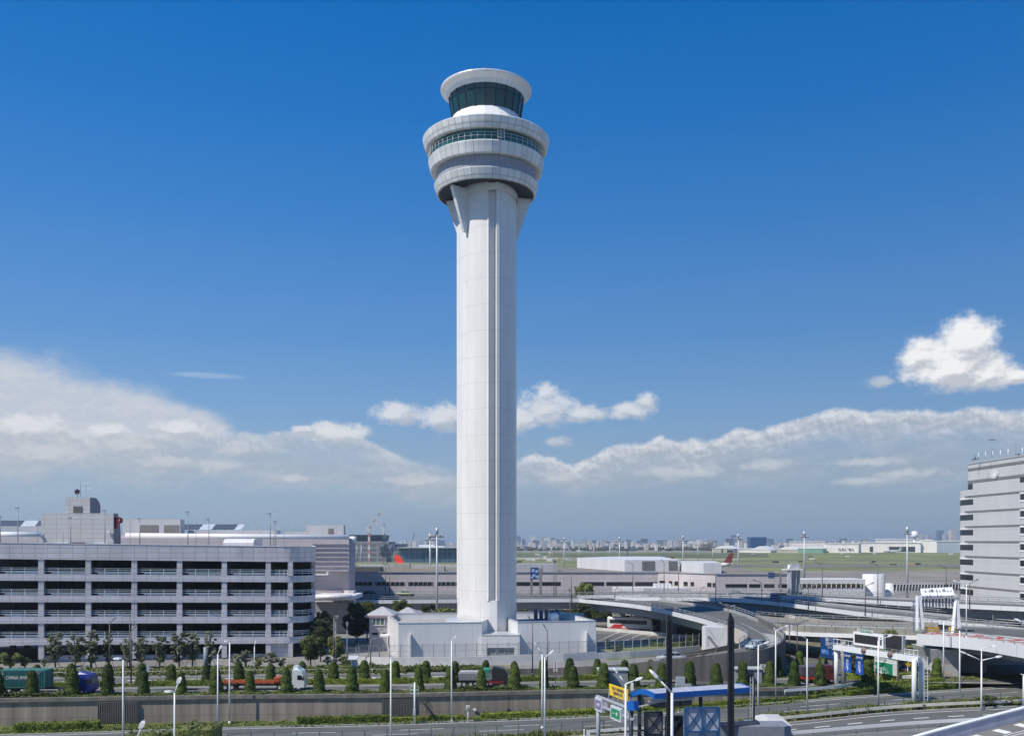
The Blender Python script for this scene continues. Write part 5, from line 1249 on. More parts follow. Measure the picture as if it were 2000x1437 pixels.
# airside pier with drum and bridge
pr = T('passenger_pier', 'low white passenger pier with a brown window strip leading to a drum', 'passenger pier', (60, 240, 0))
b = B(); dp_ = 232; b.box(nx(1560,dp_), dp_, 0, nx(1690,dp_), dp_+8, ZZ(1131,dp_)); b.build('wall', PM('pier_cladding', (.68,.68,.68), 2.5, 9, .03, .7, .5), pr)
b = B(); b.box(nx(1563,dp_), dp_-.06, ZZ(1147.5,dp_), nx(1685,dp_), dp_+.2, ZZ(1139.5,dp_)); b.build('window_band', M('brown_glass', (.09,.07,.045), .15, 0, .3, .3, 0, .6), pr)
b = B()
for k in range(13): px = 1566+k*9.6; b.beam((nx(px,dp_), dp_-.12, ZZ(1147.5,dp_)), (nx(px,dp_), dp_-.12, ZZ(1139.5,dp_)), .16, .1)
b.build('window_mullion', W8, pr)
b = B(); x = nx(1706.5, 236); b.lathe([(2.7,0),(2.7,ZZ(1121.5,236)),(2.6,ZZ(1121.5,236)+.1),(.01,ZZ(1121.5,236)+.12)], 32, x, 236); b.build('drum', PM('drum_cladding', (.7,.71,.73), 1.4, 9, .02, .8, .4), pr)
br_ = T('boarding_bridge', 'ribbed boarding bridge stretching right from the small drum', 'boarding bridge', (90, 240, 0))
b = B(); x = nx(1737, 240); b.lathe([(1.1,0),(1.1,ZZ(1139,240)),(.01,ZZ(1138,240))], 20, x, 240); b.build('rotunda', PM('drum_cladding', (.7,.71,.73), 1.4, 9, .02, .8, .4), br_)
b = B(); b.beam(Q(1744,1147,240), Q(1900,1146,250), 1.6, 1.6); b.build('tunnel', M('dark_tunnel', (.12,.13,.14), .5), br_)
b = B()
for k in range(26): p = Q(1748+k*6, 1147, 239+k*.38); b.beam(p+Vector((-.1,-.9,-.95)), p+Vector((.18,-.9,.95)), .12, .14)
b.beam(Q(1744,1140,239), Q(1900,1139,249), .2, .2); b.build('tunnel_rib', W8, br_)
# ---------------------------------------------------------------- grey office block at the right
of = T('office_block', 'grey panelled office block with ribbon windows and a rounded left corner', 'office building', (112, 235, 0))
OP = PM('office_cladding', (.54,.55,.55), 4.6, 4.0, .03, .7, .5, (0,1.2), .02, .05)
fA = Vector((115.0, 245.7)); fB = Vector((117.2, 190)); od = (fB-fA).normalized(); on = Vector((-od.y, od.x))
def oP(s, n): v = fA + od*s + on*n; return (v.x, v.y)
Ln_ = 62; RC = 3.2; S0 = 6.4
core = [oP(S0,0), oP(Ln_,0), oP(Ln_,24), oP(S0,24)]
cur = [oP(RC-RC*math.sin(math.pi/2*k/6), RC*(1-math.cos(math.pi/2*k/6))) for k in range(0,7)]
wing = [oP(S0,.0)] + cur + [oP(0,16), oP(S0,16)]
zt0 = ZZ(907, 239.3); zt1 = ZZ(957, 239.3)
b = B(); b.prism(core, 0, zt0); b.prism(wing, 0, zt1); b.build('wall', OP, of)
rows = [ZZ(y, 237) for y in (976, 1006, 1035.5, 1065, 1094, 1124, 1153)]
def strp(b_, s0, s1, z0, z1, out, th=.2):
    q = [oP(s0,-out), oP(s1,-out), oP(s1,th), oP(s0,th)]; b_.prism(q, z0, z1)
def wcurve(b_, z0, z1, out, s_end):
    P = [Vector((*oP(0, 9), 0))] + [Vector((*c, 0)) for c in cur[::-1]] + [Vector((*oP(s_end, 0), 0))]
    Po, Pi = offs(P, -out), offs(P, .1)
    for a, c, d, e in zip(Po, Po[1:], Pi[1:], Pi): b_.hexa([a+Vector((0,0,z0)), c+Vector((0,0,z0)), d+Vector((0,0,z0)), e+Vector((0,0,z0)), a+Vector((0,0,z1)), c+Vector((0,0,z1)), d+Vector((0,0,z1)), e+Vector((0,0,z1))])
OPB = lambda f, nm, mt: (lambda b: (f(b), b.build(nm, mt, of)))(B())
LBD = M('ledge_grey', (.2,.2,.2), .6)
for i, z in enumerate(rows):
    OPB(lambda b: wcurve(b, z-1.15, z+.2, .05, 8.8), 'ribbon_window', GLS)
    OPB(lambda b: strp(b, 29.3, 48, z-.9, z+.45, .05), 'ribbon_window', GLS)
    OPB(lambda b: strp(b, S0-1.5, Ln_, z+.75, z+1.15, .1), 'ledge_band', LBD)
    OPB(lambda b: strp(b, 29.2, 48, z-1.35, z-.92, .12), 'sill', W8)
    OPB(lambda b: strp(b, 29.2, 48, z+.47, z+.85, .12), 'sill', W8)
    OPB(lambda b: wcurve(b, z+.22, z+.6, .1, 6.2), 'sill', W8)
OPB(lambda b: strp(b, S0-.02, 8.6, ZZ(955,239)-.1, ZZ(945,239), .05), 'ribbon_window', GLS)
OPB(lambda b: strp(b, 29.2, 48, ZZ(955,239)+.3, ZZ(945,239)+.5, .05), 'ribbon_window', GLS)
for z in (ZZ(919,238), ZZ(943,238)): OPB(lambda b: strp(b, S0-.05, Ln_, z, z+.65, .1), 'ledge_band', LBD)
b = B(); strp(b, S0-.1, Ln_, zt0, zt0+.3, .15, 22); b.build('roof_edge', LG, of)
b = B(); c_ = oP(18.9, -.2); 
for k in range(24):
    a, a2_ = 2*math.pi*k/24, 2*math.pi*(k+1)/24; zc = ZZ(926,226.8)
    for r0, r1, o_ in ((0,1.05,0), ):
        b.face([(c_[0]-.08, c_[1], zc), (c_[0]+od.x*1.55*math.cos(a)-.06, c_[1]+od.y*1.55*math.cos(a), zc+1.05*math.sin(a)), (c_[0]+od.x*1.55*math.cos(a2_)-.06, c_[1]+od.y*1.55*math.cos(a2_), zc+1.05*math.sin(a2_))])
b.build('round_emblem', W8, of)
b = B(); 
for k in range(20):
    a, a2_ = 2*math.pi*k/20, 2*math.pi*(k+1)/20; rr1, rr0 = .8, .68
    f_ = lambda r, t_: (c_[0]+od.x*r*1.4*math.cos(t_)-.12, c_[1]+od.y*r*1.4*math.cos(t_), zc+r*math.sin(t_))
    b.face([f_(rr0,a), f_(rr1,a), f_(rr1,a2_), f_(rr0,a2_)])
b.build('emblem_ring', LG, of)
for k, px in enumerate((1911,1925,1939,1954,1969,1984,1997)):
    d = 228; b = B(); b.tube(Q(px, 897-(px-1911)*.1, d), Q(px, 884-(px-1911)*.12, d), .1, .08, 5); tag(b.build('antenna', W8), 'short white rod antenna on the office roof, ' + ORD[k] + ' from the left', 'antenna', 'rod antennas on the office roof')
b = B(); b.tube(Q(1937.5,893,226), Q(1937.5,858,226), .06, .04, 5); b.beam(Q(1931,859,226), Q(1944,859,226), .15, .3); tag(b.build('antenna', GS), 'thin antenna with a small crossbar above the office roof', 'antenna')
b = B(); b.tube(Q(1984,890,226), Q(1984,842,226), .07, .03, 5); tag(b.build('antenna', GS), 'tallest plain antenna rod on the office roof', 'antenna')
b = B()
for k in range(5): p = Q(1899+k*3, 899-k*.6, 233); b.tube(p, p+Vector((.3*(k%2),0,.5+.3*(k%3))), .12, .08, 6)
b.ob(*Q(1990,890,226)[:2], ZZ(891,226), ZZ(886,226), .5, .4); tag(b.build('roof_equipment', M('dark_equipment', (.12,.12,.13), .6)), 'cluster of dark roof equipment at the office roof corner', 'roof equipment')
# ---------------------------------------------------------------- small buildings by the tower
def hip(name, label, px0, px1, pyb, pye, pyr, d, dep, ox=0):
    t_ = T(name, label, 'building', (nx((px0+px1)/2,d), d, 0)); x0, x1 = nx(px0,d), nx(px1,d); ze, zr_ = ZZ(pye,d), ZZ(pyr,d+dep/2)
    b = B(); b.box(x0+.4, d, 0, x1-.4, d+dep, ze); b.build('wall', M('grey_render', (.42,.4,.43), .7, 0, .06, .5), t_)
    b = B(); xm = (x0+x1)/2; e = .4
    A = [(x0-e,d-e,ze),(x1+e,d-e,ze),(x1+e,d+dep+e,ze),(x0-e,d+dep+e,ze)]; r0, r1 = (xm-.2,d+dep/2,zr_),(xm+.2,d+dep/2,zr_)
    b.face([A[0],A[1],r1,r0]); b.face([A[1],A[2],r1]); b.face([A[2],A[3],r0,r1]); b.face([A[3],A[0],r0]); b.build('roof', PM('hip_roof_sheet', (.46,.46,.47), .6, 9, .03, .8, .5), t_)
    b = B(); b.box(x0-e, d-e, ze-.35, x1+e, d+dep+e, ze-.003); b.build('eaves', M('eaves_pink', (.36,.27,.28), .6), t_)
    return t_
h1 = hip('hip_roofed_hut', 'small two-storey hut with pale hip roof and strip window, left of base building', 717, 766, 1290, 1201, 1184, 173, 7)
b = B(); b.box(nx(727,173), 172.9, ZZ(1219.5,173), nx(751,173), 173.05, ZZ(1208.5,173)); b.build('window', M('hut_glass', (.12,.16,.15), .2, 0, .2, 1, 0, .6), h1)
b = B()
for px in (727, 734.5, 743, 751): b.box(nx(px,173)-.05, 172.82, ZZ(1219.5,173), nx(px,173)+.05, 172.9, ZZ(1208.5,173))
b.box(nx(726,173), 172.82, ZZ(1220.6,173), nx(752,173), 172.9, ZZ(1219.5,173)); b.build('window_frame', W8, h1)
b = B(); b.box(nx(727,173), 172.9, ZZ(1239,173), nx(738,173), 173.02, ZZ(1235,173)); b.box(nx(747,173), 172.9, ZZ(1239,173), nx(753,173), 173.02, ZZ(1235,173)); b.build('small_window', GLS, h1)
hip('hip_roofed_hut', 'second pale hip roof peeping out behind the base building parapet', 768, 816, 1290, 1203, 1185, 181, 8)
b = B(); b.box(nx(742,170), 169, 2.9, nx(760,170), 171.5, 3.2); tag(b.build('porch_slab', W8), 'white porch slab between hut and base building', 'porch')
gb = T('guard_box', 'tiny white guard box with a ribbed lean-to roof near the fence wall', 'hut', (nx(690,144), 144, 0))
b = B(); b.box(nx(686,144), 144, 0, nx(696,144), 145, 2.0); b.build('wall', M('box_wall', (.45,.47,.55), .6), gb)
b = B(); b.hexa([(nx(680,144),143.4,2.02),(nx(698,144),143.4,2.02),(nx(698,144),145.4,2.3),(nx(680,144),145.4,2.3),(nx(680,144),143.4,2.12),(nx(698,144),143.4,2.12),(nx(698,144),145.4,2.42),(nx(680,144),145.4,2.42)]); b.build('roof', PM('ribbed_roof', (.7,.72,.75), .25, 9, .05, .5, .4), gb)
sg = T('grey_shed', 'small pale shed with an external stair inside the ramp curve', 'shed', (28, 150, 0))
dsh = 152
b = B(); b.prism([(nx(1372,dsh),dsh+.4),(nx(1378,dsh),dsh),(nx(1417,dsh),dsh-.4),(nx(1417,dsh),dsh+3),(nx(1374,dsh+3),dsh+3)], 0, ZZ(1224,dsh)); b.build('wall', PM('shed_wall', (.6,.61,.62), 2, 9, .03, .8, .6), sg)
b = B()
p, q = Q(1383,1241,150.5), Q(1399,1262,150)
for o_ in (0, .9): b.beam(p+Vector((0,-o_,0)), q+Vector((0,-o_,0)), .1, .3)
for k in range(9): a = p.lerp(q, k/8); b.beam(a+Vector((0,.1,0)), a+Vector((0,-1.0,0)), .3, .05)
for o_ in (0, .9): b.beam(p+Vector((0,-o_,1)), q+Vector((0,-o_,1)), .05, .05)
b.beam(Q(1383,1241,150.5), Q(1383,1262,150.5), .12, .12); b.build('outside_stair', GS, sg)
# kiosks in the median
def kiosk(px0, px1, pyt, pyb, label, dep=2.2, mat=None):
    d = G((px0+px1)/2, pyb).y; t_ = T('kiosk', label, 'kiosk', (nx((px0+px1)/2,d), d, 0)); x0, x1 = nx(px0,d), nx(px1,d); z = ZZ(pyt,d)-.15
    b = B(); b.box(x0, d, 0, x1, d+dep, z); b.build('wall', mat or PM('kiosk_wall', (.3,.33,.36), 1.5, 9, .02, .8, .5), t_)
    b = B(); b.box(x0-.15, d-.15, z+.003, x1+.15, d+dep+.15, z+.17); b.build('roof', M('kiosk_roof', (.42,.47,.48), .5), t_); return t_
k1 = kiosk(1170, 1226, 1307, 1341, 'windowless grey kiosk with a flat roof among the cone trees')
k2 = kiosk(1436, 1488, 1305, 1337, 'pale grey toll kiosk behind the right black pillar')
b = B(); d = G(1462,1337).y; b.box(nx(1459,d), d-.08, 0, nx(1471,d), d+.05, 2.0); b.build('door', M('dark_blue_door', (.03,.05,.1), .3), k2)
b = B(); b.box(nx(1441,d), d-.35, .9, nx(1447,d), d-.02, 1.5); b.build('wall_box', W8, k2)
# ---------------------------------------------------------------- far airfield side and city
random.seed(11)
def dist(name, label, cat, px0, px1, py0, py1, d, dep, mat, group=None, roof=None):
    b = B(); z1 = ZZ(py0, d); z0 = min(0, ZZ(py1, d)) if py1 is None or ZZ(py1, d) < 4 else 0
    b.box(nx(px0,d), d, 0, nx(px1,d), d+dep, z1); return tag(b.build(name, mat), label, cat, group)
CW = [CITY('city_white', (.8,.79,.76), .75, 4.5, 4), CITY('city_cream', (.68,.62,.53), .7, 4, 4), CITY('city_grey', (.46,.48,.5), .7, 5, 4), CITY('city_blue', (.16,.22,.30), .7, 5, 4.5), CITY('city_brown', (.30,.23,.2), .7, 4, 4), CITY('city_dark', (.12,.15,.19), .8, 5, 4)]
towers = [(1007,1017,1046,5200,3,'rounded blue-grey tower right beside the control tower shaft'),(1036,1045,1047,4800,0,'slim pale tower, first of the high skyline group'),(1057,1065,1048,5000,2,'grey-blue slab left of the two broad pale towers'),(1063,1075,1050,4400,0,'broad pale tower in the middle of the skyline group'),(1077,1086,1053.5,4300,1,'pinkish cream tower at the right of the broad pale one'),(1075,1084,1050,4600,5,'dark tower behind the pinkish cream one'),(1085,1097,1053,5000,5,'dark blue office slab left of the bridge pylon'),(1100,1112,1059,5000,3,'low blue slab behind the first floodlight mast'),(1183,1192,1057.5,3600,5,'dark slate block between bridge and second mast'),(1196,1206,1057,3900,3,'bluish block left of the second floodlight mast'),(1158,1165,1061,3000,1,'small pinkish tower right of the bridge'),(1352,1363,1057,2500,0,'plain cream-white tower block in the middle right'),(1365,1370,1054,2550,0,'narrow white tower beside the plain cream-white one'),(1371,1378,1055,2600,1,'cream block with rooftop box in the middle right'),(1380,1393,1054,2650,2,'light grey block left of the stepped dark one'),(1372,1384,1062,2300,4,'brownish low block before the cream towers'),(1386,1388,1061,2300,3,'small blue sloping block'),(1430,1437,1044.5,4600,3,'tall blue-grey tower above the arched white hangar'),(1449,1464,1056,2500,2,'pale office block left of the deep blue box'),(1833,1843,1035,4600,3,'faint blue-grey tower nearest the grey office block'),(1846,1853,1043,4300,2,'faint grey tower pair near the office block'),(1858,1868,1034,4400,1,'cream tower half hidden by the office block'),(1812,1821,1044,4500,2,'faint low tower right of the white radar dome'),(1790,1802,1041,4000,1,'beige block left of the faint towers')]
for x0, x1, y, d, m, lb in towers:
    dist('distant_tower', lb + ', far away', 'high-rise', x0, x1, y, 1066, d, 30, CW[m])
dist('blue_box_building', 'deep blue windowless box building on the far side of the airfield', 'building', 1466, 1497, 1048.5, 1066, 2100, 30, M('deep_blue_cladding', (.02,.08,.2), .4, 0, .08, .02))
n_ = 0
rows_ = [(6, 700, 890, 3600, 20, 1057), (5, 1010, 1350, 3200, 66, 1059), (6, 1012, 1360, 2300, 54, 1065.5), (5, 1340, 1560, 2500, 34, 1062), (5, 1560, 1870, 2600, 36, 1058), (9, 1010, 1870, 4600, 56, 1054.5)]
for (w_, xa, xb, d, cnt, top) in rows_:
    for k in range(cnt):
        px = xa + (xb-xa)*(k+random.random())/cnt; w = w_*random.uniform(.5,1.5); py = top + random.uniform(-3.5, 4); dd_ = d*random.uniform(.85,1.15)
        mi = random.choice([0,0,0,0,1,1,2,2,4,3]) if d < 4000 else random.choice([2,3,5,2])
        tall = 'low' if py > top+1 else 'mid-height' if py > top-2 else 'tall'
        side_ = 'left of the control tower' if px < 900 else 'between control tower and bridge pylon' if px < 1117 else 'between bridge pylon and the middle masts' if px < 1340 else 'behind the hangars'
        tone = ['white','cream','grey','bluish','brown','dark'][mi]
        ob_ = dist('distant_building', 'tiny ' + tone + ' ' + tall + ' block in the skyline, ' + side_ + (', farthest' if d > 4000 else ''), 'building', px-w/2, px+w/2, py, 1070, dd_, 15, CW[mi], 'small blocks of the far skyline')
# small service buildings and vehicles scattered over the near yards
ry = random.Random(8)
for k in range(26):
    px = ry.uniform(1012, 1130); py = ry.uniform(1076, 1098); d = G(px, py).y; w_ = ry.uniform(2.5, 7)
    b = B(); b.box(XX(px,d), d, 0, XX(px,d)+w_, d+4, ry.uniform(1.5,3.6)); tag(b.build('site_cabin', ry.choice([W8, CON, LG, M('cabin_tan', (.45,.36,.27), .7)])), 'tiny site cabin or parked lorry in the yards just right of the tower', 'site cabin', 'site cabins right of the tower')
for k in range(16):
    px = ry.uniform(1420, 1860); py = ry.choice([1082, 1087, 1092, 1098, 1103])+ry.uniform(-1,1); d = G(px, py).y
    b = B(); b.box(XX(px,d), d, 0, XX(px,d)+ry.uniform(2,6), d+3, ry.uniform(.7,1.4)); tag(b.build('taxiway_sign', ry.choice([M('sign_yellow_far', (.6,.5,.1), .6), W8, BK])), 'tiny taxiway sign or service vehicle out on the airfield grass', 'airfield marker', 'markers on the airfield')
# bridge with white pylon and fan of cables
bd = 3900; brg = T('cable_stayed_bridge', 'far cable-stayed bridge with one white pylon and fanned cables', 'bridge', (nx(1117,bd), bd, 0))
b = B(); b.hexa([(nx(1115.5,bd),bd,0),(nx(1119.5,bd),bd,0),(nx(1119.5,bd),bd+4,0),(nx(1115.5,bd),bd+4,0),(nx(1116.3,bd),bd,ZZ(1050,bd)),(nx(1117.6,bd),bd,ZZ(1050,bd)),(nx(1117.6,bd),bd+4,ZZ(1050,bd)),(nx(1116.3,bd),bd+4,ZZ(1050,bd))]); b.build('pylon', W8, brg)
b = B()
for k in range(1, 7):
    for s in (-1, 1): b.beam(Q(1117,1050.5+k*.5,bd), Q(1117+s*(6+k*4.3), 1068.5, bd), .45, .45)
b.build('cable', LG, brg)
b = B(); b.beam(Q(1010,1070.5,bd), Q(1200,1070.5,bd), 14, 3); b.build('bridge_deck', CONW, brg)
# hangars and sheds along the far side
def hangar(px0, px1, py_e, py_r, d, lb, mat, dep=60, name='hangar', doors=()):
    t_ = T(name, lb, 'hangar', (nx((px0+px1)/2,d), d, 0)); x0, x1, ze, zr_ = nx(px0,d), nx(px1,d), ZZ(py_e,d), ZZ(py_r,d)
    b = B(); b.box(x0, d, 0, x1, d+dep, ze); b.build('wall', mat, t_)
    b = B(); n = 10; prof = [(x0+(x1-x0)*k/n, ze+(zr_-ze)*math.sin(math.pi*k/n)) for k in range(n+1)]
    if py_r < py_e - .3:
        b.face([(p[0], d-.5, p[1]+.01) for p in prof])
        for p, q in zip(prof, prof[1:]): b.face([(p[0],d-.5,p[1]+.01),(q[0],d-.5,q[1]+.01),(q[0],d+dep,q[1]+.01),(p[0],d+dep,p[1]+.01)])
    else: b.box(x0-1, d-1, ze+.01, x1+1, d+dep, ze+1.2)
    b.build('roof', M('hangar_roof_white', (.8,.8,.8), .5), t_)
    for (a, c, y0_, y1_) in doors:
        b = B(); b.box(nx(a,d), d-.4, max(0, ZZ(y1_,d)), nx(c,d), d+.1, ZZ(y0_,d)); b.build('door', M('hangar_door_dark', (.05,.055,.06), .6), t_)
    t_.rotation_euler = (0, 0, R(-24)); return t_
HWm = PM('hangar_white', (.86,.83,.8), 9, 30, .12, .85, .5); HB = PM('hangar_beige', (.5,.46,.4), 9, 30, .25, .8, .5); HG = PM('hangar_green', (.2,.38,.3), 6, 30, .3, .8, .5); HBL = PM('hangar_blue', (.36,.42,.5), 6, 30, .3, .8, .5)
hangar(1393, 1433, 1071, 1065.5, 1620, 'long beige hangar with a bright white roof, far middle', HB, doors=[(1409,1412,1072,1078),(1420,1432,1073,1078)])
hangar(1433, 1470, 1072, 1071.9, 1640, 'low white shed between the beige hangar and the arched one', HWm)
hangar(1468, 1505, 1074, 1066, 1600, 'white hangar with a pointed arched roof below the deep blue box', HWm)
hangar(1519, 1560, 1073, 1067, 1580, 'pale gabled hangar left of the mint-green one', HB)
hangar(1559, 1606, 1071, 1067, 1560, 'mint-green barrel-roofed hangar beyond the airfield', HG)
hangar(1543, 1610, 1058, 1057.9, 1720, 'white multi-storey block behind the mint-green hangar', CW[0], name='airport_office')
h_ = hangar(1611, 1675, 1062, 1061.9, 1600, 'wide white hangar with dark lettering on its wall', HWm)
text('hangar_lettering', 'SKY', 5.5, M('lettering_dark', (.06,.06,.08), .5), h_, facing(Vector((nx(1650,1599), 1598.6, ZZ(1072.6,1600)))), .1, sx_=2.4)
text('hangar_lettering', '24', 5, M('lettering_dark', (.06,.06,.08), .5), h_, facing(Vector((nx(1662,1599), 1598.6, ZZ(1072.6,1600)))), .1, sx_=1.6)
hangar(1676, 1793, 1060, 1059.9, 1640, 'longest white hangar with open dark door bays', HWm, doors=[(1701,1707,1067,1077),(1736,1783,1067,1077)])
hangar(1712, 1790, 1053, 1052.9, 1760, 'upper white block above the longest hangar', CW[0], name='airport_office')
hangar(1792, 1830, 1056, 1053, 1620, 'cream hangar with curved roof right of the radar dome', HWm)
hangar(1832, 1880, 1057, 1056.9, 1600, 'blue-roofed grey hangar next to the office block', HBL)
hangar(1256, 1320, 1072, 1071.9, 2200, 'row of low cream sheds at the far middle', HB, name='shed')
hangar(1120, 1160, 1070, 1069.9, 2600, 'pair of low pale sheds right of the bridge pylon', HWm, name='shed')
b = B(); x = nx(1786, 1700); b.lathe([(7*math.cos(a*.2), ZZ(1044,1700)+7*math.sin(a*.2)) for a in range(-6, 9)], 20, x, 1700); b.tube((x,1700,0), (x,1700,ZZ(1050,1700)), 3, 2, 8)
tag(b.build('radar_dome', W8), 'white ball-shaped radar dome above the far hangars', 'radar dome')
# low scrub, trees and yards along the far edge
rs = random.Random(5); bs_ = B()
for k in range(230):
    px = rs.uniform(1010, 1400) if k < 320 else rs.uniform(1400, 1870); d = rs.uniform(1900, 2700) if px < 1400 else rs.uniform(1680,1800)
    x = nx(px, d); r_ = rs.uniform(3, 8); h_ = rs.uniform(2, 6)
    for j in range(3):
        a = rs.uniform(0, 3); bs_.lathe([(r_,0),(r_*1.1,h_*.5),(r_*.6,h_*.9),(.1,h_)], 6, x+rs.uniform(-r_,r_), d+rs.uniform(-r_,r_), 0, False)
bs_.uv = {}
tag(bs_.build('far_scrub', M('scrub_green', (.05,.062,.035), .9, 0, .4, .05), recalc=False), kind='stuff')
# construction site and glass terminal far left
ct = T('construction_site', 'dark half-built terminal with steel roof beyond the apron, left of the orange tail', 'building', (-200, 900, 0))
dd0 = 900
SITE = PM('site_frame', (.17,.18,.2), 8, 4.5, .5, 2.0, .6)
b = B(); b.box(nx(640,dd0), dd0, 0, nx(778,dd0), dd0+80, ZZ(1062,dd0)); b.build('frame', SITE, ct)
b = B(); b.box(nx(640,dd0), dd0+5, ZZ(1061.9,dd0), nx(758,dd0), dd0+60, ZZ(1058,dd0)); b.build('upper_floor', M('site_grey', (.22,.23,.24), .7), ct)
b = B(); b.hexa([(nx(640,dd0),dd0+8,ZZ(1057,dd0)),(nx(742,dd0),dd0+8,ZZ(1057,dd0)),(nx(742,dd0),dd0+60,ZZ(1057,dd0)),(nx(640,dd0),dd0+60,ZZ(1057,dd0)),(nx(640,dd0),dd0+4,ZZ(1044,dd0)),(nx(745,dd0),dd0+4,ZZ(1044,dd0)),(nx(745,dd0),dd0+60,ZZ(1044,dd0)),(nx(640,dd0),dd0+60,ZZ(1044,dd0))]); b.build('roof_truss', PM('dark_roof', (.05,.08,.11), 4, 4, .3, 1.8, .5), ct)
b = B(); b.box(nx(741,dd0), dd0-2, ZZ(1078,dd0), nx(752,dd0), dd0+3, ZZ(1059,dd0)); b.build('lift_tower', M('site_grey', (.22,.23,.24), .7), ct)
gt = T('glass_terminal', 'long low blue-green glass terminal beyond the apron', 'terminal building', (-120, 900, 0))
b = B(); b.box(nx(779,880), 880, 0, nx(1000,880), 930, ZZ(1070,880)); b.build('glazing', PM('blue_green_glazing', (.08,.15,.19), 5, 5, .25, 1.8, .15, (0,0), .2, .2), gt)
b = B(); b.box(nx(777,880), 876, ZZ(1069.9,880), nx(1000,880), 935, ZZ(1068.5,880)); b.build('roof_edge', LG, gt)
b = B(); b.box(nx(818,900), 900, 0, nx(848,900), 920, ZZ(1063.5,900)); b.box(nx(840,900), 899, 0, nx(868,900), 920, ZZ(1066,900)); b.build('rooftop_block', W8, gt)
b = B(); b.box(nx(700,700), 700, 0, nx(1000,700), 702, 2.6); tag(b.build('blast_fence', CONW), 'long low white barrier at the far side of the apron, left of the tower', 'barrier')
RC = M('crane_red', (.46,.27,.24), .5); WC = M('crane_white', (.6,.62,.64), .5); DC = M('crane_dark', (.14,.16,.18), .5)
def crane(px, pyb, pyt, jib, d, lb, tw_=1.6, mats=(RC, WC), tail=None):
    t_ = T('crane', lb, 'crane', (nx(px,d), d, 0)); P0, P1 = Vector((nx(px,d), d, 0)), Q(px, pyt, d)
    b = B(); n = 8
    for k in range(n): b.beam(P0.lerp(P1, k/n), P0.lerp(P1, (k+1)/n), tw_, tw_, k % 2)
    b.build('mast', list(mats), t_)
    b = B(); J = Q(jib[0], jib[1], d)
    for k in range(6): b.beam(P1.lerp(J, k/6), P1.lerp(J, (k+1)/6), tw_*.6, tw_*.6, k % 2)
    b.build('jib', list(mats), t_)
    if tail: b = B(); b.beam(P1, Q(tail[0], tail[1], d), tw_*.8, tw_*1.2); b.beam(Q(tail[0],tail[1]-1,d), P1+Vector((0,0,4)), .5, .5); b.build('counter_jib', WC, t_)
crane(721, 1088, 1032, (747,995), 890, 'red and white tower crane with its jib raised to the right', 2.0, (RC, WC), (714,1034))
crane(749, 1058, 1036, (718,1003), 920, 'pale tower crane with its jib crossing to the left', 1.8, (WC, WC), (752,1040))
crane(750, 1050, 1030, (750,1021), 925, 'dark stubby crane mast beside the crossing jibs', 2.2, (DC, WC))
crane(803, 1070, 1062, (810,1041), 1100, 'lone dark crane jib left of the floodlight mast', 1.2, (DC, DC))
for px, py, jx, jy, lb in ((563,1050,576,1007,'left raised pale crane behind the terminal roof'),(600,1050,593,1010,'thin dark crane behind the roof plant room'),(502,1040,494,1014,'white crane jib leaning left over the terminal roof'),(510,1040,501,1018,'second thin jib beside the left-leaning white one'),(541,1040,549,1026,'small crane jib right of the left-leaning pair'),(480,1036,473,1018,'leftmost faint crane jib above the skylights')):
    crane(px, py, py, (jx,jy), 900, lb, 1.3, (WC, WC))
crane(1226, 1090, 1068, (1225.5,1052), 900, 'slim dark mast structure beside the second floodlight mast', .9, (DC, DC))
crane(1013, 1095, 1085, (1021,1060), 1200, 'thin crane boom just right of the tower shaft', .8, (DC, DC))
# ---------------------------------------------------------------- vehicles
def vmat(name, c): return M(name, c, .25, 0, .03, 2, 0, .6)
def loft(b, secs, m=0, sm=False):      # sections: lists of equal point count, along the length
    n = len(secs[0]); i = len(b.v)
    for s in secs: b.v += [tuple(p) for p in s]
    for j in range(len(secs)-1):
        for k in range(n):
            l = (k+1) % n; b.f.append((i+j*n+k, i+j*n+l, i+(j+1)*n+l, i+(j+1)*n+k)); b.m.append(m); b.s.append(sm)
    b.f.append(tuple(range(i, i+n))); b.f.append(tuple(range(i+(len(secs)-1)*n, i+len(secs)*n))); b.m += [m, m]; b.s += [False]*2
def wheel(parent, x, y, r=.32, w=.22):
    b = B(); b.tube((x, y-w/2, r), (x, y+w/2, r), r, r, 14); t_ = b.build('wheel', TY, parent)
    b = B(); b.tube((x, y-w/2-.01, r), (x, y+w/2+.01, r), r*.55, r*.55, 10); o = b.build('rim', LG, t_)
CAR = {}
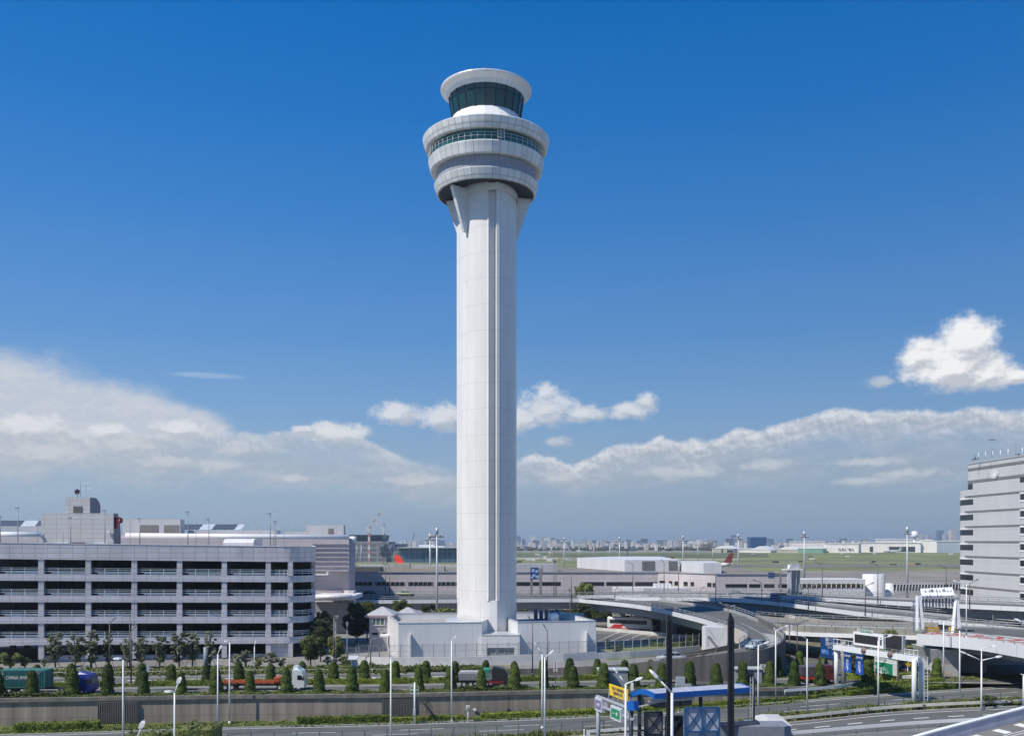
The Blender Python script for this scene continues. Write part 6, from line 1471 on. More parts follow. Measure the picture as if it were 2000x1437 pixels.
def car(label, col, loc, rz, kind='sedan', sc_=.93, name=None, group=None, extra=None):
    key = (kind, col)
    if key in CAR and not extra: return dup(CAR[key], loc, rz, label, group)
    cname = {'sedan':'car','wagon':'estate_car','van':'van','taxi':'taxi'}[kind]
    t_ = T(cname, label, {'sedan':'car','wagon':'car','van':'van','taxi':'taxi'}[kind], (0,0,0), group)
    mt = vmat('car_paint_%d_%d_%d' % tuple(int(c*100) for c in col), col)
    L_ = 4.5; Wd = .86; h = 1.42 if kind != 'van' else 1.85
    bt = B(); secs = []
    low = [(-2.25,.42,.72),(-2.18,.3,.88),(-1.3,.25,.93),(0,.22,.95),(1.3,.25,.9),(2.05,.3,.78),(2.25,.4,.6)]
    for x, z0, z1 in low:
        w_ = Wd*(1 if abs(x) < 1.8 else .9 if abs(x) < 2.2 else .78)
        secs.append([(x,-w_*.95,z0),(x,w_*.95,z0),(x,w_,(z0+z1)/2),(x,w_*.93,z1),(x,-w_*.93,z1),(x,-w_,(z0+z1)/2)])
    loft(bt, secs, 0, True); bt.build('body', mt, t_)
    cab = [(-1.75,.93),(-1.05,h-.06),(-.1,h),(.45,h-.08),(1.2,.93)] if kind in ('sedan','taxi') else [(-2.1,.93),(-1.85,h-.05),(-.1,h),(.6,h-.08),(1.3,.93)] if kind == 'wagon' else [(-2.15,.95),(-2.05,h),(.8,h),(1.3,h-.25),(1.9,.95)]
    b = B(); secs = []
    for (x, z) in cab: 
        w_ = Wd*.9 - (z-.93)*.28; secs.append([(x,-Wd*.9,.9),(x,Wd*.9,.9),(x,w_,max(.91,z-.04)),(x,-w_,max(.91,z-.04))])
    loft(b, secs); b.build('window_glass', GLS, t_)
    b = B(); tops = [c for c in cab if c[1] > h-.3]
    for (x, z), (x2, z2) in zip(tops, tops[1:]):
        w_ = Wd*.9-(z-.93)*.28+.015; w2 = Wd*.9-(z2-.93)*.28+.015
        b.hexa([(x,-w_,z-.07),(x2,-w2,z2-.07),(x2,w2,z2-.07),(x,w_,z-.07),(x,-w_,z),(x2,-w2,z2),(x2,w2,z2),(x,w_,z)])
    for i in (0, -1):
        a_, c_ = (cab[0], cab[1]) if i == 0 else (cab[-1], cab[-2])
        for s in (-1, 1): b.beam((a_[0], s*Wd*.9, a_[1]), (c_[0], s*(Wd*.9-(c_[1]-.93)*.28), c_[1]-.03), .07, .07)
    for s in (-1, 1): b.beam((-.35, s*(Wd*.9+.005), .93), (-.4, s*(Wd*.9-(h-.93)*.28), h-.04), .06, .09)
    b.build('roof', mt, t_)
    for x in (-1.35, 1.4):
        for s in (-1, 1): wheel(t_, x, s*(Wd-.08))
    for s in (-1, 1):
        b = B(); b.ob(2.17, s*.58, .58, .72, .14, .3); b.build('headlight', M('lamp_glass', (.7,.7,.7), .15, 0, .02, 1, 0, .8), t_)
        b = B(); b.ob(-2.2, s*.6, .62, .78, .1, .28); b.build('tail_light', M('tail_red', (.4,.02,.02), .2, 0, .02, 1), t_)
    if extra: extra(t_)
    t_.scale = (sc_,)*3; t_.location = loc; t_.rotation_euler = (0,0,rz); 
    CAR[key] = t_; return t_
WH, BKc, SV, DG, GRN = (.68,.68,.66), (.02,.022,.028), (.42,.44,.46), (.07,.08,.09), (.25,.45,.25)
def roadz(px, py, z): return G(px, py, z)
def taxi_x(t_):
    b = B(); b.box(-2.27, -.87, .62, 2.1, .87, .74); b.build('stripe', M('taxi_yellow', (.6,.55,.15), .3, 0, .03, 1), t_)
    b = B(); b.ob(-.1, 0, 1.42, 1.56, .25, .5); b.build('roof_lamp', W8, t_)
car('black saloon car on the elevated road, just right of the terminal end', BKc, G(719,1162.5,5.95), R(180), 'sedan')
car('pale green and yellow taxi on the elevated road behind the golden tree', (.42,.5,.4), G(790,1163,6.0), R(180), 'taxi', extra=taxi_x)
car('dark grey car on the far elevated road in front of the dark window strip', DG, G(1431,1163.5,7.0)+Vector((0,-2,0)), R(176), 'sedan')
car('dark car on the far elevated road beside the sign mast', BKc, (60.5,214,7.0), R(152), 'sedan')
car('silver car coming down the retained ramp, half hidden by the left black pillar', SV, (23.3,138.4,2.45), R(188), 'sedan')
car('blue-white car coming round the bend of the ramp', (.32,.4,.47), (36.0,139.8,4.05), R(228), 'wagon')
# parked cars beyond the elevated road
pk = [(1017,1190,WH,'wagon','white car parked nearest the tower shaft, behind the hedge',R(60)),(1066,1186,WH,'wagon','white car parked left of the white parked coach',R(70)),(1104,1185,WH,'van','white van parked right of the white parked coach',R(80)),(1168,1181,WH,'sedan','white car alone on the car park lane beyond the dark tree',R(20)),(1241,1189,WH,'van','white van in front of the plain white screen',R(150)),(1284,1191,BKc,'sedan','black car behind the second ramp pier',R(0)),(1032,1186,DG,'sedan','dark car parked right behind the shaft',R(60)),
      (745,1182,SV,'sedan','silver car in shadow under the elevated road, left',R(0)),(805,1186,WH,'sedan','white car in shade behind the golden tree',R(10)),(872,1190,WH,'sedan','white car in shade just left of the tower',R(10)),(1472,1183,WH,'van','white van under the far elevated road',R(90)),(1400,1262,WH,'van','white van half hidden behind the right black pillar',R(90))]
for px, py, c, k, lb, rz in pk: car(lb, c, G(px, py, .05), rz, k, sc_=1.0)
for k, (px, lv, c) in enumerate(((118,0,SV),(152,0,WH),(30,1,WH),(232,1,WH),(330,0,WH),(405,2,SV),(480,3,DG),(100,2,DG),(300,3,SV),(412,1,WH),(60,3,WH),(210,2,WH))):
    s_ = s_of(px); p = gp(s_, 2.6, [2.35,5.85,9.35,12.85][lv]+.35)
    car('parked inside the car park, ' + ['lowest raised','second raised','third raised','top covered'][lv] + ' deck, ' + {WH:'white', SV:'silver', DG:'dark'}[c] + ' car at bay ' + ORD[max(0, sum(1 for q in (-11,80,172,262,350,438,524) if px > q)-1)] + ' from left', c, p, R(90+11), 'wagon', sc_=.9)
car('dark car under the big flyover, beside its left pier', DG, G(1770,1313,.05), R(10), 'sedan')
car('second dark car under the big flyover, right of the first', BKc, G(1788,1316,.05), R(10), 'sedan')
def bus(label, loc, rz, band, sc_=.93, L_=11.5):
    t_ = T('coach', label, 'coach', (0,0,0)); w_ = 1.22
    b = B(); secs = []
    for x, k, zt__ in ((-L_/2,.94,3.0),(-L_/2+.15,1,3.15),(L_/2-1.1,1,3.2),(L_/2-.35,.98,3.05),(L_/2,.9,1.5)):
        secs.append([(x,-w_*k,.35),(x,w_*k,.35),(x,w_*k,zt__-.25),(x,w_*k*.86,zt__),(x,-w_*k*.86,zt__),(x,-w_*k,zt__-.25)])
    loft(b, secs); b.build('body', vmat('coach_white', (.7,.7,.67)), t_)
    b = B(); b.box(-L_/2+.6, -w_-.012, 1.65, L_/2-1.4, w_+.012, 2.55); b.build('side_windows', GLS, t_)
    b = B(); b.hexa([(L_/2-.3,-w_*.88,1.5),(L_/2+.02,-w_*.86,1.5),(L_/2+.02,w_*.86,1.5),(L_/2-.3,w_*.88,1.5),(L_/2-.7,-w_*.85,2.9),(L_/2-.3,-w_*.83,2.85),(L_/2-.3,w_*.83,2.85),(L_/2-.7,w_*.85,2.9)]); b.build('windscreen', GLS, t_)
    if band:
        b = B()
        for s in (-1, 1): b.hexa([(-L_/2+.8, s*(w_+.02)-.01, .7),(-L_/2+3.4, s*(w_+.02)-.01, .7),(-L_/2+3.4, s*(w_+.02)+.01, .7),(-L_/2+.8, s*(w_+.02)+.01, .7),(-L_/2+1.8, s*(w_+.02)-.01, 1.5),(-L_/2+4.4, s*(w_+.02)-.01, 1.5),(-L_/2+4.4, s*(w_+.02)+.01, 1.5),(-L_/2+1.8, s*(w_+.02)+.01, 1.5)])
        b.box(-L_/2+.05, -w_-.014, .45, L_/2-.6, w_+.014, .66)
        b.build('red_stripe', M('coach_red', (.5,.04,.04), .35, 0, .05, 2), t_)
    b = B(); b.ob(1.5, 0, 3.16, 3.42, 3.2, 1.7); b.build('roof_air_unit', W8, t_)
    for x in (-L_/2+3, L_/2-2.7):
        for s in (-1, 1): wheel(t_, x, s*(w_-.16), .48, .3)
    t_.scale = (sc_,)*3; t_.location = loc; t_.rotation_euler = (0,0,rz); return t_
bus('white coach with a red stripe passing in front of the ramp pier', (26.6,210.8,.06), R(-27), True, .95, 11.2)
bus('all-white parked coach seen end-on under the elevated road', G(1088,1183,.05), R(-50), False, .95, 10)
bus('white bus standing far down under the left ramp', G(1030,1183,.05)+Vector((0,14,0)), R(160), False, .9, 9)
def truck(label, px0, pxc0, pxc1, y, cabc, load, zt_cab, sc_=1.0, deflect=None, second=None):
    """px0 rear end, pxc0..pxc1 cab; y distance of its axis"""
    x0, xa, xb = XX(px0,y), XX(pxc0,y), XX(pxc1,y)
    t_ = T('lorry', label, 'lorry', ((x0+xb)/2, y, .05)); w_ = 1.1; cm = vmat('lorry_paint_%d_%d_%d' % tuple(int(c*100) for c in cabc), cabc)
    b = B(); fr_ = xb
    prof = [(xa,.45),(fr_-.1,.45),(fr_,.8),(fr_-.02,1.35),(fr_-.32,zt_cab-.35),(fr_-.6,zt_cab-.12),(xa,zt_cab-.12)]
    n = len(prof); i = len(b.v)
    b.v += [(p[0], y-w_, p[1]) for p in prof] + [(p[0], y+w_, p[1]) for p in prof]
    b.f += [tuple(range(i,i+n)), tuple(range(i+n,i+2*n))] + [(i+k,i+(k+1)%n,i+n+(k+1)%n,i+n+k) for k in range(n)]; b.m += [0]*(n+2); b.s += [False]*(n+2)
    cb = b.build('cab', cm, t_)
    b = B(); b.hexa([(fr_-.95,y-w_-.02,1.5),(fr_-.2,y-w_-.02,1.5),(fr_-.2,y+w_+.02,1.5),(fr_-.95,y+w_+.02,1.5),(fr_-.95,y-w_-.02,2.1),(fr_-.38,y-w_-.02,2.1),(fr_-.38,y+w_+.02,2.1),(fr_-.95,y+w_+.02,2.1)]); b.build('side_window', GLS, cb)
    b = B(); b.hexa([(fr_-.1,y-w_*.9,1.42),(fr_+.02,y-w_*.9,1.42),(fr_+.02,y+w_*.9,1.42),(fr_-.1,y+w_*.9,1.42),(fr_-.4,y-w_*.88,2.2),(fr_-.25,y-w_*.88,2.2),(fr_-.25,y+w_*.88,2.2),(fr_-.4,y+w_*.88,2.2)]); b.build('windscreen', GLS, cb)
    if deflect is not None:
        b = B(); b.hexa([(xa+.1,y-w_*.85,zt_cab-.12),(fr_-.7,y-w_*.85,zt_cab-.12),(fr_-.7,y+w_*.85,zt_cab-.12),(xa+.1,y+w_*.85,zt_cab-.12),(xa+.1,y-w_*.7,zt_cab+deflect),(xa+.6,y-w_*.65,zt_cab+deflect-.05),(xa+.6,y+w_*.65,zt_cab+deflect-.05),(xa+.1,y+w_*.7,zt_cab+deflect)]); b.build('wind_deflector', cm, cb)
    b = B(); b.beam((fr_-.1,y-w_-.25,1.4), (fr_-.1,y-w_-.25,2.0), .1, .2); b.build('mirror', BK, cb)
    b = B(); b.box(x0, y-.45, .62, xa+.2, y+.45, .85); b.build('chassis', M('chassis_dark', (.03,.03,.035), .6), t_)
    for x in [xb-.75, xa-.9, xa-1.7 if xa-x0 > 5 else x0+1.0, x0+.7, x0+1.55]:
        for s in (-1, 1): wheel(t_, x, y + s*(w_-.18), .44, .28) if False else None
    # wheels in world space, so build here
    for x in sorted({round(v_,2) for v_ in (xb-.8, xa-.8, xa-1.65, x0+.7, x0+1.6)}):
        for s in (-1, 1):
            b = B(); yy = y + s*(w_-.16); b.tube((x, yy-.14, .47), (x, yy+.14, .47), .44, .44, 14); wl = b.build('wheel', TY, t_)
            b = B(); b.tube((x, yy-.15, .47), (x, yy+.15, .47), .22, .22, 10); b.build('rim', LG, wl)
    load(t_, x0, xa, y, w_); return t_
def load_cont(t_, x0, xa, y, w_):
    x1 = XX(96, y); xs = XX(8, y)
    b = B(); n = 26; dxx = (x1-xs)/n; z0, z1 = .95, 3.2
    for s in (-1, 1):
        P_ = [(xs, y+s*w_)]
        for k in range(n): P_ += [(xs+(k+.15)*dxx, y+s*w_), (xs+(k+.3)*dxx, y+s*(w_-.07)), (xs+(k+.65)*dxx, y+s*(w_-.07)), (xs+(k+.8)*dxx, y+s*w_)]
        P_.append((x1, y+s*w_))
        for p, q in zip(P_, P_[1:]): b.face([(p[0],p[1],z0),(q[0],q[1],z0),(q[0],q[1],z1-.1),(p[0],p[1],z1-.1)])
    b.box(xs, y-w_-.02, z1-.12, x1, y+w_+.02, z1); b.box(xs, y-w_-.02, z0-.06, x1, y+w_+.02, z0+.06)
    for x in (xs, x1-.12):
        b.box(x, y-w_-.03, z0, x+.12, y-w_+.08, z1); b.box(x, y+w_-.08, z0, x+.12, y+w_+.03, z1)
    b.face([(x1-.05,y-w_,z0),(x1-.05,y+w_,z0),(x1-.05,y+w_,z1),(x1-.05,y-w_,z1)]); b.face([(xs+.05,y-w_,z0),(xs+.05,y+w_,z0),(xs+.05,y+w_,z1),(xs+.05,y-w_,z1)])
    # the box can be lifted off: a thing of its own
    c_ = T('shipping_container', 'teal corrugated shipping container with white lettering on the lorry at far left', 'shipping container', ((xs+x1)/2, y, z0)); b.build('shell', M('container_teal', (.045,.18,.165), .5, 0, .15, 1.2), c_)
    wm = M('lettering_white', (.75,.75,.72), .6, 0, .05, 2)
    text('lettering', 'CHINA SHIPPING', .62, wm, c_, facing(Vector((xs+(x1-xs)*.48, y-w_-.02, 2.2))), .012, sx_=.86)
    text('small_lettering', 'C\nH\nI\nN\nA\n \nS', .26, wm, c_, facing(Vector((xs+.42, y-w_-.02, 2.1))), .012)
    text('small_lettering', 'CCLU 314\n22G1', .22, wm, c_, facing(Vector((x1-.95, y-w_-.02, 2.9))), .012)
truck('blue-cabbed articulated lorry carrying the teal container', 2, 152, 186.5, dW(-60)+3.9, (.02,.045,.27), load_cont, 2.75, deflect=.2)
def load_flat(t_, x0, xa, y, w_):
    b = B(); rd = M('trailer_red', (.42,.09,.03), .5, 0, .15, 2)
    for s in (-.55, .55): b.box(x0, y+s*w_-.12, .95, XX(558,y), y+s*w_+.12, 1.22)
    for k in range(9): x = x0+.1+(XX(556,y)-x0-.4)*k/8; b.box(x, y-w_, 1.0, x+.16, y+w_, 1.2)
    b.box(XX(538,y), y-w_, 1.22, XX(549,y), y+w_, 1.75); b.build('flatbed', rd, t_)
truck('white-cabbed articulated lorry with an empty red skeletal trailer', 434, 574, 598, dW(-27)+4.2, (.66,.7,.7), load_flat, 2.9, deflect=.35)
def load_tip(t_, x0, xa, y, w_):
    b = B(); z0, z1 = 1.05, 1.95; b.hexa([(x0,y-w_,z0),(xa-.15,y-w_,z0),(xa-.15,y+w_,z0),(x0,y+w_,z0),(x0-.1,y-w_-.06,z1),(xa-.1,y-w_-.06,z1),(xa-.1,y+w_+.06,z1),(x0-.1,y+w_+.06,z1)]); b.build('tipper_body', M('tipper_grey', (.3,.31,.32), .45, .2, .2, 2), t_)
    b = B(); b.box(x0+.1, y-w_+.1, 1.955, xa-.5, y+w_-.1, 2.15); b.build('load_cover', M('cover_grey', (.38,.38,.4), .8, 0, .15, 1), t_)
    b = B(); b.box(xa-1.2, y-w_-.05, 1.5, xa-.3, y+w_+.05, 2.5); b.build('green_canvas', M('green_canvas', (.03,.22,.15), .8), t_)
    b = B(); b.box(xa-.5, y-w_-.01, .6, xa+1.6, y+w_+.01, .95); b.build('red_side_guard', M('dark_red', (.2,.02,.02), .5), t_)
truck('black tipper lorry with a grey load cover right of the tower base', 897, 961, 992, dW(-3.5)+4.6, (.02,.02,.022), load_tip, 2.75, deflect=.1)
def load_tip2(t_, x0, xa, y, w_):
    b = B(); z0, z1 = 1.0, 2.3; b.hexa([(x0,y-w_,z0),(xa-.15,y-w_,z0),(xa-.15,y+w_,z0),(x0,y+w_,z0),(x0-.1,y-w_-.06,z1),(xa-.1,y-w_-.06,z1),(xa-.1,y+w_+.06,z1),(x0-.1,y+w_+.06,z1)]); b.build('tipper_body', M('tipper_dark', (.1,.09,.1), .5, .1, .2, 2), t_)
    b = B(); b.box(x0, y-w_-.02, .6, xa, y+w_+.02, .9); b.build('red_side_guard', M('guard_red', (.4,.05,.02), .5), t_)
truck('dark tipper lorry with red side guards left of the white gantry', 1562, 1607, 1630, 134.2, (.1,.02,.02), load_tip2, 2.6)
# aircraft
def plane(label, loc, rz, tailc, sc_=1.0):
    t_ = T('airliner', label, 'aeroplane', (0,0,0)); wm = vmat('aircraft_white', (.68,.68,.68))
    b = B(); prof = [(.05,-18.5),(.9,-17.9),(1.6,-16.6),(1.98,-14),(2,8),(1.6,13),(.9,17),(.25,19.5)]
    n = 18; i0 = len(b.v)
    for r, x in prof:
        for k in range(n): a = 2*math.pi*k/n; b.v.append((x, r*math.cos(a), 3.6+r*math.sin(a)+(1.0*max(0,(x-8))/11.5)))
    for j in range(len(prof)-1):
        for k in range(n): l = (k+1)%n; b.f.append((i0+j*n+k, i0+j*n+l, i0+(j+1)*n+l, i0+(j+1)*n+k)); b.m.append(0); b.s.append(True)
    b.build('fuselage', wm, t_)
    b = B()
    b.hexa([(12.6,-.18,5),(18.6,-.18,5.2),(18.6,.18,5.2),(12.6,.18,5),(17.6,-.1,12.4),(20.4,-.1,12.4),(20.4,.1,12.4),(17.6,.1,12.4)]); b.build('tail_fin', M('tail_'+str(int(tailc[0]*99)), tailc, .35, 0, .03, 1), t_)
    for s in (-1, 1):
        b = B(); b.hexa([(-3.5,s*1.6,2.6),(4,s*1.6,2.6),(6.3,s*16.5,3.6),(4.9,s*16.5,3.6),(-3.5,s*1.6,3.1),(4,s*1.6,3.0),(6.3,s*16.5,3.75),(4.9,s*16.5,3.75)]); b.build('wing', wm, t_)
        b = B(); b.hexa([(15,s*.6,4.7),(18.4,s*.6,4.8),(19.8,s*6,5.2),(18.6,s*6,5.2),(15,s*.6,4.9),(18.4,s*.6,5),(19.8,s*6,5.3),(18.6,s*6,5.3)]); b.build('tailplane', wm, t_)
        b = B(); b.tube((-4.5,s*5.6,1.9), (-.2,s*5.6,2.1), 1.05, .75, 12); b.build('engine', M('engine_grey', (.4,.41,.43), .3, .3), t_)
    b = B()
    for x, y in ((-13.5,0),(1.5,-3),(1.5,3)): b.tube((x,y,2.4), (x,y,.4), .15, .15, 6); b.tube((x,y-.3,.5), (x,y+.3,.5), .5, .5, 10)
    b.build('landing_gear', TY, t_)
    t_.scale = (sc_,)*3; t_.location = loc; t_.rotation_euler = (0,0,rz); return t_
yy = 480; plane('airliner whose bright orange-red tail fin shows above the low terminal roof', (XX(777,yy)+17.2, yy+6, 0), R(168), (.85,.07,.03), 1.02)
yy = 640; plane('white airliner with a dark red fin right of the rooftop boxes', (XX(1424,yy)-15, yy+6, 0), R(-22), (.16,.03,.03), .95)
yy = 560; plane('airliner showing only a dark maroon fin above the rooftop boxes', (XX(1312,yy)-12, yy+12, 0), R(-38), (.14,.03,.03), .85)
yy = 1560; plane('small white airliner parked before the dark hangar bays', (XX(1742,yy), yy, 0), R(10), (.6,.6,.62), .9)
# ---------------------------------------------------------------- lamps
def head(b, p, dirv, s=1.0, m=0):
    d = Vector(dirv).normalized(); q = p + d*.95*s; side = Vector((0,1,0)) if abs(d.x) > .5 else Vector((1,0,0))
    up = d.cross(side).normalized(); 
    if up.z < 0: up = -up
    A = []
    for t_, w_, hu, hd in ((0,.07,.05,.05),(.25,.24,.13,.1),(.75,.26,.12,.1),(1,.13,.05,.04)):
        c = p.lerp(q, t_); A.append([c-side*w_*s-up*hd*s, c+side*w_*s-up*hd*s, c+side*w_*.8*s+up*hu*s, c-side*w_*.8*s+up*hu*s])
    loft(b, A, m)
def lamp(px, pyk, base, d, heads, label, mat=None, r=.1, z=None, name='street_lamp', group=None, s=.85):
    """px,pyk top of the straight post; base level z; heads = [(px,py)] where each head starts"""
    mat = mat or W8; zb = base; x = XX(px, d); zk = ZZ(pyk, d)
    t_ = T(name, label, 'street lamp', (x, d, zb), group)
    b = B(); b.tube((x,d,zb), (x,d,zb+.35), r*1.9, r*1.6, 10); b.tube((x,d,zb+.35), (x,d,zk), r*1.15, r*.75, 10); b.build('post', mat, t_)
    P0 = Vector((x, d, zk))
    for (hx, hy) in heads:
        P1 = Q(hx, hy, d); dv = (P1-P0)
        if dv.length > .25: b = B(); b.tube(P0, P1, r*.62, r*.5, 8); b.build('arm', mat, t_)
        b = B(); head(b, P1, dv if dv.length > .25 else Vector((1 if hx >= px else -1, 0, .05)), s); b.build('lamp_head', mat if mat is W8 else M('lamp_head_grey', (.2,.21,.23), .4, 0, .05, 1), t_)
    return t_
GLp = 'white lamp posts along the roads'
lamp(240.5,1288,-3.4,103,[(238,1286)],'white lamp post with a mushroom head, leftmost of the white posts',s=.95,group=GLp)
lamp(341,1352,-3.4,90,[(347,1336),(337,1350)],'white lamp post with one head up and one head left, lower left',s=.8,group=GLp)
lamp(268,1440,-3.4,84,[(274,1424)],'white lamp head just rising over the bottom edge at lower left',s=.9,group=GLp)
lamp(425.5,1277,-3.4,114,[(429,1268)],'white post with a short arm bent right before the car park pillar',s=.6,group=GLp)
lamp(448.5,1254,-3.4,121.2,[(446,1252)],'white post standing on the lower verge with a tiny dark head',s=.6,group=GLp)
lamp(497,1262,0,143,[(498,1256)],'short white post behind the median trees, left of the white truck',s=.5,r=.085,group=GLp)
lamp(763.5,1286,-3.4,105,[(766,1282)],'white post with a round head right of its top, left of the tower base',s=.75,group=GLp)
lamp(882,1251,-3.4,121.8,[(885,1247.5)],'white post on the lower verge with a dark oval head, before the base building',s=.6,group=GLp)
lamp(1059,1277,-3.2,117,[(1049,1262)],'left post of the crossed white pair, arm reaching up left',s=.65,r=.11,group=GLp)
lamp(1064,1284,-3.2,110,[(1072,1277)],'right post of the crossed white pair, head on the right',s=.75,r=.11,group=GLp)
lamp(1222,1335,-3.4,90,[(1207.5,1316),(1240,1328)],'twin-armed white lamp post beside the yellow sign',s=.85,r=.12,group=GLp)
lamp(1312.5,1352,-3.4,84,[(1287,1326)],'thick white lamp post with one long arm, in front of the blue canopy',s=1.25,r=.15,group=GLp)
lamp(1481,1260,-2.2,119,[(1492,1256)],'white post rising right of the blue canopy, arm to the right',s=.75,r=.1,group=GLp)
lamp(1515,1231,zlow(35.6)+.1,128.2,[(1533,1223)],'white post on the verge with an arm up right, by the end of the wall',s=.5,r=.09,group=GLp)
lamp(1576.5,1247,-2.0,119,[(1558,1237)],'white post with an arm up left, left of the sign gantry',s=.7,r=.1,group=GLp)
lamp(1715.5,1250,-1.5,119.5,[(1733,1243)],'white post in front of the message boards, arm to the right',s=.8,r=.11,group=GLp)
lamp(1843,1214,-.5,137,[(1857,1209.5)],'white post on the hedge, arm right with a dark head, below the flyover edge',s=.7,r=.095,group=GLp)
lamp(1874.5,1231,-1.2,122,[(1862,1222)],'white post with a thin arm up left, right of the gantry',s=.4,r=.095,group=GLp)
lamp(1917,1289,-1.8,115.5,[(1888,1276.5),(1944,1283)],'tall white post with twin arms at the lower right',s=.85,r=.115,group=GLp)
lamp(1917,1266,-1.7,116.5,[(1938,1262)],'slender white arm lamp rising just behind the twin-armed post',s=.75,r=.07,group=GLp)
lamp(1887.5,1140,5.9,137,[(1870,1135.5)],'white lamp standing on the near flyover in front of the office block',s=.7,r=.08,group=GLp)
lamp(2012,1222,5,112,[(1996,1214.5)],'white lamp head poking in from the right edge',s=1.0,group=GLp)
lamp(1999,1316,-1,117,[(1998,1316)],'white post at the very right edge above the lilac parapet',s=.3,group=GLp)
DKP = M('dark_post_paint', (.12,.11,.11), .5, 0, .1, 1); GDK = 'dark lamp posts on the flyovers'
GPP = M('grey_post_paint', (.22,.23,.24), .5, 0, .1, 1)
dark = [(214,1217,142,0,219,1212,'left one of two dark posts before the car park'),(256,1233,131,.05,260,1228,'dark post with a hooked head left of the second car park pillar',),(253.5,1204,144,0,253.5,1204,'thin dark pole right behind the hooked post'),
 (1040,1212,141,0,1036,1208,'dark post before the right part of the base building'),(1069,1231,142,0,1065,1225,'dark post with a square head, second before the base building'),(652.5,1206,152,0,653,1203,'left of twin slim grey posts beside the feathery tree'),(656,1214,150,0,657,1210,'right of twin slim grey posts beside the feathery tree'),(678,1229,146,0,678,1223,'grey post with a funnel head beside the guard box'),(724,1247,150,0,727,1247,'grey post with a flat bar head by the fence'),(741,1231,160,0,741,1229,'dark post in front of the hip-roofed hut'),
 (753,1103,233,6,750,1100,'first of two hooked dark posts in front of the dark window strip, left'),(761,1106,233,6,757,1102,'second of two hooked dark posts, left of the grey floodlight mast'),(724,1152,226,6,724,1150,'short dark post behind the black car'),
 (1082,1101,236,6.1,1083,1099,'dark post left of a close pair right of the tower'),(1086,1103,236,6.1,1085,1100,'dark post right of the close pair right of the tower'),(1116,1117,219,6.1,1116,1116,'thin plain dark pole beside the round tree'),(1113,1165,200,0,1112.5,1155,'dark pole crossing below the elevated road parapet'),
 (1201,1152,214,6,1203,1150,'short dark post with a bent head where the ramp begins'),(1236,1101,238,6.4,1230,1099,'tall dark post before the left rooftop box'),(1297,1098,236,6.7,1295,1096,'tall dark post before the middle rooftop box'),(1325,1107,228,6.9,1317,1104,'tall dark post with arm to the left, before the recess wall'),
 (1367,1152,212,6.6,1371,1149,'short dark post with its head to the right, on the fork'),(1398,1122,206,6.3,1398,1122,'plain dark pole at the corner of the pinkish wing'),(1422,1186,160,0,1412,1180,'dark twin-headed post left of the right black pillar'),(1422,1186,160.3,0,1428,1184,'second head post of the dark twin behind the right black pillar'),
 (1488,1138,200,7,1477,1134,'dark post with arm to the left over the far window strip'),(1606,1101,206,6.9,1594,1098,'dark post with arm to the left over the apron'),(1579,1148,186,6.6,1588,1143,'dark post with arm to the right in front of the pier'),(1690,1144,176,6.1,1700,1140,'dark post with arm to the right below the drum'),(1714.5,1104,192,7.4,1704,1100,'dark post with arm to the left above the drum'),(1848,1108,171,7.9,1836,1105,'dark post with an orange-lit head at the edge of the office block'),(1894,1139,163,8,1904,1134,'dark post in front of the office block, arm to the right'),(1557,1217,146,0,1570,1213,'dark post with a pale arm right of the hook of the ramp'),(1484,1280,138,0,1484,1262,'grey pole behind the white post near the toll kiosk'),(1542,1220,144,0,1542,1220,'grey pole carrying two slatted sign backs by the ramp')]
for i, dd_ in enumerate(dark):
    px, py, d, z, hx, hy, lb = dd_
    lamp(px, py, z, d, [(hx, hy)] if abs(hx-px)+abs(hy-py) > 1 else [], lb, DKP if px > 700 or px < 300 else GPP, r=.09, name='lamp_post', s=.8)
lamp(1939.5,1200,4.2,150,[], 'slim bare pole beside the office block corner', GPP, .06, name='pole')
# floodlight masts
def flood(px, pyt, pyb, lb, d=None, ring_=1, r=.3, nh=6, z=0):
    d = d or G(px, pyb).y; x = XX(px,d); zt__ = ZZ(pyt+4, d); t_ = T('floodlight_mast', lb, 'floodlight mast', (x,d,z), 'floodlight masts')
    b = B(); b.tube((x,d,z), (x,d,zt__), r, r*.6, 12); b.build('mast', LG, t_)
    rr_ = 17*ring_*d/F*.62
    b = B()
    for k in range(nh): a = 2*math.pi*k/nh; b.tube((x,d,zt__-.5), (x+rr_*math.cos(a), d+rr_*math.sin(a), zt__-.5), r*.25, r*.2, 5)
    b.build('head_frame', GS, t_)
    for k in range(nh):
        a = 2*math.pi*k/nh; b = B(); c = Vector((x+rr_*math.cos(a), d+rr_*math.sin(a), zt__-.6)); s = rr_*.28
        b.tube(c, c+Vector((0,-s*.6,-s*.9)), s*.55, s*.95, 8); b.build('floodlight', M('flood_housing', (.4,.42,.44), .4), t_)
    b = B(); b.tube((x,d,zt__-.2), (x,d,zt__+r*4), r*1.2, r*1.2, 10); b.build('top_drum', LG, t_); return t_
flood(853.5,1036,1197,'nearest floodlight mast, tall grey, just left of the control tower', r=.27, d=212)
flood(840,1046,1104,'floodlight mast behind the nearest one, left of the control tower', r=.45, d=400, ring_=.85)
flood(1102,1051,1105,'first floodlight mast right of the control tower', d=640, r=.5, ring_=.7)
flood(1210,1050,1100,'second floodlight mast right of the control tower', d=640, r=.5, ring_=.7)
flood(1334,1048,1105,'third floodlight mast right of the control tower', d=600, r=.5, ring_=.7)
flood(1442,1045,1112,'fourth floodlight mast, before the arched hangar', d=560, r=.5, ring_=.7)
flood(1571,1041,1127,'fifth floodlight mast, before the mint-green hangar', d=480, r=.5, ring_=.7)
flood(1772,1034,1160,'tallest right-hand floodlight mast, near the radar dome', d=330, r=.42, ring_=.7)
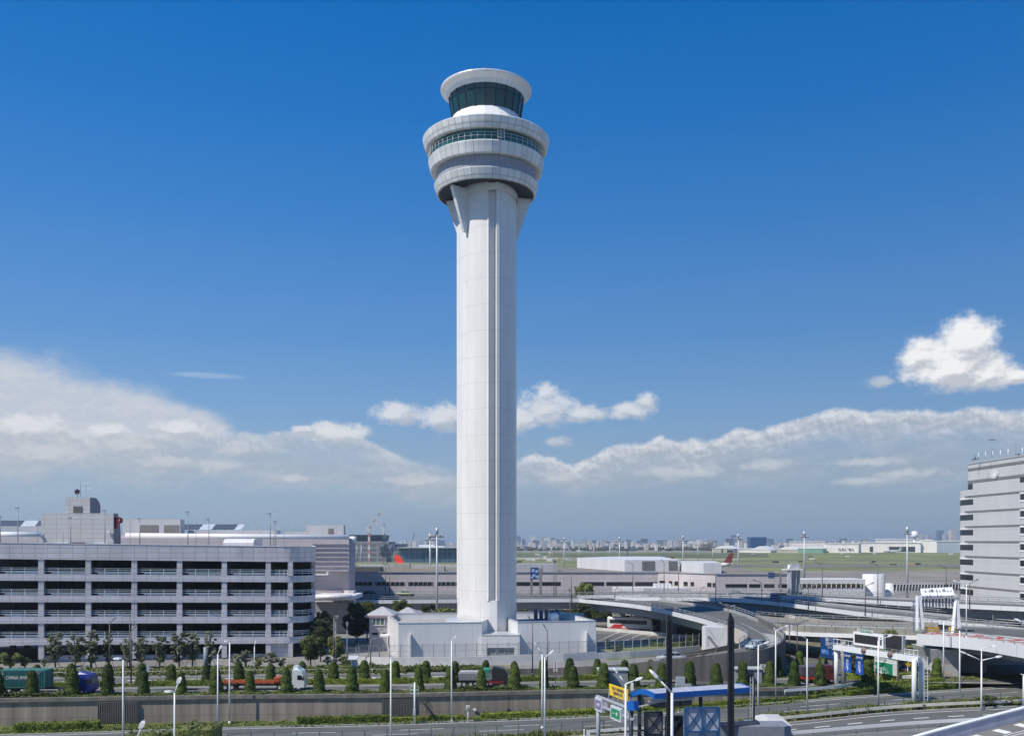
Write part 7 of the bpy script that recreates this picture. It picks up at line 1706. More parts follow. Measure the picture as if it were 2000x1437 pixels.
for px, pyt, pyb in ((697,1066,1090),(706,1066,1090),(764,1067,1090),(770,1067,1090),(808,1066,1090),(884,1068,1089),(1131,1067,1089),(1160,1066,1089),(1191,1063,1089),(1363,1065,1087),(1392,1070,1090)):
    b = B(); d = 900; b.tube((XX(px,d),d,0), (XX(px,d),d,ZZ(pyt,d)), .35, .3, 6); b.beam(Q(px-2.5,pyt,d), Q(px+2.5,pyt,d), .5, .9); tag(b.build('apron_mast', LG), 'small far apron light mast, ' + ORD[[697,706,764,770,808,884,1131,1160,1191,1363,1392].index(px)] + ' from the left', 'light mast', 'far apron light masts')
# ---------------------------------------------------------------- fences
MESHF = M('wire', (.35,.38,.4), .5, .2, .05, 2)
def fence(P_, h, step, lb, base=0, bent=True, mesh=True, name='fence', mat=None, basew=None, rails=(0.05,.5,1.0)):
    P_ = [Vector(p) for p in P_]; m_ = P_[len(P_)//2]; t_ = T(name, lb, 'fence', tuple(m_)); mat = mat or LG
    if basew:
        b = B(); b.strip(P_, 0, basew, .3); b.build('base_wall', M('white_base_wall', (.72,.71,.68), .7, 0, .1, .5), t_)
    z0 = Vector((0,0,basew or 0))
    for p, d in walk(P_, step):
        b = B(); b.beam(p+z0, p+z0+Vector((0,0,h)), .1, .1)
        if bent: b.beam(p+z0+Vector((0,0,h)), p+z0+Vector((.1,-.3,h+.4)), .05, .05)
        b.build('fence_post', mat, t_)
    b = B()
    for f_ in rails:
        for p, q in zip(P_, P_[1:]): b.beam(p+z0+Vector((0,0,h*f_)), q+z0+Vector((0,0,h*f_)), .04, .04)
    b.build('rail', mat, t_)
    if mesh:
        b = B()
        for p, q in zip(P_, P_[1:]): b.face([p+z0, q+z0, q+z0+Vector((0,0,h)), p+z0+Vector((0,0,h))])
        mm_ = MC.get('chain_link')
        if not mm_:
            mm_, tt_, bb_ = nt('chain_link'); bb_.inputs['Base Color'].default_value = (.3,.34,.36,1); bb_.inputs['Alpha'].default_value = .16; bb_.inputs['Roughness'].default_value = .6; MC['chain_link'] = mm_
        b.build('wire_mesh', mm_, t_, recalc=False)
fence([G(700,1298), G(760,1299.5), G(880,1298.5), G(1000,1295), G(1100,1291.5), G(1165,1287.5)], 1.9, 1.75, 'galvanised wire fence on a white base wall before the base building', basew=1.35, mat=GS)
fence([G(1165,1287.5), G(1230,1284), G(1300,1279), G(1366,1272)], 1.9, 1.75, 'wire fence with bent tops along the pale lawn', basew=1.1)
fence([G(1166,1262), G(1200,1262), G(1290,1258), G(1350,1252), G(1368,1243)], 1.5, 2.2, 'plain dark fence around the coach park', bent=False, mat=GS)
fence([G(672,1290), G(704,1290)], 1.9, 2.0, 'short wire fence with a gate frame left of the base building', basew=.3)
fence(lerpl(Lx(LN,-62,66), Lx(LM,-62,66)[:len(Lx(LN,-62,66))], .1) if len(Lx(LM,-62,66)) >= len(Lx(LN,-62,66)) else Lx(LN,-62,66), 1.25, 2.6, 'low green wire fence along the near edge of the lower road', bent=False, mat=M('green_wire_post', (.1,.16,.13), .5), rails=(.98,))
fence(offW(19, -78, -18, 14), .8, 2.6, 'low kerb railing with white-capped posts before the car park', bent=False, mesh=False, mat=WS, rails=(.95,))
rail_r = [G(1110,1303,0)+Vector((0,.5,.1))]
fence([p + Vector((0,.35,.1)) for p in r2o_w] if 'r2o_w' in globals() else [Vector((p[0], p[1]+.9, p[2]+.06)) for p in r2o[1:]], 1.0, 2.4, 'slim steel hand railing down the foot of the ramp', bent=False, mesh=False, mat=GS, rails=(.95,.55))
# guard rails
def guard(P_, lb, z=.62, mat=W8, step=2.5):
    P_ = [Vector(p) for p in P_]; t_ = T('guard_rail', lb, 'guard rail', tuple(P_[len(P_)//2]))
    b = B(); b.strip([p+Vector((0,0,z-.18)) for p in P_], 0, .36, .08); b.build('beam', mat, t_)
    b = B()
    for p, d in walk(P_, step): b.tube(p, p+Vector((0,.08,z)), .07, .07, 6)
    b.build('rail_posts', GS, t_)
guard([p+Vector((0,.6,0)) for p in Lx(LM, 30, 100)], 'cream steel guard rail between the two roads at the right', mat=M('cream_rail', (.66,.66,.58), .5, 0, .08, 1))
guard([p+Vector((0,-.5,0)) for p in Lx(lerpl(LM, LK, .95), 28, 62)], 'white guard rail along the nearest road at the bottom', mat=W8)
guard([G(1533,1358,-.7), G(1580,1355,-.7), G(1628,1351,-.7), G(1665,1346,-.7)], 'short white guard rail at the foot of the gantry left leg', z=.7)
guard([Vector((XX(1150,112),112,-3.1)), Vector((XX(1200,112.5),112.5,-3)), Vector((XX(1260,113),113,-2.9)), Vector((XX(1330,113.5),113.5,-2.8)), Vector((XX(1440,114),114,-2.4))], 'white guard rail behind the blue canopy posts')
# ---------------------------------------------------------------- sign gantry
ga = T('sign_gantry', 'white portal sign gantry over the lower road', 'sign gantry', (nx(1710,128),128,-1.4))
dA, dB_ = 133.0, 119.5
def gcol(px, pyt, pyb, d, w_=1.3):
    for o_ in (0, w_*.95): 
        b = B(); b.tube((XX(px,d)+o_, d+o_*.7, ZZ(pyb,d)), (XX(px,d)+o_, d+o_*.7, ZZ(pyt,d)), .31, .29, 14); b.tube((XX(px,d)+o_, d+o_*.7, ZZ(pyb,d)), (XX(px,d)+o_, d+o_*.7, ZZ(pyb,d)+.5), .6, .4, 12); b.build('column', WS, ga)
gcol(1633.5, 1261, 1351, dA); gcol(1785.5, 1287, 1387, dB_)
b = B(); pA, pB = Q(1631,1263,dA), Q(1797,1288,dB_)
b.beam(pA, pB, .75, .7); b.build('crossbeam', WS, ga)
b = B()
for f_ in (0, .3): b.beam(pA+Vector((0,.6,1.1-f_*2)), pB+Vector((0,.6,1.1-f_*2)), .07, .07)
for k in range(22): p = pA.lerp(pB, k/21)+Vector((0,.6,0)); b.beam(p, p+Vector((0,0,1.1)), .05, .05)
b.build('catwalk_railing', WS, ga)
gv = (pB-pA).normalized()
def gboard(name, lb, cat_, p0, p1, zt_, zb_, th, mats, inset=None, up=0, off=-.45):
    """panel hung along the beam between fractions p0..p1"""
    a, c = pA.lerp(pB, p0), pA.lerp(pB, p1); nn = Vector((gv.y, -gv.x, 0)).normalized(); a = a + nn*(-off); c = c + nn*(-off)
    t_ = T(name, lb, cat_, tuple(a.lerp(c, .5)))
    def pn(u, z, o): q = a.lerp(c, u) + nn*o; return Vector((q.x, q.y, q.z + z))
    b = B(); b.hexa([pn(0,zb_,0), pn(1,zb_,0), pn(1,zb_,-th), pn(0,zb_,-th), pn(0,zt_,0), pn(1,zt_,0), pn(1,zt_,-th), pn(0,zt_,-th)]); b.build('case', mats[0], t_)
    if inset:
        for (u0, u1, v0, v1) in inset:
            b = B(); z0, z1 = zb_+(zt_-zb_)*v0, zb_+(zt_-zb_)*v1; b.hexa([pn(u0,z0,.03), pn(u1,z0,.03), pn(u1,z0,-.02), pn(u0,z0,-.02), pn(u0,z1,.03), pn(u1,z1,.03), pn(u1,z1,-.02), pn(u0,z1,-.02)]); b.build('screen', mats[1], t_)
    ang = math.atan2(gv.y, gv.x)
    return t_, pn, ang
SCR = M('dark_screen_panel', (.035,.035,.04), .25, 0, .1, 1)
mb, pn, ang = gboard('message_board', 'long dark electronic message board in a white case on the gantry', 'message board', .24, .60, 2.55, .75, .7, [W8, SCR], [(.05,.83,.18,.82),(.90,.95,.22,.78)], off=-.1)
mb2, _, _ = gboard('message_board', 'second dark message board, nearly square, right part of the gantry', 'message board', .62, .82, 2.75, .85, .5, [M('back_grey', (.5,.5,.52), .5), SCR], [(.03,.95,.03,.97)], off=-.1)
gp2, pn, ang = gboard('name_plate', 'small green plate with white characters on top of the long message board', 'sign', .32, .45, 3.05, 2.57, .15, [M('plate_green', (.01,.22,.13), .5), SCR], off=-.1)
text('characters', '首都高速湾岸線', .42, W8, gp2, facing(pn(.5, 2.81, .03), ang), .01)
BLU = M('sign_blue', (.015,.09,.42), .4, 0, .04, 1); BLD = M('sign_dark_blue', (.01,.05,.2), .4, 0, .04, 1)
for f0, f1, lb, k in ((.135,.225,'left blue lane sign hanging under the gantry beam',0),(.285,.375,'right blue lane sign hanging under the gantry beam',1)):
    ls, pn, ang = gboard('lane_sign', lb, 'road sign', f0, f1, -.35, -3.15, .12, [BLU, BLD], [(.0,1,.55,1)], off=-.3)
    text('characters', '↑', .9, W8, ls, facing(pn(.5,-2.7,.05), ang), .01); text('characters', '羽\n田', .5, W8, ls, facing(pn(.5,-1.9,.05), ang), .01); text('characters', '空港方面', .3, W8, ls, facing(pn(.5,-.9,.06), ang), .01)
for f_, k in ((.36,0),(.67,1)):
    a = pA.lerp(pB, f_); b = B(); b.lathe([(.01,a.z-.1),(.5,a.z-.05),(.45,a.z+.35),(.2,a.z+.55),(.01,a.z+.6)], 12, a.x, a.y-.4); b.build('camera_dome', M('dome_brown', (.2,.14,.13), .5), ga)
b = B(); lx_ = pB+Vector((.6,.2,0))
for o_ in (0, .45): b.beam(lx_+Vector((o_,0,.4)), Vector((lx_.x+o_, lx_.y, ZZ(1372,dB_))), .06, .06)
for k in range(16): z = lx_.z-k*.42; b.beam((lx_.x,lx_.y,z), (lx_.x+.45,lx_.y,z), .05, .05)
b.build('ladder', WS, ga)
b = B(); b.tube((XX(1648,131.5),131.5,-.5), (XX(1648,131.5),131.5,ZZ(1252,131.5)), .34, .3, 12); tag(b.build('concrete_pole', M('pole_concrete', (.3,.29,.27), .8, 0, .1, 1)), 'thick round concrete pole just behind the gantry left leg', 'pole')
# big blue direction sign, cut by the gantry leg
db = 140.0; bs_ = T('direction_sign', 'tall dark blue direction sign with white characters left of the gantry', 'road sign', (XX(1618,db),db,0))
def tilt(px, py, o=0): return Q(px, py, db - (px-1603)*.05) + Vector((0,-o,0))
b = B(); q4 = [(1603,1282),(1634,1288),(1634,1247),(1603,1243)]; b.hexa([tilt(*q4[0]), tilt(*q4[1]), tilt(*q4[1])+Vector((0,.15,0)), tilt(*q4[0])+Vector((0,.15,0)), tilt(*q4[3]), tilt(*q4[2]), tilt(*q4[2])+Vector((0,.15,0)), tilt(*q4[3])+Vector((0,.15,0))]); b.build('panel', M('sign_navy', (.008,.05,.17), .4, 0, .04, 1), bs_)
b = B(); b.hexa([tilt(1604.5,1275.5,.04), tilt(1618,1277.5,.04), tilt(1618,1277.5,-.01), tilt(1604.5,1275.5,-.01), tilt(1604.5,1267,.04), tilt(1618,1269,.04), tilt(1618,1269,-.01), tilt(1604.5,1267,-.01)]); b.build('sub_panel', M('sign_light_blue', (.04,.17,.5), .4, 0, .04, 1), bs_)
az_ = -.06
for s, px, py, sz in (('新',1616,1249,.62),('環八通り',1625,1249,.5),('国',1616,1257,.62),('国際線',1625,1257,.5),('空港西',1624,1264,.4),('7',1628,1273,1.2),('↑',1630,1281,.6),('駐車場\nP 1-4',1611,1272,.3)):
    text('characters', s, sz, W8, bs_, facing(tilt(px,py,.07), az_), .01)
b = B()
for px in (1609, 1629): b.beam(tilt(px,1287,-.3), Vector((tilt(px,1287,-.3).x, db+.3, 0)), .2, .2)
b.build('sign_post', GS, bs_)
# green direction sign behind the gantry
dg = 136.0; gs_ = T('direction_sign', 'large green and white direction sign standing on the lawn behind the gantry', 'road sign', (XX(1730,dg),dg,0))
def gt2(px, py, o=0): return Q(px, py, dg - (px-1708)*.06) + Vector((0,-o,0))
def quad4(b_, pts, o): b_.hexa([gt2(*pts[0],o), gt2(*pts[1],o), gt2(*pts[1],o-.05), gt2(*pts[0],o-.05), gt2(*pts[3],o), gt2(*pts[2],o), gt2(*pts[2],o-.05), gt2(*pts[3],o-.05)])
b = B(); quad4(b, [(1708,1311),(1752,1320),(1752,1290),(1708,1281)], 0); b.build('panel', M('sign_pale', (.5,.55,.55), .5, 0, .05, 1), gs_)
b = B(); quad4(b, [(1709,1311),(1743,1318),(1743,1297),(1709,1290)], .04); b.build('green_field', M('sign_green', (.01,.2,.1), .4, 0, .05, 1), gs_)
b = B(); quad4(b, [(1708,1290.5),(1752,1296.5),(1752,1295.5),(1708,1288.5)], .06); b.build('white_rule', W8, gs_)
for s, px, py, sz in (('湾岸線',1716,1302,.5),('横浜・川崎',1732,1305,.42),('Yokohama',1732,1308,.26),('◆',1721,1312,.7),('B 空港中央',1734,1313,.3),('首都高速道路',1730,1287.5,.5)):
    text('characters', s, sz, W8 if py > 1290 else GS, gs_, facing(gt2(px,py,.09), -.16), .01)
b = B()
for px in (1712, 1754): p = gt2(px,1283,-.25); b.beam(p, Vector((p.x,p.y,0)), .22, .22)
b.build('sign_post', M('rust_post', (.2,.15,.13), .7), gs_)
yw = T('warning_sign', 'small yellow diamond warning sign on a pale post right of the green sign', 'road sign', (XX(1774,140),140,0))
b = B(); c_ = Q(1774,1297,139.8); r_ = .42; b.hexa([c_+Vector((-r_,0,0)), c_+Vector((0,0,-r_)), c_+Vector((0,.05,-r_)), c_+Vector((-r_,.05,0)), c_+Vector((0,0,r_)), c_+Vector((r_,0,0)), c_+Vector((r_,.05,0)), c_+Vector((0,.05,r_))]); b.build('panel', M('warning_yellow', (.7,.42,.03), .5), yw)
b = B(); b.tube((c_.x,140,0), (c_.x,140,c_.z-.3), .06, .06, 6); b.build('sign_post', W8, yw)
b = B(); p = G(1768,1325); b.ob(p.x, p.y, 0, .55, 2.2, 1.2, -.2); tag(b.build('concrete_block', CONW), 'pale concrete block at the hedge right of the green sign', 'concrete block')
for k, (px, py) in enumerate(((1731,1326),(1740,1325),(1749,1324),(1758,1323),(1849,1322),(1857,1322))):
    p = G(px, py); b = B(); b.tube(p, p+Vector((0,0,.9)), .06, .05, 6); b.tube(p, p+Vector((0,0,.08)), .16, .14, 8); tag(b.build('lane_post', M('orange_post', (.55,.2,.05), .5)), 'slim orange lane post by the feeder road, ' + ORD[k] + ' from the left', 'lane post', 'orange lane posts')
# white frame on the near flyover
wf = T('sign_gantry', 'white A-legged gantry carrying a tilted white board on the near flyover', 'sign gantry', (XX(1825,146),146,5.9))
dF = 146.0
b = B(); q = [(1798,1148),(1862,1146),(1864,1162),(1800,1166)]
b.hexa([Q(1800,1165,dF), Q(1865,1162,dF), Q(1865,1162,dF+.6), Q(1800,1165,dF+.6), Q(1797,1149,dF+1.1), Q(1860,1146,dF+1.1), Q(1860,1146,dF+1.6), Q(1797,1149,dF+1.6)]); b.build('board', W8, wf)
b = B()
for k in range(9):
    p = Q(1803+k*7, 1163.5, dF-.06); b.beam(p+Vector((-.22,0,0)), p+Vector((.2,0,0)), .05, .1 + .06*(k%3))
for px in (1820, 1843): 
    p = Q(px,1152.5,dF+.6); b.tube(p+Vector((0,-.1,0)), p+Vector((0,.1,0)), .2, .2, 12)
for px in (1807,1815,1829,1835,1851,1857): p = Q(px,1153.5,dF+.55); b.tube(p+Vector((0,-.1,0)), p+Vector((0,.1,0)), .09, .09, 8)
b.beam(Q(1829,1149,dF+.9), Q(1831,1163,dF-.02), .05, .05)
b.build('board_fittings', M('board_marks', (.28,.3,.33), .5), wf)
b = B(); b.beam(Q(1796,1167,dF+.3), Q(1868,1163,dF+.3), .5, .35); b.build('crossbeam', WS, wf)
for a_, c_ in (((1791,1163),(1791,1231)),((1796,1163),(1802,1230)),((1867,1172),(1861,1236)),((1869,1172),(1873,1226))):
    b = B(); b.beam(Q(*a_, dF+.3), Q(*c_, dF-.6 if c_[0] in (1791,1861) else dF-.3), .42, .42); b.build('leg', WS, wf)
b = B()
for k in range(10): p = Q(1803+k*6.4, 1169, dF+.4); b.beam(p, p-Vector((0,0,1.25)), .28 if k % 2 else .16, .3)
b.build('fin_row', M('blue_grey_fin', (.13,.17,.22), .5), wf)
b = B()
for o_ in (0, .35): b.beam(Q(1862,1160,dF+.3)+Vector((o_+.4,0,0)), Q(1868,1226,dF+.3)+Vector((o_,0,0)), .05, .05)
for k in range(13): p = Q(1862,1160,dF+.3).lerp(Q(1868,1226,dF+.3), k/13)+Vector((.2,0,0)); b.beam(p, p+Vector((.4,0,0)), .05, .05)
b.build('ladder', WS, wf)
b = B()
for k in range(11): p = Q(1785,1176+k*5.6,142); b.beam(p+Vector((-.25,0,0)), p+Vector((.25,0,0)), .04, .14)
b.beam(Q(1785,1173,142.05), Q(1785,1236,142.05), .12, .12); tag(b.build('slatted_sign', GS), 'narrow ladder-like slatted sign back left of the white A-legged gantry', 'road sign')
# impact attenuators and yellow boards on the near flyover
for k, (px, w_) in enumerate(((1812,.6),(1824,.9),(1862,.7))):
    p = G(px, 1233, 6.0); b = B(); b.ob(p.x, p.y, 5.95, 6.75, 1.3*w_+.4, .4, .1); tag(b.build('crash_cushion', M('hazard_yellow', (.55,.36,.06), .5, 0, .3, 3)), 'yellow crash cushion on the flyover nose, ' + ORD[k] + ' from the left', 'crash cushion', 'crash cushions on the flyover')
# slatted sign backs (seen from behind)
def slat_sign(px0, px1, py0, py1, d, lb, post=None):
    t_ = T('slatted_sign', lb, 'road sign', (XX((px0+px1)/2,d), d, 0)); b = B(); n = 5; pc = (px0+px1)/2
    for (a, c) in ((px0, pc-1), (pc+1, px1)):
        for k in range(n): y = py0+(py1-py0)*(k+.5)/n; b.beam(Q(a,y,d), Q(c,y+.4,d), .05, (py1-py0)/n*d/F*.62)
    b.build('slats', W8, t_)
    b = B(); x = XX(pc,d); b.beam((x,d+.1,0), (x,d+.1,ZZ(py0-1,d)), .13, .13); b.build('sign_post', DKP, t_)
slat_sign(1536,1548,1219,1232,144,'pair of white slatted panels on a dark pole beside the ramp bend')
slat_sign(1484,1497,1296,1312,133,'pair of white slatted panels above the toll kiosk')
slat_sign(1081,1088.5,1294,1311,133,'small white slatted panels on a dark pole among the cone trees')
slat_sign(1463,1476,1252,1264,138.6,'white slatted panels overlapping the blue-white car')
# blue road sign boards on the far decks
for px0, px1, py0, py1, d, lb in ((1036,1052,1108,1131,235,'blue and white direction board on two grey posts right of the tower'),(1505,1521,1158,1174,196,'dark blue board seen from behind over the far flyover'),(1501,1513,1117,1129,230,'small dark board high on the sign mast')):
    t_ = T('road_board', lb, 'road sign', (XX(px0,d), d, 6)); 
    b = B(); b.box(XX(px0,d), d, ZZ(py1,d), XX(px1,d), d+.2, ZZ(py0,d)); b.build('panel', BLD, t_)
    b = B()
    if px0 < 1100:
        for (a, c, e_, f_) in ((.15,.5,.62,.9),(.6,.9,.55,.8),(.25,.6,.2,.45),(.1,.3,.05,.3),(.65,.95,.1,.35)):
            b.box(XX(px0+(px1-px0)*a,d), d-.04, ZZ(py1+(py0-py1)*e_,d), XX(px0+(px1-px0)*c,d), d, ZZ(py1+(py0-py1)*f_,d))
        b.build('white_fields', M('pale_blue_field', (.35,.5,.65), .4), t_)
        b = B(); b.beam(Q(1038,1131,d+.4), Vector((XX(1038,d),d+.4,6)), .6, .5); b.beam(Q(1056,1109,d+.4), Vector((XX(1056,d),d+.4,6)), .7, .6); b.beam(Q(1060,1103,d+2), Q(1060,1117,d+2), .2, .2); b.build('sign_post', M('brown_grey_post', (.25,.24,.24), .6), t_)
    else:
        for k in range(3): b.box(XX(px0,d)+.1, d-.05, ZZ(py0+2+k*(py1-py0)/3,d)-.06, XX(px1,d)-.1, d-.01, ZZ(py0+2+k*(py1-py0)/3,d)+.06)
        b.build('stiffener', GS, t_)
        b = B(); b.beam(Q(px1,py0+3,d+.15), Q(1525 if px0 > 1503 else 1524,py0+3,d+.15), .3, .3); b.beam(Q(1525 if px0 > 1503 else 1524,py0,d+.15), Vector((XX(1525,d), d+.15, .5 if px0 > 1503 else 7)), .45, .45); b.build('sign_post', M('brown_grey_post', (.25,.24,.24), .6), t_)
sm = T('signal_tower', 'white lattice service tower with a railed platform at the end of the pinkish wing', 'service tower', (XX(1543,222),222,7.2))
b = B(); d = 222; b.tube(Q(1541,1158,d), Q(1541,1102,d), .35, .3, 8); b.build('mast', W8, sm)
b = B(); b.box(XX(1531,d), d-.6, ZZ(1113,d), XX(1567,d), d+2, ZZ(1111,d)); b.build('platform', W8, sm)
b = B()
for k in range(9): x = XX(1532+k*4.2,d); b.beam((x,d-.5,ZZ(1111,d)), (x,d-.5,ZZ(1106,d)), .07, .07)
b.beam(Q(1531,1106,d-.5), Q(1567,1106,d-.5), .07, .07)
for k in range(10): b.beam(Q(1538,1116+k*3.5,d-.4), Q(1545,1116+k*3.5,d-.4), .08, .1)
b.beam(Q(1538,1113,d-.4), Q(1538,1150,d-.4), .08, .08); b.beam(Q(1545,1113,d-.4), Q(1545,1150,d-.4), .08, .08)
b.build('railing_and_ladder', W8, sm)
b = B(); b.beam(Q(1551,1112,d+1), Vector((XX(1551,d),d+1,7)), 1.0, .8); b.beam(Q(1560,1112,d+1), Vector((XX(1560,d),d+1,7)), .6, .6); b.build('support', GS, sm)
b = B()
for px in (1547,1553,1558): b.ob(*Q(px,1104,d+.5)[:2], ZZ(1110,d), ZZ(1101-(px%3),d), .6, .5)
b.build('camera_box', LG, sm)
# ---------------------------------------------------------------- blue canopy bus stop, portal frame and black pillars
dC = 100.0
cp = T('blue_canopy_shelter', 'shelter with a bright blue curved-ended canopy roof at the bottom', 'shelter', (XX(1350,dC), dC, -3.4))
BC = M('canopy_blue', (.01,.11,.42), .35, 0, .05, 1); RF = M('canopy_roof_sheet', (.42,.44,.52), .5, 0, .15, 1.5)
P_n = Q(1278,1354,95); P_e = Q(1468,1341.5,99)     # front lower corners (top of fascia)
fa = (P_e-P_n); fa.z = 0; fl_ = fa.length; fa.normalize(); fb = Vector((XX(1226,98)-P_n.x, 98-P_n.y, 0)); dep_ = fb.length; fb.normalize()
zf = P_n.z
def cpt(u, v, z): return Vector((P_n.x, P_n.y, 0)) + fa*u + fb*v + Vector((0,0,z))
def rise(v): return .5*math.sin(math.pi*min(1, max(0, v/dep_)))-.55*v/dep_
n = 14
zE = lambda u: zf + (P_e.z-P_n.z)*u/fl_
b = B(); b.hexa([cpt(0,0,zf-.54), cpt(fl_,0,zE(fl_)-.54), cpt(fl_,.12,zE(fl_)-.54), cpt(0,.12,zf-.54), cpt(0,0,zf), cpt(fl_,0,zE(fl_)), cpt(fl_,.12,zE(fl_)), cpt(0,.12,zf)]); b.build('front_fascia', BC, cp)
for u in (0, fl_):
    b = B()
    for k in range(n):
        v0, v1 = .12+dep_*k/n, .12+dep_*(k+1)/n; z0, z1 = zE(u)+rise(v0), zE(u)+rise(v1); w_ = .12 if u == 0 else -.12
        b.hexa([cpt(u,v0,z0-.52), cpt(u+w_,v0,z0-.52), cpt(u+w_,v1,z1-.52), cpt(u,v1,z1-.52), cpt(u,v0,z0), cpt(u+w_,v0,z0), cpt(u+w_,v1,z1), cpt(u,v1,z1)])
    b.build('curved_fascia', BC, cp)
b = B()
for k in range(n):
    v0, v1 = .12+dep_*k/n, .12+dep_*(k+1)/n
    b.hexa([cpt(.13,v0,zf+rise(v0)-.22), cpt(fl_-.13,v0,zE(fl_)+rise(v0)-.22), cpt(fl_-.13,v1,zE(fl_)+rise(v1)-.22), cpt(.13,v1,zf+rise(v1)-.22), cpt(.13,v0,zf+rise(v0)-.06), cpt(fl_-.13,v0,zE(fl_)+rise(v0)-.06), cpt(fl_-.13,v1,zE(fl_)+rise(v1)-.06), cpt(.13,v1,zf+rise(v1)-.06)])
b.build('roof_sheet', RF, cp)
for u, v in ((.9,3.2),(4.6,3.0),(fl_-.9,1.6),(7.9,2.9)):
    b = B(); b.beam(cpt(u,v,-3.4), cpt(u,v,zf+.1), .35, .35); b.build('column', M('navy_column', (.03,.04,.07), .5), cp)
b = B()
for u0, u1, v in ((.2,5.5,1.0),(3.4,fl_-.3,2.4)): b.beam(cpt(u0,v,zf-.95), cpt(u1,v,zE(u1)-.95), .14, .22)
b.beam(cpt(.3,.4,zf-.5), cpt(1.6,3.4,zf-1.9), .1, .12); b.beam(cpt(1.6,.6,zf-.9), cpt(.3,3.4,zf-1.9), .1, .12)
b.build('roof_truss', LG, cp)
b = B()
for k in range(3): c = cpt(2.6+k*1.5, 2.6, zf-1.3); b.ob(c.x, c.y, c.z-.5, c.z+.2, 1.3, 1.2, math.atan2(fa.y, fa.x))
b.build('tinted_screen', M('tinted_screen', (.06,.08,.08), .2, 0, .1, 1), cp)
# patterned screens
def xpanel(px0, px1, pyt, d, lb, ncol, frame, fill, rows_n=2, h_=2.3, slope=-.1):
    t_ = T('braced_screen', lb, 'screen', (XX(px0,d), d, -3.4)); x0, x1 = XX(px0,d), XX(px1,d); zt_ = ZZ(pyt,d); cw = (x1-x0)/ncol
    y_ = lambda x: d + (x-x0)*.12
    b = B(); b.hexa([(x0,y_(x0)+.08,zt_-rows_n*h_),(x1,y_(x1)+.08,zt_-rows_n*h_),(x1,y_(x1)+.13,zt_-rows_n*h_),(x0,y_(x0)+.13,zt_-rows_n*h_),(x0,y_(x0)+.08,zt_),(x1,y_(x1)+.08,zt_),(x1,y_(x1)+.13,zt_),(x0,y_(x0)+.13,zt_)]); b.build('panel_sheet', fill, t_)
    b = B()
    for r_ in range(rows_n+1): b.beam((x0,y_(x0),zt_-r_*h_), (x1,y_(x1),zt_-r_*h_), .14, .14)
    for c in range(ncol+1): x = x0+c*cw; b.beam((x,y_(x),zt_), (x,y_(x),zt_-rows_n*h_), .14, .14)
    for r_ in range(rows_n):
        for c in range(ncol):
            xa, xb = x0+c*cw, x0+(c+1)*cw; za, zb_ = zt_-r_*h_, zt_-(r_+1)*h_
            b.beam((xa,y_(xa)-.01,za), (xb,y_(xb)-.01,zb_), .1, .1); b.beam((xa,y_(xa)-.01,zb_), (xb,y_(xb)-.01,za), .1, .1)
    b.build('cross_bracing', frame, t_)
xpanel(1337.5, 1407, 1382, 92, 'pale mesh screen with blue cross bracing under the canopy', 2, M('bracing_blue', (.02,.1,.26), .4), PM('pale_mesh', (.5,.54,.66), .25, .25, .05, .8, .6))
xpanel(1259, 1294, 1390, 97, 'dark brown mesh screen with dark cross bracing, left under the canopy', 1, M('bracing_navy', (.015,.025,.05), .4), M('brown_mesh', (.2,.19,.19), .8, 0, .1, 1))
xpanel(1300, 1334, 1398, 102, 'dark stair frame behind the thick white lamp post', 1, M('bracing_navy', (.015,.025,.05), .4), M('dark_void', (.03,.03,.035), .8), 2, 2.6)
b = B(); b.hexa([Q(1407,1418,93), Q(1480,1414,95), Q(1480,1414,97), Q(1407,1418,96), Q(1407,1409,93), Q(1480,1405,95), Q(1480,1405,97), Q(1407,1409,96)]); b.box(XX(1405,94), 94, -3.4, XX(1545,94), 97, ZZ(1418,94)); tag(b.build('platform_wall', M('platform_grey', (.2,.22,.26), .8, 0, .12, 1)), 'low grey-blue platform wall behind the right black pillar', 'wall')
# two tall black pillars
for px, pyt, d, lb, w_ in ((1307,1198,88,'left one of two tall black steel pillars rising over the blue canopy',10.5),(1427.5,1196,90,'right one of two tall black steel pillars rising over the blue canopy',11)):
    t_ = T('black_pillar', lb, 'pillar', (XX(px,d), d, -3.4), 'black steel pillars'); x = XX(px,d); hw = w_*d/F/2; zt_ = ZZ(pyt+14,d)
    b = B()
    for s in (-1, 1): b.box(x+s*hw-.13 if s>0 else x-hw, d-.25, -3.4, x+hw if s>0 else x-hw+.13, d+.25, zt_)
    b.box(x-.04, d-.12, -3.4, x+.04, d+.12, zt_); b.build('flanges', BK, t_)
    b = B(); b.box(x-hw+.13, d-.1, -3.4, x+hw-.13, d+.02, zt_-.1)
    b.build('web', M('black_web', (.07,.075,.09), .5), t_)
    b = B(); b.hexa([(x-hw,d-.25,zt_),(x+hw,d-.25,zt_),(x+hw,d+.25,zt_),(x-hw,d+.25,zt_),(x-hw*.5,d-.1,ZZ(pyt,d)),(x-hw*.1,d-.1,ZZ(pyt,d)),(x-hw*.1,d+.1,ZZ(pyt,d)),(x-hw*.5,d+.1,ZZ(pyt,d))]); b.build('cap', BK, t_)
for a_, c_, d0_, d1_, lb in (((1311,1206),(1272,1345),88,97,'thin stay wire from the left black pillar'),((1424,1206),(1373,1332),90,110,'thin stay wire from the right black pillar')):
    b = B(); b.tube(Q(*a_,d0_), Q(*c_,d1_), .015, .015, 4); tag(b.build('stay_wire', LG), lb, 'stay wire')
b = B(); x = XX(1472,99); b.tube((x,99,-3.4), (x,99,ZZ(1321,99)), .15, .13, 8); b.beam(Q(1446,1316,99), Q(1472,1316,99), .05, .05); tag(b.build('dark_mast', BK), 'thin black mast at the right end of the blue canopy', 'mast')
b = B()
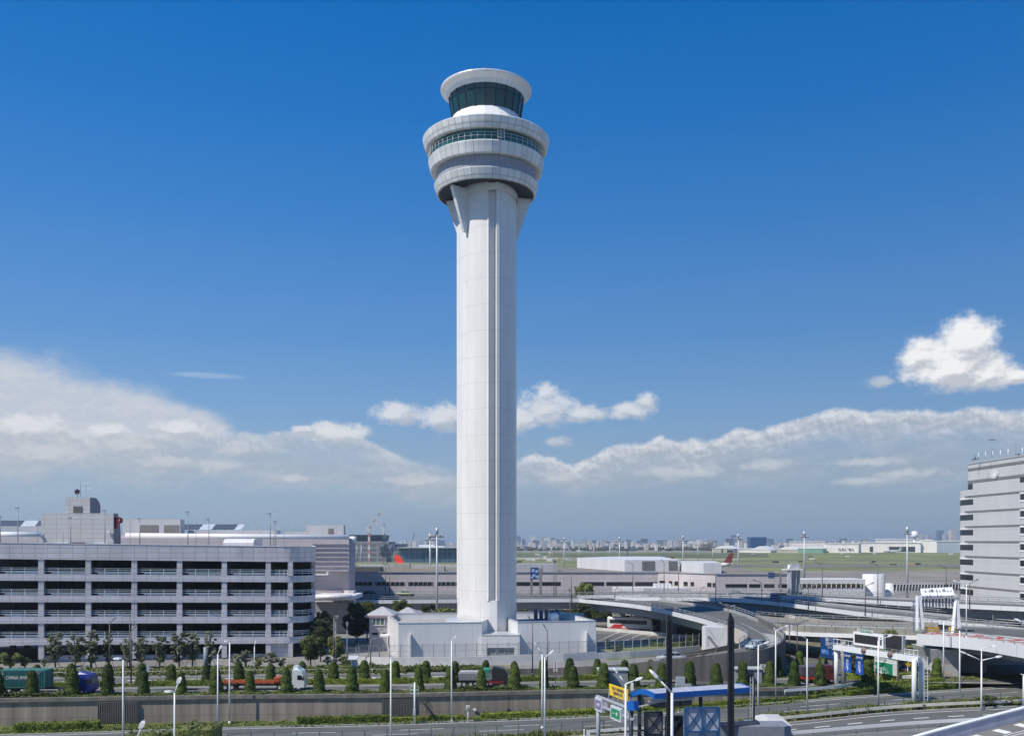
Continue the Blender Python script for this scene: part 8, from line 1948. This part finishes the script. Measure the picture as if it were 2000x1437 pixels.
for px in (1465.5, 1470): b.beam((XX(px,98),98,-3.4), (XX(px,98),98,ZZ(1321,98)), .06, .06)
for k in range(22): z = -3.2+k*.42; b.beam((XX(1465.5,98),98,z), (XX(1470,98),98,z), .05, .05)
tag(b.build('access_ladder', LG), 'grey access ladder beside the thin black mast', 'ladder')
# box building bottom right of the shelter
eb = T('equipment_cabin', 'pale grey equipment cabin with a low gabled top at the bottom edge', 'cabin', (XX(1515,102),102,-3.4))
b = B(); d = 102; b.box(XX(1494,d), d, -3.4, XX(1543,d), d+5, ZZ(1416,d)); b.build('wall', M('cabin_wall', (.46,.46,.47), .7, 0, .06, .5), eb)
b = B(); b.prism([(XX(1470,d-1),d-1.2),(XX(1494,d-1),d-1.2),(XX(1494,d),d+4),(XX(1470,d),d+4)], -3.4, ZZ(1418,d)); b.build('annex', M('cabin_blue_grey', (.25,.3,.38), .6), eb)
b = B(); z = ZZ(1416,d); b.hexa([(XX(1492,d),d-.3,z+.003),(XX(1545,d),d-.3,z+.003),(XX(1545,d),d+5.3,z+.003),(XX(1492,d),d+5.3,z+.003),(XX(1508,d),d+1.5,z+.5),(XX(1538,d),d+1.5,z+.5),(XX(1540,d),d+4,z+.5),(XX(1508,d),d+4,z+.5)]); b.build('roof', M('cabin_roof', (.5,.5,.5), .6, 0, .06, .5), eb)
b = B(); b.box(XX(1529,d), d-.04, ZZ(1431,d), XX(1537,d), d+.02, ZZ(1427,d)); b.build('vent', GS, eb)
# toll-style portal with signs at the left of the canopy
po = T('portal_frame', 'grey steel portal frame carrying two lit-style signs and a yellow board', 'sign gantry', (XX(1200,104),104,-3.4))
pa, pb_ = Q(1166,1358,105), Q(1238,1386,95)
b = B(); b.beam(pa, pb_, .3, .18); b.beam(pa-Vector((0,0,.95)), pb_-Vector((0,0,.95)), .3, .18)
for k in range(11): p, q = pa.lerp(pb_, k/10), pa.lerp(pb_, min(1,(k+1)/10)); b.beam(p, (p if k%2 else q)-Vector((0,0,.95)), .08, .08)
b.build('truss', M('portal_grey', (.38,.42,.47), .5, 0, .08, 1), po)
b = B(); p = pa.lerp(pb_, .04); b.tube((p.x,p.y,-3.4), p, .24, .22, 12); b.build('column', M('portal_grey', (.38,.42,.47), .5, 0, .08, 1), po)
b = B(); p = pa.lerp(pb_, .93); b.tube((p.x,p.y,-3.4), p, .22, .22, 12); b.build('column', M('navy_column', (.03,.04,.07), .5), po)
b = B(); b.beam(Q(1229,1377,95.5), Q(1243,1377,94.5), .6, .9); b.build('blue_end_beam', BC, po)
pv = (pb_-pa).normalized(); pang = math.atan2(pv.y, pv.x); pnn = Vector((pv.y, -pv.x, 0)).normalized()
def pboard(name, lb, cat_, f0, f1, z0, z1, th, m0, face=None, txt=None, size=.3, tm=None, off=.25, ins=.09):
    a, c = pa.lerp(pb_, f0)+pnn*off, pa.lerp(pb_, f1)+pnn*off
    t_ = T(name, lb, cat_, tuple(a.lerp(c,.5)))
    b = B(); Z = lambda z: Vector((0,0,z)); b.hexa([a+Z(z0), c+Z(z0), c-pnn*th+Z(z0), a-pnn*th+Z(z0), a+Z(z1), c+Z(z1), c-pnn*th+Z(z1), a-pnn*th+Z(z1)]); b.build('case', m0, t_)
    if face:
        a2_, c2_ = a.lerp(c, ins), a.lerp(c, 1-ins); dz_ = (z1-z0)*.16
        b = B(); b.hexa([a2_+pnn*.03+Z(z0+dz_), c2_+pnn*.03+Z(z0+dz_), c2_+Z(z0+dz_), a2_+Z(z0+dz_), a2_+pnn*.03+Z(z1-dz_), c2_+pnn*.03+Z(z1-dz_), c2_+Z(z1-dz_), a2_+Z(z1-dz_)]); b.build('face', face, t_)
    if txt: text('characters', txt, size, tm or W8, t_, facing(a.lerp(c,.5)+pnn*.06+Z((z0+z1)/2), pang), .01)
    return t_
pboard('lane_sign', 'white-framed sign with a purple-blue field at the left end of the portal', 'sign', .0, .2, -1.55, -.1, .5, M('sign_case', (.55,.57,.62), .5), M('purple_field', (.18,.17,.34), .4), '一般車', .38, W8)
pboard('lane_sign', 'green sign in a grey case hanging in the middle of the portal', 'sign', .46, .74, -1.7, -.3, .6, M('sign_case', (.55,.57,.62), .5), M('green_field', (.02,.25,.12), .4), '← 一般', .42, W8, off=.3)
yb_ = pboard('yellow_board', 'bright yellow notice board standing on top of the portal', 'sign', .30, .80, .55, 1.75, .08, M('board_yellow', (.8,.55,.02), .5, 0, .03, 1), off=-.2)
a = pa.lerp(pb_, .55)+pnn*-.12
for dzz, s in ((1.4, '空港バス専用停留所'), (.95, '一般車両進入禁止')): text('characters', s, .36, M('notice_ink', (.1,.09,.16), .6), yb_, facing(a+Vector((0,0,dzz)), pang, 0) @ Matrix.Rotation(math.atan2(pv.z, math.hypot(pv.x,pv.y)), 4, 'Z'), .01)
b = B()
for f_ in (.32,.45,.58,.72,.86): p = pa.lerp(pb_, f_); b.beam(p, p+Vector((0,0,1.2))-pnn*.2, .06, .06)
b.build('board_support', LG, po)
# small things on the lower verge
sm2 = T('camera_mast', 'short white mast with two framed boxes in front of the wall grille', 'mast', (XX(810,121),121,-3.4))
b = B(); d = 121; b.tube((XX(810,d),d,-3.4), (XX(810,d),d,ZZ(1332,d)), .14, .12, 8); b.build('mast', WS, sm2)
b = B()
for x0, x1 in ((801,808),(812,817.5)):
    for y0_, y1_ in ((1339,1346),(1347,1354)):
        for a_, c_ in (((x0,y0_),(x1,y0_)),((x1,y0_),(x1,y1_)),((x1,y1_),(x0,y1_)),((x0,y1_),(x0,y0_))): b.beam(Q(*a_,d), Q(*c_,d), .06, .06)
b.build('box_frame', M('pale_green_frame', (.45,.58,.55), .5), sm2)
b = B(); b.box(XX(807,d), d-.35, ZZ(1395,d), XX(812,d), d-.1, ZZ(1384,d)); b.build('control_box', LG, sm2)
st = T('steel_stair', 'steel inspection stair with a landing fixed to the retaining wall', 'stair', (XX(833,121.5),121.5,-3.4))
b = B(); d = 122.3; p0, p1 = Q(820,1374,d), Q(845,1396,d)
b.box(XX(819,d), d, ZZ(1374.5,d), XX(834,d), d+.9, ZZ(1373.5,d))
for o_ in (0, .8): b.beam(p0+Vector((.5,o_,0)), p1+Vector((0,o_,0)), .06, .16); b.beam(p0+Vector((.5,o_,.9)), p1+Vector((0,o_,.9)), .05, .05); b.beam(p0+Vector((-.1,o_,.9)), p0+Vector((.9,o_,.9)), .05, .05); b.beam(p0+Vector((-.1,o_,.45)), p0+Vector((.9,o_,.45)), .05, .05)
for k in range(9): p = (p0+Vector((.5,0,0))).lerp(p1, k/8); b.beam(p, p+Vector((0,.8,0)), .2, .04); b.beam(p, p+Vector((0,0,.9)), .03, .03)
for px in (819.5, 826, 833.5): b.beam(Q(px,1374,d), Q(px,1361,d), .06, .06); b.beam(Q(px,1374,d), Vector((XX(px,d), d, -3.4)), .05, .05)
b.build('steelwork', M('dark_steelwork', (.08,.08,.08), .5), st)
mb3 = T('meter_box', 'white meter box on a short pedestal at the foot of the wall', 'meter box', (XX(914,121.5),121.5,-3.4))
b = B(); d = 121.5; b.tube((XX(914,d),d,-3.4), (XX(914,d),d,ZZ(1386,d)), .07, .07, 6); b.ob(XX(914,d), d, -3.4, -3.3, .6, .5); b.build('pedestal', WS, mb3)
b = B(); b.box(XX(910,d), d-.15, ZZ(1386,d), XX(917.5,d), d+.2, ZZ(1377,d)); b.build('box', M('meter_cream', (.6,.6,.56), .5), mb3)
b = B(); b.box(XX(912,d), d-.2, ZZ(1384,d), XX(916,d), d-.15, ZZ(1380,d)); b.build('gauge', GS, mb3)
b = B(); d = dW(XX(927,126))-.2; b.box(XX(924,d), d-.03, ZZ(1387,d), XX(930,d), d+.02, ZZ(1382.5,d)); tag(b.build('wall_plate', W8), 'small white plate fixed to the retaining wall', 'plate')
b = B(); d = 147; b.tube((XX(402,d),d,0), (XX(402,d),d,ZZ(1263,d)), .36, .36, 14); tag(b.build('vent_column', M('vent_grey', (.25,.28,.31), .5)), 'fat grey vent column before the car park', 'vent column')
b = B(); d = 141.3; b.hexa([(XX(287,d),d-.4,.05),(XX(294,d),d-.4,.05),(XX(294,d),d-.3,.05),(XX(287,d),d-.3,.05),(XX(287,d),d,1.7),(XX(292,d),d,1.7),(XX(292,d),d+.1,1.7),(XX(287,d),d+.1,1.7)]); b.beam((XX(290,d),d+.7,.05), (XX(290,d),d+.05,1.7), .06, .06); tag(b.build('sandwich_board', M('board_grey', (.25,.29,.31), .5)), 'grey A-frame board on the verge before the car park', 'sign board')
b = B(); p = G(1328,1343,0); b.prism([(p.x-.6,p.y),(p.x+1.6,p.y),(p.x+1.6,p.y+.5),(p.x-.6,p.y+.5)], 0, .6); b.prism([(p.x-.5,p.y+.02),(p.x+.7,p.y+.02),(p.x+.7,p.y+.45),(p.x-.5,p.y+.45)], .6, 1.5); tag(b.build('equipment_box', M('box_blue_grey', (.38,.43,.48), .5)), 'stepped blue-grey equipment box behind the canopy', 'equipment box')
b = B(); p = G(1237,1350,0); 
tag((b.box(p.x-.2,p.y+1,0,p.x+.15,p.y+1.3,1.0) or b).build('bollard', W8), 'white bollard behind the blue canopy, left', 'bollard')
pk_ = T('kerb_delineator', 'yellow and black striped delineator post at the lower edge near the portal', 'delineator', (XX(1133.5,107),107,-3.2))
b = B(); d = 107
for k in range(8): b.box(XX(1132.6,d), d-.05, -3.2+k*.2, XX(1134.6,d), d+.05, -3.2+(k+1)*.2-.004, k % 2)
b.build('post', [M('warning_lime', (.6,.65,.08), .5), BK], pk_)
for k, px in enumerate((1141, 1147.5, 1151)):
    b = B(); d = 106; b.box(XX(px-1.6,d), d, -3.3, XX(px+1.6,d), d+.3, ZZ(1424+k*2,d)); tag(b.build('bollard', WS), 'white square bollard by the delineator post, ' + ORD[k] + ' from the left', 'bollard', 'bollards by the portal')
b = B(); p = Q(1952,1382,117.5); b.ob(p.x, p.y, zlow(64), p.z+.35, .5, .4); tag(b.build('rail_terminal', M('pale_green_box', (.6,.66,.6), .5)), 'pale green box on the guard rail near the right edge', 'box')
b = B(); d = dW(35)+.1
# ---------------------------------------------------------------- air
hz = B(); hz.box(-7500, -60, -5.5, 7500, 13500, 105)
mv = bpy.data.materials.new('haze_air'); mv.use_nodes = True; t = mv.node_tree
for n_ in list(t.nodes): t.nodes.remove(n_)
o_ = t.nodes.new('ShaderNodeOutputMaterial'); v_ = t.nodes.new('ShaderNodeVolumePrincipled'); v_.inputs['Density'].default_value = .00011
v_.inputs['Color'].default_value = (.72,.86,1,1); v_.inputs['Anisotropy'].default_value = .2
t.links.new(v_.outputs[0], o_.inputs['Volume'])
tag(hz.build('haze', mv), kind='stuff')
